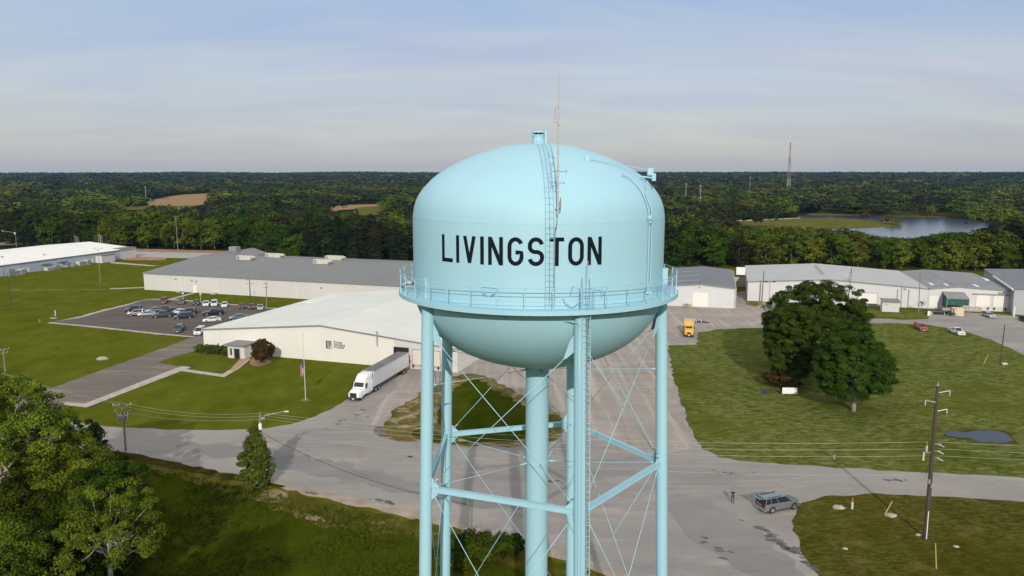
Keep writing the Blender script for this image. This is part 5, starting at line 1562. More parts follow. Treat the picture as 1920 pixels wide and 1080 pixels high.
def car_park():
    g = 'cars in the car park'
    row, side = -72, 205
    W_ = paint('white', (0.78, 0.78, 0.76)); K_ = paint('black', (0.012, 0.013, 0.016)); S_ = paint('silver', (0.48, 0.49, 0.50), metal=0.5)
    DG = paint('dark_grey', (0.06, 0.068, 0.072), metal=0.4); RD = paint('dark_red', (0.16, 0.012, 0.016)); NV = paint('navy', (0.018, 0.024, 0.045)); GB = paint('grey_blue', (0.16, 0.19, 0.22), metal=0.4)
    CH = paint('champagne', (0.34, 0.32, 0.29), metal=0.5)
    lst = [
        ('suv', RD, 307.5, 568, row, 'dark red car at the left end of the back row of the car park'),
        ('sedan', DG, 341, 569.5, row, 'dark grey car with bright bonnet, second from left in the back row'),
        ('sedan', K_, 368, 571, row, 'black car left of three white cars in the back row'),
        ('sedan', W_, 386.5, 573, row, 'white saloon, leftmost of three white cars in the back row'),
        ('suv', W_, 402, 573.5, row, 'white sport utility car, middle of three white cars in the back row'),
        ('sedan', W_, 421, 575, row, 'white saloon, rightmost of three white cars in the back row'),
        ('sedan', K_, 454, 577.5, row, 'black car left of the transformer pole in the back row'),
        ('sedan', RD, 471.5, 578, row, 'dark red car half hidden by the transformer pole'),
        ('sedan', S_, 488, 580, row, 'silver car at the right end of the back row'),
        ('suv', K_, 251.5, 584, side, 'black sport utility car at the far left of the car park'),
        ('suv', CH, 256, 591.5, side, 'greyish beige car parked in front of the leftmost black one'),
        ('sedan', S_, 275.5, 592.5, side, 'silver saloon between the beige car and the dark grey pickup'),
        ('sedan', GB, 290, 585, side, 'grey-blue car in the crowded middle row, behind the silver saloon'),
        ('pickup', DG, 305, 594.5, side, 'dark grey pickup in the middle of the car park'),
        ('sedan', DG, 306, 582.5, side, 'dark grey car with only its roof seen behind the pickup'),
        ('sedan', K_, 322, 585.5, side, 'black car behind the dark grey pickup'),
        ('sedan', W_, 335.5, 588.5, side, 'white saloon between black cars in the middle row'),
        ('suv', NV, 353, 589, side, 'navy car at the right end of the middle row'),
        ('minivan', NV, 344.5, 597, side, 'dark blue minivan in front of the navy car'),
        ('pickup', K_, 400, 590.5, side, 'black pickup behind the lone white saloon'),
        ('sedan', W_, 397.5, 603.5, side, 'lone white saloon seen from its side, front of the black pickup'),
        ('sedan', GB, 447, 598.5, side, 'grey-blue car partly hidden by the white roof edge'),
        ('suv', DG, 336, 621.5, -80, 'dark grey car standing alone at the near edge of the car park'),
        ('minivan', W_, 375, 625.5, -84, 'white minivan beside the corner of the cream warehouse'),
    ]
    for kd, c, u, v, d, lb in lst:
        put(make_car(kd, c, lb, g), u, v, d)
    g2 = 'cars by the right-hand warehouses'
    RB = paint('bright_red', (0.38, 0.02, 0.02))
    put(make_car('suv', RB, 'red car with dark roof parked on the grass by the bend', g2), 1725.5, 618.5, -97)
    put(make_car('pickup', W_, 'white pickup parked on the grass by the bend', g2, scale=0.95), 1793, 626.5, -93)
    put(make_car('sedan', S_, 'silver car parked below the two roller doors', g2), 1853.5, 594.5, -95)
    put(make_car('pickup', K_, 'black pickup half hidden beside the dock canopy', g2, scale=0.9), 1757, 589, -10)
    put(make_car('sedan', K_, 'black car cut by the right edge of the photo', g2), 1923, 603, -95)


def forklift():
    x, y = G(1784, 592)
    T = thing('forklift', 'small blue-black forklift beside the plywood crate at the dock', 'forklift', (x, y, 0.03), R(-60))
    c = paint('fork_blue', (0.03, 0.045, 0.07))
    b = MB(); b.bb(-1.0, 0.9, -0.55, 0.55, 0.25, 1.0); b.bb(-1.1, -0.4, -0.5, 0.5, 1.0, 1.25); bd = b.build('body', c, T, bevel=0.04)
    b = MB()
    for sx in (-0.5, 0.7):
        for sy in (-0.5, 0.5): b.cyl((sx, sy, 1.0), (sx*0.8, sy*0.9, 2.15), 0.04)
    b.bb(-0.5, 0.65, -0.5, 0.5, 2.15, 2.2); b.build('overhead_guard', M['rubber'], T)
    b = MB()
    for sy in (-0.35, 0.35): b.bb(0.95, 1.08, sy-0.06, sy+0.06, 0.1, 2.4); b.bb(1.08, 2.1, sy-0.05, sy+0.05, 0.1, 0.15)
    b.build('mast', M['steel'], T)
    b = MB(); b.bb(1.0, 1.05, -0.3, 0.3, 1.0, 1.5); b.build('carriage', M['white'], T)
    for sx, r_ in ((-0.7, 0.28), (0.6, 0.33)):
        for sy in (-1, 1): wheel(T, sx, sy*0.52, r_, 0.2, sy)
    x, y = G(1795.5, 593)
    K = thing('plywood_crate', 'pale plywood crate standing before the green dock canopy', 'crate', (x, y, 0.03), R(-15.6))
    b = MB(); b.bb(-1.55, 1.55, 0, 1.6, 0.12, 2.35); b.build('crate_box', M['ply'], K)
    b = MB()
    for s in (-1.5, -0.5, 0.5, 1.5): b.bb(s-0.06, s+0.06, -0.04, -0.003, 0.12, 2.35)
    b.bb(-1.55, 1.55, -0.03, 1.63, 0, 0.10); b.build('battens', M['ply'], K)
    x, y = G(1744, 590)
    K = thing('concrete_block', 'slanting white concrete barrier left of the dock', 'barrier', (x, y, 0.03), R(50))
    b = MB(); b.xprism([(-2.6, 0), (2.2, 0), (2.2, 0.5), (-2.4, 1.4)], -0.2, 0.2); b.build('block', M['white'], K, bevel=0.05)
    b = MB(); b.bb(-2.6, 2.3, -0.35, 0.35, -0.1, 0.06); b.build('footing', M['conc'], K)
    x, y = G(1901, 594)
    K = thing('bollard', 'white post at the right corner of the dock building', 'bollard', (x, y, 0.03))
    b = MB(); b.cyl((0, 0, 0), (0, 0, 3.0), 0.17, n=12); b.build('post', M['white'], K, smooth=True, auto=30)
    b = MB(); b.cyl((0, 0, 3.0), (0, 0, 3.08), 0.19, 0.1, n=12); b.build('cap', M['steel'], K)


def semi_truck():
    f = Vector(G(657, 754)); r = Vector(G(757, 694.0))
    d = (f-r); L_ = d.length; a = atan2(d.y, d.x)
    fx, fy = G(662, 753.0)
    T = thing('semi_truck', 'white semi truck backed into the dock with its long trailer', 'truck', (fx, fy, 0.03), a)
    Wp = paint('truck_white', (0.80, 0.80, 0.79), 0.3, 0.05)
    # x=0 at the front bumper, tractor and trailer reach back along -x
    LT = 22.3
    W = 2.5
    # hood and cab
    b = MB()
    def s5(x, w, z0, z1, t): return [(x, -w, z0), (x, -w, z1-0.25), (x, -w*t, z1), (x, w*t, z1), (x, w, z1-0.25), (x, w, z0)]
    loft(b, [s5(-0.15, 0.88, 0.65, 1.45, 0.75), s5(-0.35, 1.05, 0.6, 1.62, 0.8), s5(-1.1, 1.12, 0.6, 1.78, 0.82), s5(-2.2, 1.12, 0.6, 1.95, 0.86)])
    hood = b.build('hood', Wp, T, smooth=True, auto=35)
    b = MB(); loft(b, [s5(-2.1, 1.15, 0.75, 1.95, 0.92), s5(-2.2, 1.18, 0.75, 2.05, 0.92), s5(-2.75, 1.18, 0.75, 2.95, 0.86), s5(-3.6, 1.2, 0.75, 3.05, 0.88), s5(-5.7, 1.2, 0.75, 3.05, 0.88)])
    cab = b.build('cab', Wp, T, smooth=True, auto=30)
    b = MB()
    loft(b, [s5(-2.85, 1.0, 2.9, 3.15, 0.85), s5(-3.4, 1.08, 2.9, 3.65, 0.88), s5(-4.2, 1.12, 2.9, 3.98, 0.9), s5(-5.65, 1.14, 2.9, 4.0, 0.9)])
    b.build('roof_fairing', Wp, T, smooth=True, auto=30)
    b = MB(); b.add([(-2.22, -0.98, 2.08), (-2.22, 0.98, 2.08), (-2.70, 0.92, 2.80), (-2.70, -0.92, 2.80), (-2.27, -0.98, 2.08), (-2.27, 0.98, 2.08), (-2.75, 0.92, 2.80), (-2.75, -0.92, 2.80)],
                    [(0, 1, 2, 3), (7, 6, 5, 4), (0, 4, 5, 1), (1, 5, 6, 2), (2, 6, 7, 3), (3, 7, 4, 0)])
    b.M = Matrix.Translation((0.035, 0, 0.02)); b.build('windscreen', M['glass'], cab).location = (0.03, 0, 0.02)
    for s in (-1, 1):
        b = MB(); b.xprism([(-2.62, 2.1), (-3.45, 2.1), (-3.45, 2.72), (-2.88, 2.72)], s*1.175, s*1.225); b.build('side_window', M['glass'], cab)
        b = MB(); b.bb(-2.5, -2.62, s*1.3, s*1.5, 1.95, 2.7); b.cyl((-2.55, s*1.15, 2.6), (-2.55, s*1.4, 2.6), 0.03); b.build('side_mirror', M['rubber'], cab)
        b = MB(); b.box((-0.42, s*0.93, 1.22), (0.3, 0.30, 0.30)); b.build('headlight', M['lamp'], hood, bevel=0.05)
        b = MB(); b.bb(-1.75, -0.55, s*1.10, s*1.20, 0.55, 1.25); b.build('wheel_guard', Wp, hood, bevel=0.05)
        b = MB(); b.cyl((-3.6, s*1.0, 0.72), (-5.2, s*1.0, 0.72), 0.33, n=16); b.build('fuel_tank', M['chrome'], T, smooth=True, auto=40)
    b = MB(); b.box((-0.12, 0, 1.12), (0.16, 1.3, 0.80)); b.build('grille', M['rubber'], hood, bevel=0.04)
    b = MB(); b.bb(-0.55, 0.0, -1.2, 1.2, 0.35, 0.68); b.build('bumper', M['rubber'], T, bevel=0.06)
    b = MB(); b.bb(-0.0, 0.02, -0.22, 0.22, 0.38, 0.55); b.build('number_plate', M['white'], T)
    b = MB(); b.bb(-8.3, -1.0, -0.45, 0.45, 0.55, 0.85); b.build('chassis', M['rubber'], T)
    b = MB(); b.bb(-5.76, -5.7, -1.18, -0.3, 0.9, 3.9); b.bb(-5.76, -5.7, 0.3, 1.18, 0.9, 3.9); b.build('cab_extender', M['rubber'], T)
    wheel(T, -1.15, -1.02, 0.5, 0.32, -1); wheel(T, -1.15, 1.02, 0.5, 0.32, 1)
    for x in (-6.8, -8.1): 
        for s in (-1, 1): wheel(T, x, s*1.0, 0.5, 0.5, s)
    tr = bpy.data.objects.new('trailer', None); COL.objects.link(tr); tr.parent = T
    x0, x1 = -6.2, -LT
    b = MB(); b.bb(x1, x0, -1.28, 1.28, 1.15, 4.05); b.build('trailer_box', paint('trailer_white', (0.60, 0.615, 0.64), 0.4, 0.1), tr, bevel=0.03)
    b = MB(); b.bb(x1+0.12, x0-0.12, -1.20, 1.20, 4.052, 4.085); b.build('trailer_roof', mat('trailer_roof_grey', (0.17, 0.155, 0.145), 0.6, 0.2, noise=0.3, nscale=0.4), tr)
    b = MB()
    for s in (-1, 1):
        b.bb(x1, x0, s*1.285, s*1.30, 1.16, 1.28); b.bb(x1, x0, s*1.285, s*1.30, 3.93, 4.04)
        b.bb(x0-0.10, x0, s*1.285, s*1.30, 1.28, 3.93)
    b.build('side_rails', M['galv'], tr)
    b = MB(); b.bb(x1+0.3, x0-1.0, -0.9, 0.9, 0.95, 1.148); b.bb(x1+0.4, x1+4, -0.6, 0.6, 0.6, 0.95); b.build('underframe', M['rubber'], tr)
    b = MB()
    for s in (-0.9, 0.9): b.bb(x0-3.0, x0-2.85, s-0.07, s+0.07, 0.25, 1.1)
    b.build('landing_gear', M['steel'], tr)
    for x in (x1+1.2, x1+2.5):
        for s in (-1, 1): wheel(tr, x, s*1.0, 0.5, 0.5, s)


def yellow_truck():
    x, y = G(1291.5, 633)
    T = thing('yellow_truck', 'yellow box truck parked facing the camera on the gravel yard', 'truck', (x, y, 0.04), R(-102))
    Y = paint('truck_yellow', (0.72, 0.42, 0.04), 0.4, 0.0)
    def s5(x, w, z0, z1, t): return [(x, -w, z0), (x, -w, z1-0.25), (x, -w*t, z1), (x, w*t, z1), (x, w, z1-0.25), (x, w, z0)]
    b = MB(); loft(b, [s5(-0.1, 0.85, 0.65, 1.35, 0.7), s5(-0.35, 1.05, 0.6, 1.55, 0.75), s5(-1.0, 1.12, 0.6, 1.72, 0.78), s5(-1.9, 1.05, 0.6, 1.85, 0.85)])
    hood = b.build('hood', Y, T, smooth=True, auto=35)
    b = MB(); loft(b, [s5(-1.8, 1.05, 0.7, 1.85, 0.92), s5(-2.25, 1.05, 0.7, 2.55, 0.85), s5(-3.3, 1.05, 0.7, 2.65, 0.85)])
    cab = b.build('cab', Y, T, smooth=True, auto=30)
    b = MB(); b.add([(-1.84, -0.88, 1.95), (-1.84, 0.88, 1.95), (-2.22, 0.82, 2.45), (-2.22, -0.82, 2.45), (-1.9, -0.88, 1.95), (-1.9, 0.88, 1.95), (-2.28, 0.82, 2.45), (-2.28, -0.82, 2.45)],
                    [(0, 1, 2, 3), (7, 6, 5, 4), (0, 4, 5, 1), (1, 5, 6, 2), (2, 6, 7, 3), (3, 7, 4, 0)])
    b.build('windscreen', M['glass'], cab).location = (0.04, 0, 0.02)
    b = MB(); b.box((-0.12, 0, 1.05), (0.12, 1.0, 0.5)); b.build('grille', M['rubber'], hood, bevel=0.04)
    for s in (-1, 1):
        b = MB(); b.box((-0.35, s*0.85, 1.1), (0.3, 0.28, 0.25)); b.build('headlight', M['lamp'], hood, bevel=0.05)
        b = MB(); b.bb(-2.1, -2.2, s*1.2, s*1.4, 1.8, 2.4); b.build('side_mirror', M['rubber'], cab)
    b = MB(); b.bb(-0.4, 0.0, -1.1, 1.1, 0.35, 0.68); b.build('bumper', M['rubber'], T, bevel=0.05)
    b = MB(); b.bb(0, 0.02, -0.2, 0.2, 0.42, 0.6); b.build('number_plate', M['white'], T)
    b = MB(); b.bb(-8.2, -3.6, -1.2, 1.2, 1.0, 3.3); b.build('cargo_box', Y, T, bevel=0.05)
    b = MB(); b.bb(-8.0, -0.8, -0.4, 0.4, 0.5, 0.9); b.build('chassis', M['rubber'], T)
    for x_, w in ((-1.0, 0.3), (-6.6, 0.5)):
        for s in (-1, 1): wheel(T, x_, s*0.98, 0.48, w, s)


def big_suv():
    S_ = paint('suv_silver', (0.22, 0.24, 0.265), 0.28, 0.45)
    fx, fy = G(1458, 953.5)
    o = make_car('suv', S_, 'silver sport utility vehicle with open tailgate parked at the junction', None, rails=True)
    o.location = (fx, fy, 0.03); o.rotation_euler = (0, 0, R(21)); o.scale = (5.3/4.9, 1.04, 1.06)
    body = [c for c in o.children if c.name.startswith('body')][0]
    # opened tailgate: dark load space and the raised door
    b = MB(); b.bb(-2.475, -2.40, -0.74, 0.74, 0.72, 1.62); b.build('load_space', M['rubber'], body)
    b = MB(); b.add([(-2.25, -0.72, 1.72), (-2.25, 0.72, 1.72), (-3.15, 0.70, 1.82), (-3.15, -0.70, 1.82), (-2.25, -0.72, 1.79), (-2.25, 0.72, 1.79), (-3.15, 0.70, 1.89), (-3.15, -0.70, 1.89)],
                    [(3, 2, 1, 0), (4, 5, 6, 7), (0, 1, 5, 4), (1, 2, 6, 5), (2, 3, 7, 6), (3, 0, 4, 7)])
    tg = b.build('tailgate', S_, body)
    b = MB(); b.add([(-2.42, -0.6, 1.815), (-2.42, 0.6, 1.815), (-2.8, 0.6, 1.86), (-2.8, -0.6, 1.86)], [(0, 1, 2, 3)]); b.build('rear_window', M['glass'], tg)
    for s in (-1, 1):
        b = MB(); b.cyl((-2.42, s*0.74, 1.3), (-2.8, s*0.70, 1.80), 0.02); b.build('gas_strut', M['rubber'], tg)
    b = MB(); b.bb(-2.50, -2.477, -0.2, 0.15, 0.85, 1.0); b.bb(-2.50, -2.477, 0.35, 0.5, 0.85, 1.1); b.build('cargo', M['chrome'], body)


def person():
    x, y = G(1373.5, 943)
    T = thing('person', 'person in black shirt and dark jeans standing in the road, looking down at a controller', 'person', (x, y, 0.03), R(-100))
    # faces local +x; joints (x,y,z) and radii
    J = [('pelvis', (0, 0, 0.98), 0.15), ('waist', (0.0, 0, 1.10), 0.135), ('chest', (-0.01, 0, 1.30), 0.155), ('neckb', (0.0, 0, 1.47), 0.075), ('neck', (0.02, 0, 1.54), 0.055), ('headb', (0.045, 0, 1.60), 0.078), ('head', (0.055, 0, 1.68), 0.098), ('crown', (0.045, 0, 1.75), 0.075)]
    E = [(0, 1), (1, 2), (2, 3), (3, 4), (4, 5), (5, 6), (6, 7)]
    def chain(start, pts):
        p = start
        for nm, c, r in pts:
            J.append((nm, c, r)); E.append((p, len(J)-1)); p = len(J)-1
        return p
    hands = []
    for s in (-1, 1):
        chain(0, [('hip', (0, s*0.10, 0.93), 0.105), ('thigh', (0.01, s*0.115, 0.72), 0.085), ('knee', (0.015, s*0.12, 0.50), 0.06), ('calf', (-0.01, s*0.12, 0.36), 0.062), ('ankle', (-0.02, s*0.125, 0.10), 0.042), ('heel', (-0.03, s*0.13, 0.045), 0.042), ('ball', (0.10, s*0.145, 0.035), 0.042), ('toe', (0.17, s*0.15, 0.03), 0.03)])
        k = chain(2, [('shoulder', (-0.005, s*0.185, 1.42), 0.068), ('upper', (0.01, s*0.225, 1.28), 0.052), ('elbow', (0.04, s*0.235, 1.13), 0.043), ('fore', (0.16, s*0.18, 1.13), 0.038), ('wrist', (0.27, s*0.11, 1.15), 0.026), ('palm', (0.31, s*0.095, 1.155), 0.030), ('knuckle', (0.345, s*0.09, 1.16), 0.027)])
        hands.append(k)
        for f in range(4):
            yy = s*(0.065+0.018*f)
            chain(k, [('f', (0.37, yy, 1.172-0.004*f), 0.010), ('f', (0.385-0.003*f, yy-s*0.008, 1.195-0.004*f), 0.009), ('f', (0.375-0.003*f, yy-s*0.018, 1.21-0.004*f), 0.008)])
        chain(k-1, [('t', (0.335, s*0.062, 1.185), 0.012), ('t', (0.36, s*0.048, 1.205), 0.010)])
    me = bpy.data.meshes.new('body'); me.from_pydata([j[1] for j in J], E, [])
    o = bpy.data.objects.new('body', me); COL.objects.link(o)
    m = o.modifiers.new('skin', 'SKIN'); m.use_smooth_shade = True
    for i, j in enumerate(J):
        v = me.skin_vertices[0].data[i]; v.radius = (j[2], j[2]); v.use_root = (i == 0)
    # broader trunk, flatter front to back
    for i, k in ((0, 1.12), (1, 1.1), (2, 1.18)):
        r = J[i][2]; me.skin_vertices[0].data[i].radius = (r*k, r*0.80)
    s_ = o.modifiers.new('sub', 'SUBSURF'); s_.levels = 2; s_.render_levels = 2
    bpy.context.view_layer.update()
    me2 = bpy.data.meshes.new_from_object(o.evaluated_get(bpy.context.evaluated_depsgraph_get()))
    bpy.data.objects.remove(o)
    skin = mat('skin', (0.50, 0.31, 0.22), 0.6, noise=0.1, nscale=10); shirt = mat('black_shirt', (0.012, 0.012, 0.015), 0.8, noise=0.3, nscale=8)
    jeans = mat('dark_jeans', (0.035, 0.042, 0.06), 0.85, noise=0.3, nscale=8); shoe = mat('dark_shoes', (0.03, 0.028, 0.027), 0.6, noise=0.2, nscale=8)
    me2.materials.clear()
    for mm in (skin, shirt, jeans, shoe): me2.materials.append(mm)
    for p in me2.polygons:
        c = p.center
        if c.z < 0.085: i = 3
        elif c.z < 1.01 : i = 2
        elif c.z > 1.485: i = 0
        elif c.x > 0.12 and abs(c.y) > 0.03: i = 0
        elif abs(c.y) > 0.185 and c.z < 1.24: i = 0
        else: i = 1
        p.material_index = i; p.use_smooth = True
    me2.name = 'body'
    b = bpy.data.objects.new('body', me2); COL.objects.link(b); b.parent = T
    # hair, face
    q = MB(); hc = Vector((0.05, 0, 1.69))
    vs, fs = [], []
    n, mm = 16, 8
    for i in range(mm+1):
        ph = pi*0.60*i/mm
        for k in range(n):
            t = 2*pi*k/n; back = 1.0 if cos(t) < 0.35 else 0.62
            p2 = ph*back
            vs.append((hc.x-0.008+0.104*sin(p2)*cos(t), 0.097*sin(p2)*sin(t), hc.z+0.112*cos(p2)))
    for i in range(mm):
        for k in range(n): fs.append((i*n+k, i*n+(k+1) % n, (i+1)*n+(k+1) % n, (i+1)*n+k))
    q.add(vs, fs); q.build('hair', mat('brown_hair', (0.07, 0.045, 0.03), 0.8, noise=0.4, nscale=20), T, smooth=True)
    q = MB(); q.cyl((0.14, 0, 1.69), (0.165, 0, 1.655), 0.010, 0.016, n=8); q.build('nose', skin, T, smooth=True)
    for s in (-1, 1):
        q = MB(); q.lathe([(0.001, -0.012), (0.012, 0), (0.001, 0.012)], (0.137, s*0.033, 1.695), n=10); q.build('eye', M['rubber'], T, smooth=True)
        q = MB(); q.lathe([(0.001, -0.03), (0.014, -0.01), (0.016, 0.012), (0.001, 0.03)], (0.05, s*0.098, 1.675), n=8); q.build('ear', skin, T, smooth=True)
    q = MB(); q.box((0.140, 0, 1.628), (0.012, 0.045, 0.009)); q.build('mouth', mat('lips', (0.35, 0.14, 0.12), 0.5, noise=0.1, nscale=9), T)
    Kk = thing('remote_control', 'small grey controller held in both hands of the person', 'remote control', (x+0.38*cos(R(-100)), y+0.38*sin(R(-100)), 0.03), R(-100))
    q = MB(); q.box((0, 0, 1.185), (0.09, 0.16, 0.03)); q.build('controller_body', M['steel'], Kk, bevel=0.008)
    q = MB(); q.box((0.05, 0, 1.225), (0.012, 0.15, 0.08)); q.build('screen', M['glass'], Kk)


car_park(); forklift(); semi_truck(); yellow_truck(); big_suv(); person()
# ================================================================ poles and street furniture
def pole(u, v, vt, label, wood='wood', r=0.17, arms=(), ut=None, name='utility_pole', cat='utility pole', group='utility poles', extras=None, h=None):
    x, y = G(u, v); h = h or top_z(u, v, vt)
    T = thing(name, label, cat, (x, y, 0), group=group)
    dx = 0.0
    if ut is not None:
        # lean read from the photo, in the plane facing the camera
        uu = proj(x, y, h)[0]; dx = (ut-uu)/FPX*(y*0.989+(CAM_H-h)*0.149)
    b = MB(); b.tube([(dx*k/6, 0, -0.3+(h+0.3)*k/6) for k in range(7)], [r*(1-0.38*k/6) for k in range(7)], 10)
    b.build('pole', M[wood], T, smooth=True, auto=40)
    for (z, w, ang, nins) in arms:
        b = MB(); xx = dx*z/h; a = R(ang); c, s = cos(a), sin(a)
        b.box((xx, -0.12, h-z), (w, 0.10, 0.12), rz=a)
        for sg in (-1, 1): b.cyl((xx+sg*w*0.28*c, -0.12+sg*w*0.28*s, h-z-0.06), (xx, -0.1, h-z-0.6), 0.018, n=5)
        arm = b.build('crossarm', M['wood_l'], T)
        b = MB()
        for i in range(nins):
            f = -0.46+0.92*i/max(1, nins-1)
            b.cyl((xx+w*f*c, -0.12+w*f*s, h-z+0.06), (xx+w*f*c, -0.12+w*f*s, h-z+0.28), 0.05, 0.035, n=8)
        b.build('insulators', M['porcelain'], arm)
    if extras: extras(T, h, dx)
    return T, (x+dx, y, h)


def transformer(T, x, y, z, s=1.0, m='galv'):
    b = MB(); b.cyl((x, y, z-0.45*s), (x, y, z+0.45*s), 0.28*s, n=14); b.cyl((x, y, z+0.45*s), (x, y, z+0.52*s), 0.24*s, 0.12*s, n=14)
    b.cyl((x, y, z+0.5*s), (x, y, z+0.75*s), 0.04*s, n=6); b.box((x, y+0.3*s, z), (0.08, 0.12, 0.5*s))
    b.build('transformer', M[m], T, smooth=True, auto=40)


def wire(name, a, c, sag, label, r=0.017, group='overhead wires', mm='cable'):
    a, c = Vector(a), Vector(c); m0 = (a+c)/2
    b = MB(); n = 26
    b.tube([tuple(a.lerp(c, i/n)-m0+Vector((0, 0, -4*sag*(i/n)*(1-i/n)))) for i in range(n+1)], r, 5)
    o = b.build('overhead_wire', M[mm], None, smooth=True)
    o.location = m0
    tag(o, label, 'wire', group)
    return o


def furniture():
    # main pole, lower right
    def ex(T, h, dx):
        for z, s, w in ((0.5, 1, 1.35), (1.6, -1, 1.25), (2.6, 1, 1.2)):
            b = MB(); b.cyl((dx, -0.05, h-z-0.25), (dx+s*w, -0.05, h-z), 0.07, 0.05, n=8)
            arm = b.build('davit_arm', M['galv'], T)
            b = MB()
            for k in range(5): b.lathe([(0.02, -0.10*k-0.02), (0.085, -0.10*k-0.05), (0.02, -0.10*k-0.09)], (dx+s*w, -0.05, h-z), n=10)
            b.cyl((dx+s*w, -0.05, h-z), (dx+s*w, -0.05, h-z-0.75), 0.02, n=5)
            b.build('insulator_string', M['porcelain'], arm, smooth=True)
        b = MB(); b.cyl((dx, 0, h), (dx, 0, h+0.45), 0.07, 0.05, n=8); b.cyl((dx-0.15, 0, h+0.1), (dx+0.15, 0, h+0.1), 0.05, n=6); b.build('pole_top_bracket', M['galv'], T)
        for k, z in enumerate((6.6, 7.4, 8.2)):
            b = MB(); b.cyl((dx*.6, -0.1, h-z), (dx*.6+0.75, -0.35, h-z+0.12), 0.035, n=6); b.cyl((dx*.6+0.4, -0.2, h-z+0.05), (dx*.6+1.0, -0.45, h-z-0.2), 0.06, n=8)
            b.build('cutout_switch', M['steel'], T)
        b = MB(); b.box((-1.05, -0.1, h-8.0), (0.16, 0.16, 0.95)); b.build('white_insulator_block', M['ply'], T)
        b = MB(); b.cyl((-1.05, -0.1, h-7.6), (dx*.5, 0, h-7.6), 0.03, n=6); b.build('side_bracket', M['galv'], T)
        b = MB(); b.box((dx*.3-0.22, -0.18, h-10.9), (0.2, 0.2, 0.5)); b.box((dx*.3+0.05, -0.22, h-11.4), (0.16, 0.16, 0.4)); b.build('cable_box', M['steel'], T)
        b = MB(); b.cyl((-0.02, -0.24, 0), (-0.02+dx*.1, -0.22, 3.4), 0.05, n=8); b.build('riser_conduit', M['white'], T)
        b = MB(); b.tube([(dx*.3-0.1, -0.15, h-10.6), (dx*.35-0.6, -0.15, h-10.2), (dx*.4-0.55, -0.15, h-9.2), (dx*.4, -0.1, h-8.8)], 0.02, 5); b.build('cable_loop', M['rubber'], T)
    _, P4 = pole(1735, 1010, 724, 'tall dark wooden pole with three white side arms on the corner lawn', r=0.27, ut=1758.5, extras=ex, group=None)

    def cobra(T, h, dx, L_=3.0):
        b = MB(); b.tube([(dx, 0, h-1.2), (dx+0.6, 0.9*0, h-0.5), (dx+L_, 0.5, h-0.1)], 0.05, 7); a_ = b.build('lamp_arm', M['galv'], T, smooth=True)
        b = MB(); b.box((dx+L_+0.25, 0.5, h-0.1), (0.65, 0.25, 0.14), top=(0.7, 0.7)); b.build('lamp_head', M['galv'], a_)
    def ex2(T, h, dx):
        cobra(T, h, dx, 3.0); transformer(T, dx*0.9+0.1, -0.3, h-1.9, 0.8, 'white')
        b = MB(); b.box((dx+0.3, 0, h-0.9), (0.5, 0.12, 0.3)); b.build('bracket', M['galv'], T)
    _, P2 = pole(480, 913, 772, 'pole with street lamp wrapped in climbing vine', wood='wood_l', ut=488, extras=ex2)
    def ex1(T, h, dx):
        for k in range(3): transformer(T, dx*.8+(-0.45, 0.05, 0.5)[k], (-0.3, -0.42, -0.2)[k], h-2.1, 0.85)
        b = MB(); b.tube([(-1.1+dx, -0.1, h-0.6), (-1.15+dx, -0.1, h-2.3), (dx-0.8, -0.1, h-2.9), (dx, 0, h-3.0)], 0.03, 6); b.build('cable_loop', M['galv'], T)
        for k in range(4):
            b = MB(); b.cyl((dx-0.8+0.5*k, -0.15, h-1.2), (dx-0.65+0.5*k, -0.4, h-1.6), 0.04, n=6); b.build('cutout_switch', M['porcelain'], T)
    _, P1 = pole(236, 845, 757, 'wooden pole with crossarms and transformers beside the left road', wood='wood_l', ut=230, arms=((0.15, 2.6, 12, 4), (1.15, 2.3, 12, 3)), extras=ex1)
    def ex3(T, h, dx):
        b = MB(); b.box((dx-0.3, -0.2, h-3.4), (0.35, 0.3, 0.3)); b.build('area_lamp', M['porcelain'], T)
        b = MB(); b.cyl((dx, 0, h-0.8), (dx-0.4, 0, h-0.8), 0.03, n=5); b.cyl((dx, 0, h-3.2), (dx-0.3, -0.2, h-3.2), 0.03, n=5); b.build('bracket', M['galv'], T)
    _, P3 = pole(883, 1042, 936, 'pale wooden pole seen between the tower legs at the bottom', wood='wood_l', ut=877, r=0.14, extras=ex3)
    # far-left poles
    pole(22, 586, 512, 'bare pole standing alone on the left lawn', ut=14, r=0.16)
    pole(188.5, 530, 466, 'double lamp pole before the blue-grey warehouse', wood='steel', r=0.10, name='street_lamp', cat='lamp post', group='lamp posts', extras=lambda T, h, dx: twin(T, h, 1.1))
    pole(10, 697, 654, 'grey pole with crossarm at the left edge of the lawn', wood='wood_l', r=0.14, arms=((0.2, 2.4, 60, 4), (0.9, 1.8, 60, 3)))
    pole(87.5, 453, 413, 'pole with crossarm behind the bright roof, against the trees', wood='wood_l', arms=((0.3, 2.6, 0, 3),))
    pole(31, 462, 435, 'street lamp by the red earth beyond the left roof', wood='wood_l', name='street_lamp', cat='lamp post', group='lamp posts', extras=lambda T, h, dx: cobra2(T, h))
    pole(334, 474, 405, 'tall pole beyond the end of the long grey roof', wood='wood_l', ut=329, arms=((0.4, 2.6, 20, 3), (1.4, 1.2, 20, 2)))
    for u, v, vt, lb in ((141.5, 463, 442, 'rail signal mast beyond the bright roof, left of the two'), (146, 463, 444, 'rail signal mast beyond the bright roof, middle of the cluster'), (186, 466, 439, 'ladder-like signal mast rising behind the bright roof'), (190, 466, 441, 'thin signal mast beside the ladder-like one'), (558, 485, 454, 'lattice signal mast behind the long grey roof')):
        pole(u, v, vt, lb, wood='galv', r=0.13, name='signal_mast', cat='mast', group='signal masts', extras=rungs)
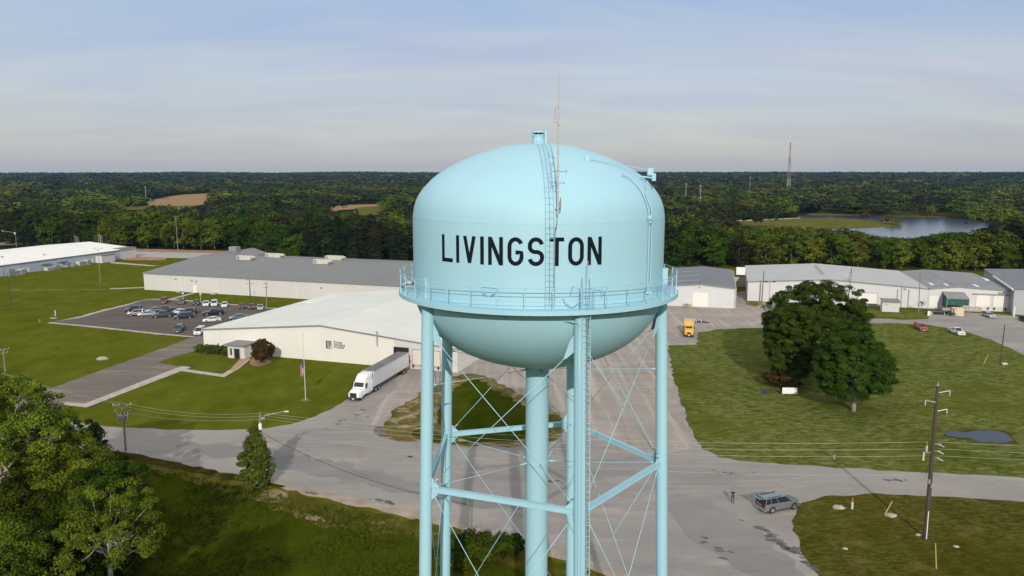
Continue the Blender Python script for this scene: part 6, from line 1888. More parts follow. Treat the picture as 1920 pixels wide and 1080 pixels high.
    def exT(T, h, dx):
        transformer(T, 0.9, -0.2, h-4.2, 1.7, 'porcelain'); transformer(T, -0.9, -0.2, h-4.0, 1.5, 'porcelain'); transformer(T, -0.2, -0.8, h-4.3, 1.4, 'porcelain')
    pole(470.5, 581, 543, 'pole with three pale transformers at the edge of the car park', arms=((0.3, 2.2, 10, 3), (1.5, 2.4, 10, 3)), extras=exT, h=9.5)
    pole(500, 580, 529, 'plain pole with crossarm right of the transformer pole', wood='wood_l', arms=((0.4, 2.2, 70, 3), (1.6, 1.6, 0, 2)), ut=499)
    for u, v, vt, lb in ((343.5, 562, 551.5, 'small lamp post behind the car park, left one'), (376.5, 564, 553.5, 'small lamp post behind the car park, right one')):
        pole(u, v, vt, lb, wood='porcelain', r=0.07, name='street_lamp', cat='lamp post', group='lamp posts', extras=lambda T, h, dx: ball(T, h))
    # right side
    pole(1428, 567, 508, 'thin dark pole at the left end of the big white warehouse', ut=1432.5, extras=None)
    pole(1441, 592, 529, 'grey twin floodlight pole left of the oaks', wood='steel', r=0.12, name='street_lamp', cat='lamp post', group='lamp posts', ut=1443.5, extras=lambda T, h, dx: twin(T, h, 0.9, dx, True))
    pole(1589, 572, 503, 'dark pole with looped cables before the big white warehouse', ut=1597, arms=((1.2, 1.6, 30, 2), (3.4, 1.8, -20, 2)), extras=lambda T, h, dx: transformer(T, dx-0.5, -0.3, h-3.2, 1.2))
    pole(1722, 587, 507, 'pale slender pole before the seam of the two right warehouses', wood='wood_l', ut=1726, r=0.14)
    def cabs(T, h, dx):
        b = MB(); b.box((1.0, 0.2, 0.45), (1.0, 0.6, 0.35)); b.box((0.9, 0.2, 0.15), (0.2, 0.2, 0.3)); b.build('ground_cabinet', M['ply'], T)
    pole(1875, 686, 609, 'lone brown pole on the lawn by the right bend', ut=1884, r=0.14, extras=cabs)
    pole(1563-24, 0, 0, '', h=1) if False else None
    # far poles among the trees
    for u, Y, vt, h, lb in ((272.5, 950, 349, 20, 'far pale pole beside the brown field'), (1286, 800, 343, 17, 'far pale pole right of the tank, left one'), (1313.5, 760, 346, 17, 'far pale pole right of the tank, right one'), (1406, 1100, 331, 22, 'far pale pole between the tank and the radio mast')):
        x = (u-960)/FPX*(Y*0.989+3)
        T = thing('utility_pole', lb, 'utility pole', (x, Y, 0), group='far utility poles')
        zt = CAM_H+Y*tan(-PITCH+math.atan((540-vt)/FPX))
        b = MB(); b.cyl((0, 0, 0), (0, 0, zt), 0.30, 0.22, n=8); b.build('pole', M['galv'], T)
        b = MB(); b.box((0, -0.4, zt-1.2), (2.6, 0.25, 0.25)); b.build('crossarm', M['galv'], T)
    # wires
    ax = (P4[0], P4[1])
    zs = (11.0, 10.2, 9.4, 7.2)
    for k, z in enumerate(zs):
        wire('w', (ax[0]-0.6, ax[1], z+0.4), (P2[0]+0.2, P2[1], P2[2]-0.15-0.35*k if k < 3 else P2[2]-2.6), 1.5+0.12*k, ('topmost', 'second', 'third', 'lowest')[k]+' wire of the long span crossing behind the tower legs')
        wire('w', (ax[0]+0.6, ax[1], z+0.4), (ax[0]+75, ax[1]+1, z+1.0), 1.3, ('topmost', 'second', 'third', 'lowest')[k]+' wire running off the right edge of the photo')
    for k in range(3):
        wire('w', (P2[0], P2[1], P2[2]-0.2-0.4*k), (P1[0]+(0.9, 0.2, -0.2)[k], P1[1], P1[2]-(0.0, 0.4, 1.2)[k]), 0.7, ('top', 'middle', 'bottom')[k]+' wire between the vine pole and the left transformer pole')
    wire('w', (P2[0], P2[1], P2[2]-2.8), (P3[0], P3[1], P3[2]-0.6), 1.2, 'low dark cable from the vine pole toward the pole between the tower legs', r=0.03, mm='rubber')
    for k in range(2):
        wire('w', (P1[0]+(-0.9, 0.4)[k], P1[1], P1[2]), (P1[0]-48, P1[1]+34, P1[2]-1.0), 1.0, ('outer', 'inner')[k]+' wire leaving the left transformer pole behind the near trees')
    # markers
    for u, v, vt, m2, lb in ((1563.5, 862, 849, True, 'white marker post with orange cap beyond the road'), (1597.5, 955, 934, True, 'white marker post with orange cap on the corner lawn'), (1737, 847, 830, True, 'pale marker post behind the main pole')):
        x, y = G(u, v); h = top_z(u, v, vt)
        T = thing('marker_post', lb, 'marker post', (x, y, 0.05), group='cable marker posts')
        b = MB(); b.cyl((0, 0, 0), (0, 0, h*0.62), 0.13, n=10); b.build('post', M['porcelain'], T, smooth=True, auto=40)
        b = MB(); b.cyl((0, 0, h*0.62+0.002), (0, 0, h), 0.075, n=10); b.build('cap', M['orange'], T, smooth=True, auto=40)
    for u, v, u2, v2, lb in ((1659, 965, 1674, 942, 'leaning yellow guy guard beside the pale rock'), (1755.5, 1067, 1753, 1022, 'upright yellow guy guard near the bottom right'), (1844, 684, 1853, 665, 'leaning yellow guy guard by the lone brown pole')):
        x, y = G(u, v); h = top_z(u, v, v2); x2 = x+(u2-u)/FPX*(y*0.989+5.5)
        T = thing('guy_guard', lb, 'guy wire guard', (x, y, 0.05), group='yellow guy guards')
        b = MB(); b.cyl((0, 0, 0), (x2-x, 0.3, h), 0.06, 0.05, n=8); b.build('sleeve', M['yellow'], T, smooth=True, auto=40)
        b = MB(); b.cyl((0, 0, -0.1), (0, 0, 0.12), 0.10, n=8); b.build('anchor', M['steel'], T)
    # white field sign near the oaks
    x, y = G(1480.5, 743)
    T = thing('field_sign', 'blank weathered white board sign standing before the oaks', 'sign', (x, y, 0.05), R(-4))
    for k in range(4):
        b = MB(); b.bb(-1.38, 1.38-0.02*(k % 2), -0.03, 0.02, 0.42+0.31*k, 0.42+0.31*k+0.30-(0.0 if k < 3 else 0.06)); b.build('board', M['white'], T)
    for s in (-1.2, 0, 1.2):
        b = MB(); b.bb(s-0.05, s+0.05, 0.022, 0.12, 0, 1.55); b.build('post', M['wood_l'], T)
    # flagpole
    x, y = G(573, 750); h = top_z(573, 750, 628)
    T = thing('flagpole', 'white flagpole with limp striped flag on the lawn before the cream warehouse', 'flagpole', (x, y, 0), 0)
    b = MB(); b.cyl((0, 0, 0), (0, 0, h), 0.075, 0.045, n=10); b.build('pole', M['porcelain'], T, smooth=True, auto=40)
    b = MB(); b.lathe([(0.01, h-0.02), (0.10, h+0.08), (0.01, h+0.18)], n=12); b.build('finial', M['chrome'], T, smooth=True)
    b = MB(); b.cyl((0, 0, -0.05), (0, 0, 0.03), 0.9, n=24); b.build('base', M['dry_grass'], T)
    b = MB(); z1 = h*0.60; z0 = h*0.36
    nfl = 13
    for i in range(nfl):
        b.mi = (i % 2)
        xa = -0.06-0.62*i/nfl; xb = -0.06-0.62*(i+1)/nfl
        ya, yb = 0.13*sin(i*1.9), 0.13*sin((i+1)*1.9)
        top_a, top_b = z1-0.9*(i/nfl)**1.3, z1-0.9*((i+1)/nfl)**1.3
        bot = lambda q: z0+0.35*abs(sin(q*2.1))
        zs_ = 7
        vs = []
        for j in range(zs_+1):
            f = j/zs_
            vs += [(xa, ya+0.05*sin(f*7), top_a+(bot(i)-top_a)*f), (xb, yb+0.05*sin(f*7), top_b+(bot(i+1)-top_b)*f)]
        b.add(vs, [(2*j, 2*j+1, 2*j+3, 2*j+2) for j in range(zs_)])
        for k in range(zs_):
            if i < 6 and k < 3: b.m[-zs_+k] = 2
    fl = b.build('flag', [mat('flag_red', (0.40, 0.03, 0.04), 0.8, noise=0.2, nscale=4), mat('flag_white', (0.70, 0.68, 0.66), 0.8, noise=0.1, nscale=4), mat('flag_blue', (0.03, 0.04, 0.14), 0.8, noise=0.2, nscale=4)], T)
    sd = fl.modifiers.new('thick', 'SOLIDIFY'); sd.thickness = 0.02
    # rocks
    for k, (u, v, s, lb) in enumerate(((1572, 953, 0.65, 'round pale rock at the left of the corner lawn'), (1670, 968, 0.62, 'pale rock at the foot of the leaning yellow guard'), (192, 674, 1.1, 'pale limestone heap on the left lawn'), (100, 597, 0.9, 'flat pale slab by the far corner of the car park'), (1584, 1030, 0.3, 'small stone low on the corner lawn'), (1722, 1004, 0.35, 'small stone at the foot of the tall pole'), (1792, 1026, 0.3, 'small stone right of the tall pole'))):
        x, y = G(u, v); rg = random.Random(k); b = MB(); n = 10
        vs, fs = [], []
        prof = [(0.0, 1.0), (0.55, 0.85), (0.9, 0.45), (1.0, 0.1), (0.95, -0.2)]
        for j, (rr, zz) in enumerate(prof):
            for i in range(n):
                t_ = 2*pi*i/n; q = rr*(1+rg.uniform(-0.2, 0.2)); vs.append((1.15*s*q*cos(t_), 0.8*s*q*sin(t_), s*zz*(0.55 if k != 3 else 0.2)*(1+rg.uniform(-0.15, 0.15))))
        for j in range(4):
            for i in range(n): fs.append((j*n+i, j*n+(i+1) % n, (j+1)*n+(i+1) % n, (j+1)*n+i))
        b.add(vs, fs); o = b.build('rock', M['rock']); o.location = (x, y, 0.05); tag(o, lb, 'rock', 'pale rocks')
    # white standpipe and orange thing left lawn
    x, y = G(104, 592.5); T = thing('standpipe', 'short white standpipe by the pale slab on the left lawn', 'pipe', (x, y, 0))
    b = MB(); b.cyl((0, 0, 0), (0, 0, 1.5), 0.14, n=10); b.build('pipe', M['porcelain'], T, smooth=True, auto=40)
    b = MB(); b.cyl((0, 0, 1.5), (0, 0, 1.62), 0.2, 0.12, n=10); b.build('cap', M['porcelain'], T)
    x, y = G(74.5, 605); T = thing('fire_hydrant', 'small red hydrant left of the car park', 'hydrant', (x, y, 0))
    b = MB(); b.cyl((0, 0, 0), (0, 0, 0.75), 0.16, n=10); b.cyl((-0.28, 0, 0.5), (0.28, 0, 0.5), 0.08, n=8); b.build('barrel', M['orange'], T, smooth=True, auto=40)
    b = MB(); b.lathe([(0.19, 0.75), (0.17, 0.85), (0.08, 0.95), (0.01, 0.97)], n=10); b.build('bonnet', M['orange'], T, smooth=True)
    # manhole cover on the road
    x, y = G(769, 857)
    T = thing('manhole_cover', 'dark round manhole cover in the road left of the tower legs', 'manhole cover', (x, y, 0.02))
    b = MB(); b.cyl((0, 0, 0), (0, 0, 0.03), 0.42, n=28); b.build('cover', M['wood'], T)
    b = MB(); b.lathe([(0.425, 0.0), (0.425, 0.025), (0.52, 0.022), (0.53, 0.0)], n=28); b.build('frame', M['steel'], T)
    # stakes and planks by the yellow truck
    for k, (u, v, vt) in enumerate(((1302, 605, 596), (1305, 606, 600), (1311.5, 604, 597), (1314.5, 607, 600))):
        x, y = G(u, v); h = top_z(u, v, vt)
        T = thing('stake', ('leftmost', 'second from left', 'third from left', 'rightmost')[k]+' white stake by the planks behind the yellow truck', 'stake', (x, y, 0.04), group='white stakes behind the yellow truck')
        b = MB(); b.cyl((0, 0, 0), (0.02, 0, h), 0.10, n=6); b.build('post', M['porcelain'], T)
        b = MB(); b.cyl((0, 0, 0), (0, 0, 0.08), 0.28, n=10); b.build('foot', M['rubber'], T)
    x, y = G(1309, 604.5)
    T = thing('timber_stack', 'low stack of dark planks behind the yellow truck', 'timber stack', (x, y, 0.04), R(-10))
    for k in range(3):
        b = MB(); b.bb(-3.3+0.5*k, 3.0-0.7*k, -0.6+0.2*k, 0.5-0.1*k, 0.14*k+0.01, 0.14*k+0.13); b.build('plank', M['wood'], T)
    x, y = G(1289, 576)
    T = thing('pallet_heap', 'heap of broken pallets leaning on the front of the small shed', 'pallets', (x, y, 0.04), R(-12))
    rg = random.Random(3)
    for k in range(7):
        b = MB(); b.M = Matrix.Translation((rg.uniform(-1.2, 1.2), rg.uniform(-0.5, 0.4), 0.18+0.16*k)) @ Matrix.Rotation(rg.uniform(-0.7, 0.7), 4, 'Z') @ Matrix.Rotation(rg.uniform(-0.35, 0.35), 4, 'X')
        for j in range(5): b.bb(-0.6, 0.6, -0.5+0.22*j, -0.38+0.22*j, 0, 0.03)
        for j in range(3): b.bb(-0.6+0.55*j, -0.5+0.55*j, -0.5, 0.5, -0.09, -0.003)
        b.build('pallet', M['ply'], T)
    # drum by the dock end of the cream building
    x, y = G(881, 681); T = thing('drum', 'dark red drum at the end wall of the cream warehouse', 'drum', (x, y, 0.04))
    b = MB(); b.lathe([(0.01, 0), (0.5, 0), (0.5, 1.0), (0.48, 1.03), (0.01, 1.03)], n=20); b.build('barrel', mat('rusty_drum', (0.14, 0.05, 0.035), 0.7, noise=0.4, nscale=4), T, smooth=True, auto=40)
    b = MB(); b.lathe([(0.505, 0.33), (0.525, 0.35), (0.505, 0.37)], n=20); b.lathe([(0.505, 0.66), (0.525, 0.68), (0.505, 0.70)], n=20); b.build('hoops', M['steel'], T)
    # radio mast on the horizon
    Y = 1500.0; x = (1479.3-960)/FPX*(Y*0.989)
    T = thing('radio_mast', 'red and white lattice radio mast on the right horizon', 'radio mast', (x, Y, hill(x, Y)))
    H_ = CAM_H+Y*tan(-PITCH+math.atan((540-268)/FPX))
    red = mat('mast_red', (0.22, 0.12, 0.10), 0.6, noise=0.2, nscale=0.2); wht = mat('mast_white', (0.30, 0.30, 0.30), 0.6, noise=0.2, nscale=0.2)
    for s in range(7):
        b = MB(); z0, z1 = H_*s/7, H_*(s+1)/7
        wf = lambda z: 4.0*(1-z/H_)+0.7
        nn = 3
        for k in range(nn):
            za, zb = z0+(z1-z0)*k/nn, z0+(z1-z0)*(k+1)/nn
            ca = [(wf(za)*cos(a), wf(za)*sin(a), za) for a in (pi/2, pi/2+2.094, pi/2+4.189)]
            cb = [(wf(zb)*cos(a), wf(zb)*sin(a), zb) for a in (pi/2, pi/2+2.094, pi/2+4.189)]
            for i in range(3):
                b.cyl(ca[i], cb[i], 0.30, n=5, caps=False); b.cyl(ca[i], cb[(i+1) % 3], 0.22, n=4, caps=False); b.cyl(ca[(i+1) % 3], cb[i], 0.22, n=4, caps=False); b.cyl(cb[i], cb[(i+1) % 3], 0.2, n=4, caps=False)
        b.build('mast_section', (red, wht)[s % 2], T)
    b = MB(); b.cyl((0, 0, H_-1), (0, 0, H_+1), 1.2, n=10); b.build('antenna', M['steel'], T)


def twin(T, h, w, dx=0, flood=False):
    for s in (-1, 1):
        b = MB(); b.cyl((dx, 0, h-0.4), (dx+s*w, 0, h+0.1), 0.05, n=6); a_ = b.build('lamp_arm', M['steel'], T)
        b = MB(); b.box((dx+s*(w+0.25), -0.1, h+0.12), (0.7, 0.5, 0.32)); b.build('lamp_head', M['rubber'] if flood else M['porcelain'], a_)


def cobra2(T, h):
    b = MB(); b.tube([(0, 0, h-1.0), (-1.0, 0, h-0.3), (-6.5, 0, h+0.6)], 0.10, 6); a_ = b.build('lamp_arm', M['galv'], T)
    b = MB(); b.box((-6.8, 0, h+0.6), (1.3, 0.4, 0.25)); b.build('lamp_head', M['porcelain'], a_)
    b = MB(); b.box((0.0, -0.3, h-0.7), (0.8, 0.5, 0.9)); b.build('control_box', M['porcelain'], T)


def ball(T, h):
    b = MB(); b.lathe([(0.01, h-0.05), (0.28, h+0.1), (0.33, h+0.35), (0.2, h+0.55), (0.01, h+0.6)], n=14); b.build('lamp_globe', M['lamp'], T, smooth=True)


def rungs(T, h, dx):
    b = MB(); k = 1.0
    b.cyl((0.9, 0, 0), (0.9, 0, h), 0.12, n=6)
    while k < h: b.cyl((0, 0, k), (0.9, 0, k), 0.06, n=5); k += 1.1
    b.build('lattice', M['galv'], T)


furniture()


# ================================================================ vegetation
RNG = np.random.default_rng(11)


def unit(n, rng):
    v = rng.normal(size=(n, 3)); return v/np.linalg.norm(v, axis=1, keepdims=True)


def leaf_arrays(C, Nn, S, T_, rng, asp=0.62):
    """one bent diamond per leaf clump"""
    n = len(C)
    a = np.cross(Nn, unit(n, rng)); a /= np.linalg.norm(a, axis=1, keepdims=True)+1e-9
    b = np.cross(Nn, a)
    S = S[:, None]
    v = np.empty((n, 4, 3))
    v[:, 0] = C+a*S; v[:, 1] = C+b*S*asp+Nn*S*0.12; v[:, 2] = C-a*S; v[:, 3] = C-b*S*asp+Nn*S*0.12
    return v.reshape(-1, 3), np.repeat(T_, 4)


def leaf_object(name, V, tint, m, parent=None, color=None):
    n = len(V)//4
    me = bpy.data.meshes.new(name)
    me.vertices.add(len(V)); me.vertices.foreach_set('co', V.astype(np.float32).ravel())
    me.loops.add(len(V)); me.loops.foreach_set('vertex_index', np.arange(len(V), dtype=np.int32))
    me.polygons.add(n); me.polygons.foreach_set('loop_start', np.arange(0, 4*n, 4, dtype=np.int32))
    try: me.polygons.foreach_set('loop_total', np.full(n, 4, dtype=np.int32))
    except Exception: pass
    if color is None:
        at = me.attributes.new('tint', 'FLOAT', 'POINT'); at.data.foreach_set('value', tint.astype(np.float32))
    else:
        at = me.attributes.new('tcol', 'FLOAT_COLOR', 'POINT'); at.data.foreach_set('color', color.astype(np.float32).ravel())
    me.materials.append(m)
    me.update(calc_edges=True)
    if name is None: return me
    o = bpy.data.objects.new(name, me); COL.objects.link(o)
    if parent: o.parent = parent
    return o


def crown_arrays(seed, cz, rx, rz, nclump, per, size, rc, flat_low=0.35, hollow=0.35, cone=0.0, lean=(0, 0), up=0.35, nr=1.0):
    """leaf clumps gathered into boughs, boughs gathered into an uneven crown"""
    rng = np.random.default_rng(seed)
    d = unit(nclump, rng)
    d[:, 2] = np.where(d[:, 2] < -flat_low, -d[:, 2]*0.5, d[:, 2])
    # uneven outline from a few random lobes
    lob = unit(7, rng); amp = rng.uniform(-0.34, 0.26, 7)
    f = 1+(np.clip(d @ lob.T, 0, 1)**3 @ amp)
    rad = (hollow+(1-hollow)*rng.random(nclump)**0.45)*f
    spr = rng.random(nclump) < 0.14
    rad = np.where(spr, rad*rng.uniform(1.03, 1.18, nclump), rad)
    P_ = d*rad[:, None]
    if cone: P_[:, :2] *= (1-cone*np.clip((P_[:, 2]+1)/2, 0, 1))[:, None]
    C0 = P_*np.array([rx, rx, rz])+np.array([lean[0], lean[1], cz])
    r_c = rc*rng.uniform(0.55, 1.4, nclump)*np.where(spr, 0.6, 1)
    tc = rng.uniform(0.1, 0.9, nclump)
    d2 = unit(nclump*per, rng)
    d2[:, 2] = np.where((d2[:, 2] < -0.35) & (rng.random(nclump*per) < 0.7), -d2[:, 2], d2[:, 2])
    idx = np.repeat(np.arange(nclump), per)
    out = C0-np.array([lean[0], lean[1], cz-rz*0.4]); out /= np.linalg.norm(out, axis=1, keepdims=True)+1e-9
    rr = r_c[idx]*rng.uniform(0.55, 1.12, nclump*per)
    C = C0[idx]+d2*rr[:, None]*np.array([1.15, 1.15, 0.8])
    Nn = d2*0.9+out[idx]*0.45+unit(len(C), rng)*nr+np.array([0, 0, up])
    Nn /= np.linalg.norm(Nn, axis=1, keepdims=True)
    S = size*rng.uniform(0.6, 1.4, len(C))
    T_ = np.clip(tc[idx]*0.6+rng.random(len(C))*0.45, 0, 1)**1.3
    V, tt = leaf_arrays(C, Nn, S, T_, rng)
    return V, tt, C0


def trunk_obj(parent, h, r, C0, m, nlimb=14, seed=1, lean=(0, 0), split=0.35, thin=1.0):
    rg = random.Random(seed)
    b = MB()
    top = Vector((lean[0], lean[1], h*0.80))
    st = [Vector((0, 0, -0.3)), Vector((lean[0]*.1, lean[1]*.1, h*0.15)), Vector((lean[0]*.4, lean[1]*.4, h*0.4)), Vector((lean[0]*.8, lean[1]*.8, h*0.62)), top]
    b.tube([tuple(p) for p in st], [r*1.25, r, r*0.75, r*0.45, r*0.12], 9)
    ix = list(range(len(C0))); rg.shuffle(ix)
    for k in ix[:nlimb]:
        e = Vector(C0[k]); f = rg.uniform(split, 0.62)
        s = st[1].lerp(st[3], (f-0.15)/0.47) if f > 0.15 else st[1]
        mid = s.lerp(e, 0.5)+Vector((rg.uniform(-.3, .3), rg.uniform(-.3, .3), -0.04*h))
        q = r*rg.uniform(0.22, 0.42)*thin
        b.tube([tuple(s), tuple(mid), tuple(e)], [q, q*0.6, q*0.15], 5)
    return b.build('trunk', m, parent, smooth=True)


def tree(name, label, cat, x, y, h, rx, leaf, bark, seed, nclump=120, per=220, size=0.16, rc=1.1, cz=None, rz=None, group=None, z=0.0, nlimb=16, **kw):
    T = thing(name, label, cat, (x, y, z), 0, group)
    cz = cz if cz is not None else h*0.58; rz = rz if rz is not None else h*0.43
    V, t_, C0 = crown_arrays(seed, cz, rx, rz, nclump, per, size, rc, **kw)
    leaf_object('crown', V, t_, M[leaf], T)
    trunk_obj(T, h*0.95, max(0.08, h*0.022), C0, M[bark], nlimb, seed, kw.get('lean', (0, 0)))
    return T


def near_trees():
    g = 'trees at the lower left'
    tree('broadleaf_tree', 'tallest light green tree filling the lower left corner', 'tree', -57.0, 82.0, 19.2, 8.2, 'leaf_fore', 'bark_pale', 21, 420, 300, 0.125, 0.85, group=g, hollow=0.5, cz=9.6, rz=9.6, flat_low=0.95)
    tree('broadleaf_tree', 'darker round tree right of the tallest one by the road', 'tree', -47.5, 79.5, 13.8, 5.4, 'leaf_fore', 'bark', 22, 220, 260, 0.12, 0.72, group=g, cz=6.3, rz=7.4, flat_low=0.95)
    tree('broadleaf_tree', 'small open tree with pale forked trunk at the bottom left', 'tree', -37.8, 68.0, 12.6, 4.2, 'leaf_fore', 'bark_pale', 23, 110, 190, 0.10, 0.62, group=g, nlimb=30, hollow=0.5)
    tree('broadleaf_tree', 'low leafy tree at the bottom left edge before the tallest one', 'tree', -45.5, 65.0, 11.2, 5.0, 'leaf_fore', 'bark', 24, 200, 240, 0.115, 0.72, group=g, cz=5.0, rz=5.6)
    x, y = G(168, 872)
    tree('broadleaf_tree', 'thin dark sapling against the road at the left', 'tree', x, y, 6.2, 2.6, 'leaf_shrub', 'bark', 25, 40, 120, 0.15, 0.6, group=g)
    tree('broadleaf_tree', 'broad shrubby tree under the left road edge', 'tree', -50.5, 90, 7.0, 4.2, 'leaf_shrub', 'bark', 26, 90, 300, 0.12, 0.8, group=g, cz=3.0, rz=3.8, flat_low=0.95)
    tree('broadleaf_tree', 'bushy tree in the shade between the pale-trunked tree and the road', 'tree', -41.5, 75, 11.8, 4.8, 'leaf_shrub', 'bark', 27, 100, 320, 0.12, 0.9, group=g, cz=5.6, rz=6.3, flat_low=0.95)
    tree('broadleaf_tree', 'dense dark undergrowth tree at the bottom left between the two trunks', 'tree', -43.5, 71, 8.5, 4.8, 'leaf_shrub', 'bark', 29, 100, 320, 0.12, 0.9, group=g, cz=3.8, rz=4.7, flat_low=0.95)
    tree('broadleaf_tree', 'dark tree low in the corner under the tallest one', 'tree', -50.5, 74, 9.5, 5.0, 'leaf_shrub', 'bark', 30, 110, 320, 0.12, 0.95, group=g, cz=4.4, rz=5.2, flat_low=0.95)
    tree('broadleaf_tree', 'very tall leafy tree just below the bottom edge, shading the slope', 'tree', -27.0, 25.0, 26.3, 5.6, 'leaf_fore', 'bark', 28, 150, 160, 0.26, 1.2, group=g, cz=18.0, rz=8.3)
    tree('broadleaf_tree', 'second tall tree below the bottom edge, nearer the left corner', 'tree', -36.5, 34.0, 20.5, 5.0, 'leaf_fore', 'bark', 33, 130, 140, 0.26, 1.2, group=g, cz=13.0, rz=7.3)
    # vine column on the lamp pole
    x, y = G(482, 915)
    tree('vine_column', 'conical column of vine leaves climbing the street lamp pole', 'vine', x, y, 9.2, 3.5, 'leaf_vine', 'bark_pale', 31, 260, 150, 0.10, 0.38, cz=4.1, rz=4.9, cone=0.93, nlimb=26, hollow=0.3, flat_low=0.95)
    # thicket at the foot of the small pole
    for k, (u, v, h, r_, lb) in enumerate(((872, 1050, 3.4, 2.0, 'leafy shrub at the foot of the pale pole between the legs'), (912, 1052, 3.0, 2.1, 'bright leafy shrub right of the pale pole'), (955, 1040, 2.2, 1.6, 'low shrub before the tower riser'), (845, 1062, 2.4, 1.6, 'low shrub behind the left back leg'))):
        x, y = G(u, v); tree('shrub', lb, 'shrub', x, y, h, r_, 'leaf_shrub', 'bark', 40+k, 30, 130, 0.15, 0.55, cz=h*0.45, rz=h*0.5, group='shrubs under the tower')
    # the oaks
    g = 'oaks on the right lawn'
    x, y = G(1600, 771); tree('oak_tree', 'front oak with short pale trunk, right one of the group', 'tree', x, y, 15.8, 6.7, 'leaf_oak', 'bark_pale', 51, 560, 300, 0.12, 0.72, cz=8.4, rz=7.3, group=g, hollow=0.5, flat_low=0.8)
    x, y = G(1522, 694); tree('oak_tree', 'tallest domed oak at the back of the group', 'tree', x, y, 17.6, 8.9, 'leaf_oak2', 'bark', 52, 560, 320, 0.13, 0.80, cz=10.0, rz=7.6, group=g, hollow=0.66, flat_low=0.6)
    x, y = G(1481, 722); tree('oak_tree', 'left oak standing over the rusty bush', 'tree', x, y, 15.4, 5.2, 'leaf_oak', 'bark', 53, 440, 290, 0.12, 0.66, cz=7.6, rz=7.3, group=g, hollow=0.55, flat_low=0.95)
    x, y = G(1466, 727); tree('rusty_bush', 'rusty brown bush behind the blank white sign', 'bush', x, y, 3.3, 3.4, 'leaf_rust', 'bark', 54, 60, 160, 0.14, 0.6, cz=1.4, rz=1.7)
    x, y = G(491, 681); tree('rusty_bush', 'round dark rusty bush beside the office porch', 'bush', x, y, 5.2, 2.5, 'leaf_rust', 'bark', 55, 110, 190, 0.12, 0.5, cz=2.7, rz=2.5, hollow=0.6, flat_low=0.9)
    a, c = G(375, 659.5), G(428, 664)
    for k in range(6):
        f = k/5; x, y = a[0]+(c[0]-a[0])*f, a[1]+(c[1]-a[1])*f
        tree('hedge_shrub', ('first', 'second', 'third', 'fourth', 'fifth', 'sixth')[k]+' clipped green hedge shrub from the left under the narrow windows', 'hedge', x, y-0.2, 1.7, 1.35, 'leaf_hedge', 'bark', 60+k, 26, 110, 0.10, 0.35, cz=0.8, rz=0.85, group='hedge under the office windows', hollow=0.6, flat_low=0.9)
    x, y = G(436, 665.5); tree('hedge_shrub', 'browner round shrub at the right end of the hedge', 'hedge', x, y, 2.2, 1.3, 'leaf_vine', 'bark', 67, 26, 110, 0.10, 0.4, cz=1.1, rz=1.1, group='hedge under the office windows', hollow=0.6)
    x, y = G(1727.5, 584); tree('sapling', 'small leafless sapling before the white dock wall', 'tree', x, y, 3.4, 1.2, 'leaf_rust', 'bark', 68, 18, 14, 0.10, 0.4, nlimb=18)
    # rail-side scrub on the pond spit
    for k, (u, v, h, r_, lb) in enumerate(((1622, 411.5, 6, 6, 'brown scrub at the far end of the pond spit'), (1668, 420, 7, 5, 'reddish scrub near the tip of the pond spit'), (1681, 422, 5, 5, 'green scrub on the very tip of the pond spit'), (1655, 417, 4.5, 3.5, 'thin pale scrub between the two spit bushes'))):
        x, y = G(u, v); tree('scrub', lb, 'scrub', x, y, h, r_, ('leaf_rust', 'leaf_rust', 'leaf_vine', 'leaf_vine')[k], 'bark', 70+k, 14, 20, 0.7, 1.6, cz=h*0.45, rz=h*0.5, group='scrub on the pond spit', nlimb=3)


near_trees()


def front_y(x):
    pts = [(-420, 470), (-260, 428), (-187, 413), (-135, 400), (-105, 352), (-15, 328), (20, 340), (60, 344), (79, 338), (160, 324), (300, 306), (420, 290)]
    if x <= pts[0][0]: return pts[0][1]
    for (a, b), (c, d) in zip(pts, pts[1:]):
        if x <= c: return b+(d-b)*(x-a)/(c-a)
    return pts[-1][1]


def inside(p, poly):
    x, y = p; c = False; j = len(poly)-1
    for i in range(len(poly)):
        xi, yi = poly[i]; xj, yj = poly[j]
        if (yi > y) != (yj > y) and x < (xj-xi)*(y-yi)/(yj-yi)+xi: c = not c
        j = i
    return c


CLEAR = [[(262, 386), (268, 377), (300, 370), (335, 365), (402, 361.5), (405, 366), (394, 371), (400, 375), (388, 386), (345, 388), (290, 388)], [(185, 394), (210, 389), (262, 385), (300, 386), (262, 394), (210, 396)], FIELDS[1], [(600, 397), (612, 388), (640, 383), (722, 381), (728, 392), (716, 405), (670, 405), (660, 396), (640, 395)],
         [(1500, 403), (1560, 404), (1640, 404), (1720, 405), (1790, 407), (1850, 412), (1878, 419), (1868, 423), (1800, 434), (1760, 437), (1700, 444), (1650, 440), (1600, 430), (1572, 430), (1555, 428), (1500, 425), (1430, 424), (1360, 422), (1360, 412), (1480, 409)],
         [(1245, 411), (1330, 412), (1330, 417), (1245, 420)], [(1865, 361), (1925, 361), (1925, 367), (1865, 366)]]


def fits(x, y, h, w, z0):
    """keep the sight line to the open fields and the pond free of trees"""
    for dx, f in ((0, 1.0), (-0.35*w, 0.86), (0.35*w, 0.86), (0, 0.5), (0, 0.05)):
        p = proj(x+dx, y, z0+h*f)
        for poly in CLEAR:
            if inside(p, poly): return False
    return True


def species(x, y, rg):
    n_ = sin(x*0.019+1.3+0.8*sin(y*0.006))*sin(y*0.013+0.4)+0.6*sin(x*0.041+y*0.023)+rg.uniform(-0.9, 0.9)
    n_ -= 0.75*min(1.0, max(0.0, (math.hypot(x, y)-1500)/1500))  # distance darkening put into the colour: dark species grow commoner far off
    if n_ < -0.95: return 4
    if n_ < -0.45: return 3
    if n_ < 0.15: return 1
    if n_ < 0.75: return 0
    return 2


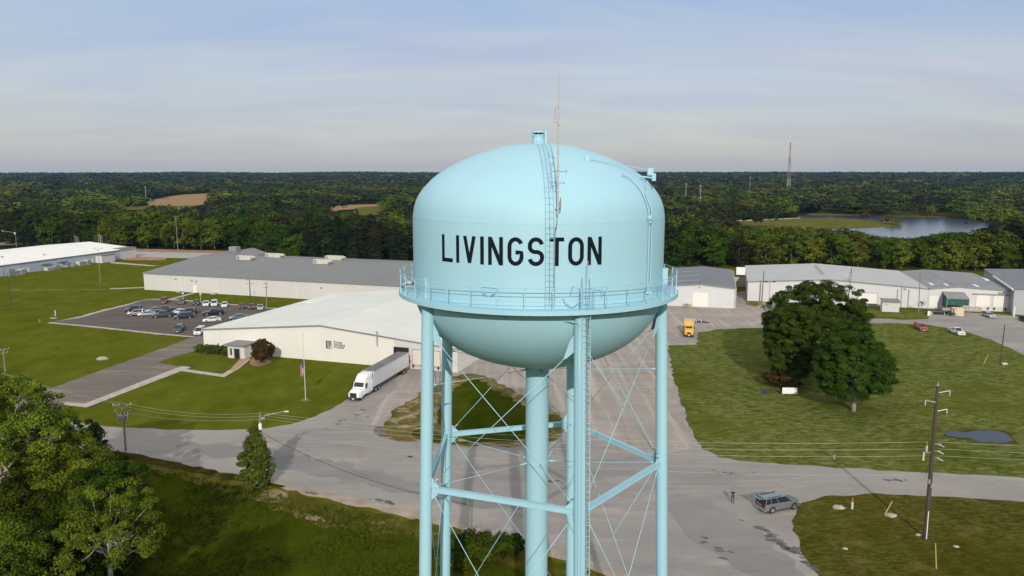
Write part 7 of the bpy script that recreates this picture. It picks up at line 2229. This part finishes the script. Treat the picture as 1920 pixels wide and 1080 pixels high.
SPN = ['mid green', 'deep green', 'yellow green', 'brownish olive', 'dark cedar-like']


_T = ['', 'first', 'second', 'third', 'fourth', 'fifth', 'sixth', 'seventh', 'eighth', 'ninth', 'tenth', 'eleventh', 'twelfth', 'thirteenth', 'fourteenth', 'fifteenth', 'sixteenth', 'seventeenth', 'eighteenth', 'nineteenth', 'twentieth']
ORD = _T[1:]+['twenty-'+w for w in _T[1:10]]+['thirtieth']+['thirty-'+w for w in _T[1:10]]+['fortieth']
LB = {}


def forest():
    rg = random.Random(5)
    # prototypes: one of each species and shape, placed as the first trees of their kind
    protos = []
    for sp in range(5):
        for sh in range(2):
            h = 15.0
            rx = (6.6, 7.4, 6.8, 5.4, 4.2)[sp]*(1, 0.82)[sh]
            seed = 100+sp*7+sh
            V, t_, C0 = crown_arrays(seed, h*0.52, rx, h*0.49, 78, 44, 0.42, 1.45, cone=(0.1, 0, 0.1, 0.35, 0.7)[sp], hollow=0.45, flat_low=0.92, nr=0.7)
            protos.append((sp, sh, V, t_, C0, h))
    spots = []
    # individuals: the front rows of the belt, left and right of the tank
    for side, lo, hi, rows in ((0, -330, -38, 9), (1, 70, 250, 9)):
        for r_ in range(rows):
            x = lo
            while x < hi:
                xx = x+rg.uniform(-3.0, 3.0); yy = front_y(xx)+r_*9.0+rg.uniform(-2.5, 2.5)
                if side == 0: yy += 4
                u, v = proj(xx, yy, 8)
                if (-25 < u < 770 if side == 0 else 1246 < u < 1950): spots.append((yy-front_y(xx), xx, yy))
                x += 9.6
    spots.sort(); spots = spots[:300]
    made = {}
    for k, (dd, x, y) in enumerate(spots):
        sp = species(x, y, rg); sh = rg.randrange(2)
        h = rg.uniform(11.5, 19.5)*(0.85 if sp == 2 and rg.random() < .4 else 1)
        if dd < 6: h *= 0.85
        w = 10
        for f in (1, 0.8, 0.62, 0.45, 0):
            if f and fits(x, y, h*f, w, 0): break
        if not f: continue
        s = h*f/15.0
        where = 'blue-grey warehouse' if x < -150 else 'grey-roofed warehouse' if x < 0 else 'small shed' if x < 88 else 'big white warehouse' if x < 168 else 'dock building'
        row = min(8, int(max(0, dd-2)/9.0))
        lb = (h*f, SPN[sp], where, row, x)
        gname = 'trees of the wooded belt'
        if (sp, sh) not in made:
            _, _, V, t_, C0, _ = protos[sp*2+sh]
            LB[str(k)] = lb; T = thing('woodland_tree', 'tree', 'tree', (x, y, 0), rg.uniform(0, 6.28), gname); T['_k'] = str(k)
            leaf_object('crown', V, t_, M['wood%d' % sp], T)
            trunk_obj(T, 14, 0.26, C0, M['bark'], 7, sp)
            T.scale = (s*rg.uniform(0.95, 1.2),)*2+(s,)
            made[(sp, sh)] = T
        else:
            LB[str(k)] = lb; dup(made[(sp, sh)], (x, y, 0), rg.uniform(0, 6.28), 'tree', gname, scale=(s*rg.uniform(0.92, 1.25), s*rg.uniform(0.92, 1.25), s))['_k'] = str(k)
    # labels: place in the row, counted from the left
    W_ = [o for o in COL.objects if o.name.startswith('woodland_tree') and o.get('_k')]
    rows = {}
    for o in W_: rows.setdefault((LB[o['_k']][2], LB[o['_k']][3]), []).append(o)
    for key, os_ in rows.items():
        os_.sort(key=lambda o: o.location.x/o.location.y)
        for n_, o in enumerate(os_):
            hh, spn, where, row, _ = LB[o['_k']]
            o['label'] = '%s %s tree %s from the left in %s row behind the %s' % ('tall' if hh > 14.2 else 'low' if hh < 10 else 'middling', spn, ORD[min(n_, 39)], ('front', 'second', 'third', 'fourth', 'fifth', 'sixth', 'seventh', 'eighth', 'ninth')[row], where)
            del o['_k']
    # the rest of the wood: one object
    cols = np.array(SPEC)      # (5,2,3)
    lvl = []
    for nclump, per, size, rc, tag_ in ((30, 16, 0.80, 1.8, 0), (20, 14, 1.1, 2.0, 1), (6, 4, 2.8, 2.6, 2)):
        ps = []
        for k in range(8):
            V, t_, C0 = crown_arrays(300+k+tag_*20, 7.2, 6.6, 6.6, nclump, per, size, rc, cone=(0, 0.1, 0, 0.3, 0, 0.6, 0.1, 0)[k], hollow=0.5, flat_low=0.3, nr=0.38)
            ps.append((V, t_))
        lvl.append(ps)
    VV, CC = [], []
    indiv = set()
    maxd = spots[-1][0]
    r = 330.0
    while r < 6800:
        if r < 2600: dr = 10.5*(1+max(0, r-430)/1100)
        else: dr = 62*(1+(r-2600)/5000)
        sp_t = 10.5 if r < 650 else 13 if r < 1500 else (14 if r < 2600 else 17)
        aL, aR = (-0.70, 0.70) if r < 900 else (-0.63, 0.63)
        n = int((aR-aL)*r/sp_t)
        for i in range(n):
            a = aL+(aR-aL)*(i+rg.random())/n
            rr = r+rg.uniform(-0.45, 0.45)*dr
            x, y = rr*sin(a), rr*cos(a)
            fy = front_y(x)
            if y < fy+4: continue
            u, v = proj(x, y, 8)
            dd = y-fy
            if dd < maxd+4 and ((-25 < u < 770) or (1246 < u < 1950)) and x > -330: continue
            z0 = hill(x, y)
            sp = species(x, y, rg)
            h = rg.uniform(9.5, 15.5) if r > 700 else rg.uniform(10.5, 17)
            # a little clearing noise
            if r < 2400 and sin(x*0.013+4)*sin(y*0.0079+x*0.004+1) > 0.93: continue
            ok = 0
            if r < 1700:
                for f in (1, 0.75, 0.5, 0.3, 0.18):
                    if fits(x, y, h*f, 11*f, z0): ok = f; break
                if not ok: continue
            else: ok = 1
            h *= ok
            L_ = 0 if r < 820 else 1 if r < 1900 else 2
            V, t_ = lvl[L_][rg.randrange(8)]
            t_ = 0.45+(t_-0.45)*(0.8, 0.6, 0.45)[L_]
            th = rg.uniform(0, 6.28); c_, s_ = cos(th), sin(th)
            big = rg.choice((0.75, 0.9, 1.0, 1.15, 1.4)) if r < 650 else rg.choice((0.8, 1.1, 1.35, 1.6, 2.0)); sx = big*rg.uniform(0.85, 1.15)*(0.35+0.65*ok)*(1.25 if L_ == 2 else 1.0); sz = h/15.0*(0.8+0.2*big)
            if sp == 4: sx *= 0.72
            W_ = np.empty_like(V)
            W_[:, 0] = (V[:, 0]*c_-V[:, 1]*s_)*sx+x; W_[:, 1] = (V[:, 0]*s_+V[:, 1]*c_)*sx+y; W_[:, 2] = V[:, 2]*sz+z0
            VV.append(W_.astype(np.float32))
            br = rg.uniform(0.6, 1.45) if r < 1500 else rg.uniform(0.7, 1.2)
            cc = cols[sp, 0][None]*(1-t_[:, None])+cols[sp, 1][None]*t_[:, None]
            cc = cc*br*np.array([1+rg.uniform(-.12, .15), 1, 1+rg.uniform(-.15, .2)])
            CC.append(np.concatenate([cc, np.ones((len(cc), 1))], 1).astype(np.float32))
        r += dr
    V = np.concatenate(VV); C_ = np.concatenate(CC)
    print('forest quads', len(V)//4)
    t = NT('distant_wood_leaves')
    at = t.N.new('ShaderNodeAttribute'); at.attribute_name = 'tcol'
    m = t.out(at.outputs['Color'], 0.75, 0.12)
    o = leaf_object('forest', V, None, m, None, color=C_)
    tag(o, 'mixed green woodland stretching to the horizon', 'forest', kind='stuff')


forest()


def grass_tufts():
    """coarse unmown grass on the near slope and along its edge"""
    rng = np.random.default_rng(3); pts = []
    poly = [(-60, 880), (140, 862), (290, 880), (510, 925), (700, 968), (860, 1028), (1080, 1108), (1150, 1140), (1250, 1300), (-60, 1300)]
    W = [G(*p) for p in poly]
    xs = [p[0] for p in W]; ys = [p[1] for p in W]
    n = 60000
    X = rng.uniform(min(xs), max(xs), n); Y = rng.uniform(max(52, min(ys)), max(ys), n)
    dens = np.sin(X*0.35+np.sin(Y*0.21)*2)*np.sin(Y*0.27+1)+rng.uniform(-1, 1, n)
    keep = [i for i in range(n) if dens[i] > 0.25 and inside((X[i], Y[i]), W)]
    X = X[keep]; Y = Y[keep]; m_ = len(X)
    k = 3
    C = np.repeat(np.stack([X, Y, np.full(m_, 0.14)], 1), k, 0)+rng.normal(size=(m_*k, 3))*np.array([0.14, 0.14, 0.03])
    Nn = rng.normal(size=(len(C), 3))*np.array([1, 1, 0.5])+np.array([0, -0.6, 0.7]); Nn /= np.linalg.norm(Nn, axis=1, keepdims=True)
    S = rng.uniform(0.10, 0.26, len(C)); T_ = rng.random(len(C))
    V, tt = leaf_arrays(C, Nn, S, T_, rng, asp=0.3)
    o = leaf_object('grass_tufts', V, tt, foliage('tuft_blades', (0.030, 0.042, 0.002), (0.062, 0.072, 0.005), rnd=0)); tag(o, 'coarse unmown grass on the near slope', 'grass', kind='stuff')


grass_tufts()


# ================================================================ haze
def haze():
    b = MB(); b.bb(-7600, 7600, -300, 7900, -1.5, 112.0)
    m = bpy.data.materials.new('haze'); m.use_nodes = True
    N, L = m.node_tree.nodes, m.node_tree.links
    N.remove(N['Principled BSDF'])
    v = N.new('ShaderNodeVolumePrincipled')
    v.inputs['Color'].default_value = (0.36, 0.62, 1.0, 1)
    v.inputs['Density'].default_value = HAZE
    v.inputs['Anisotropy'].default_value = 0.2
    L.new(v.outputs[0], N['Material Output'].inputs['Volume'])
    o = b.build('haze', m); tag(o, 'thin pale haze over the whole landscape', 'haze', kind='stuff')


HAZE = 3.4e-5
haze()
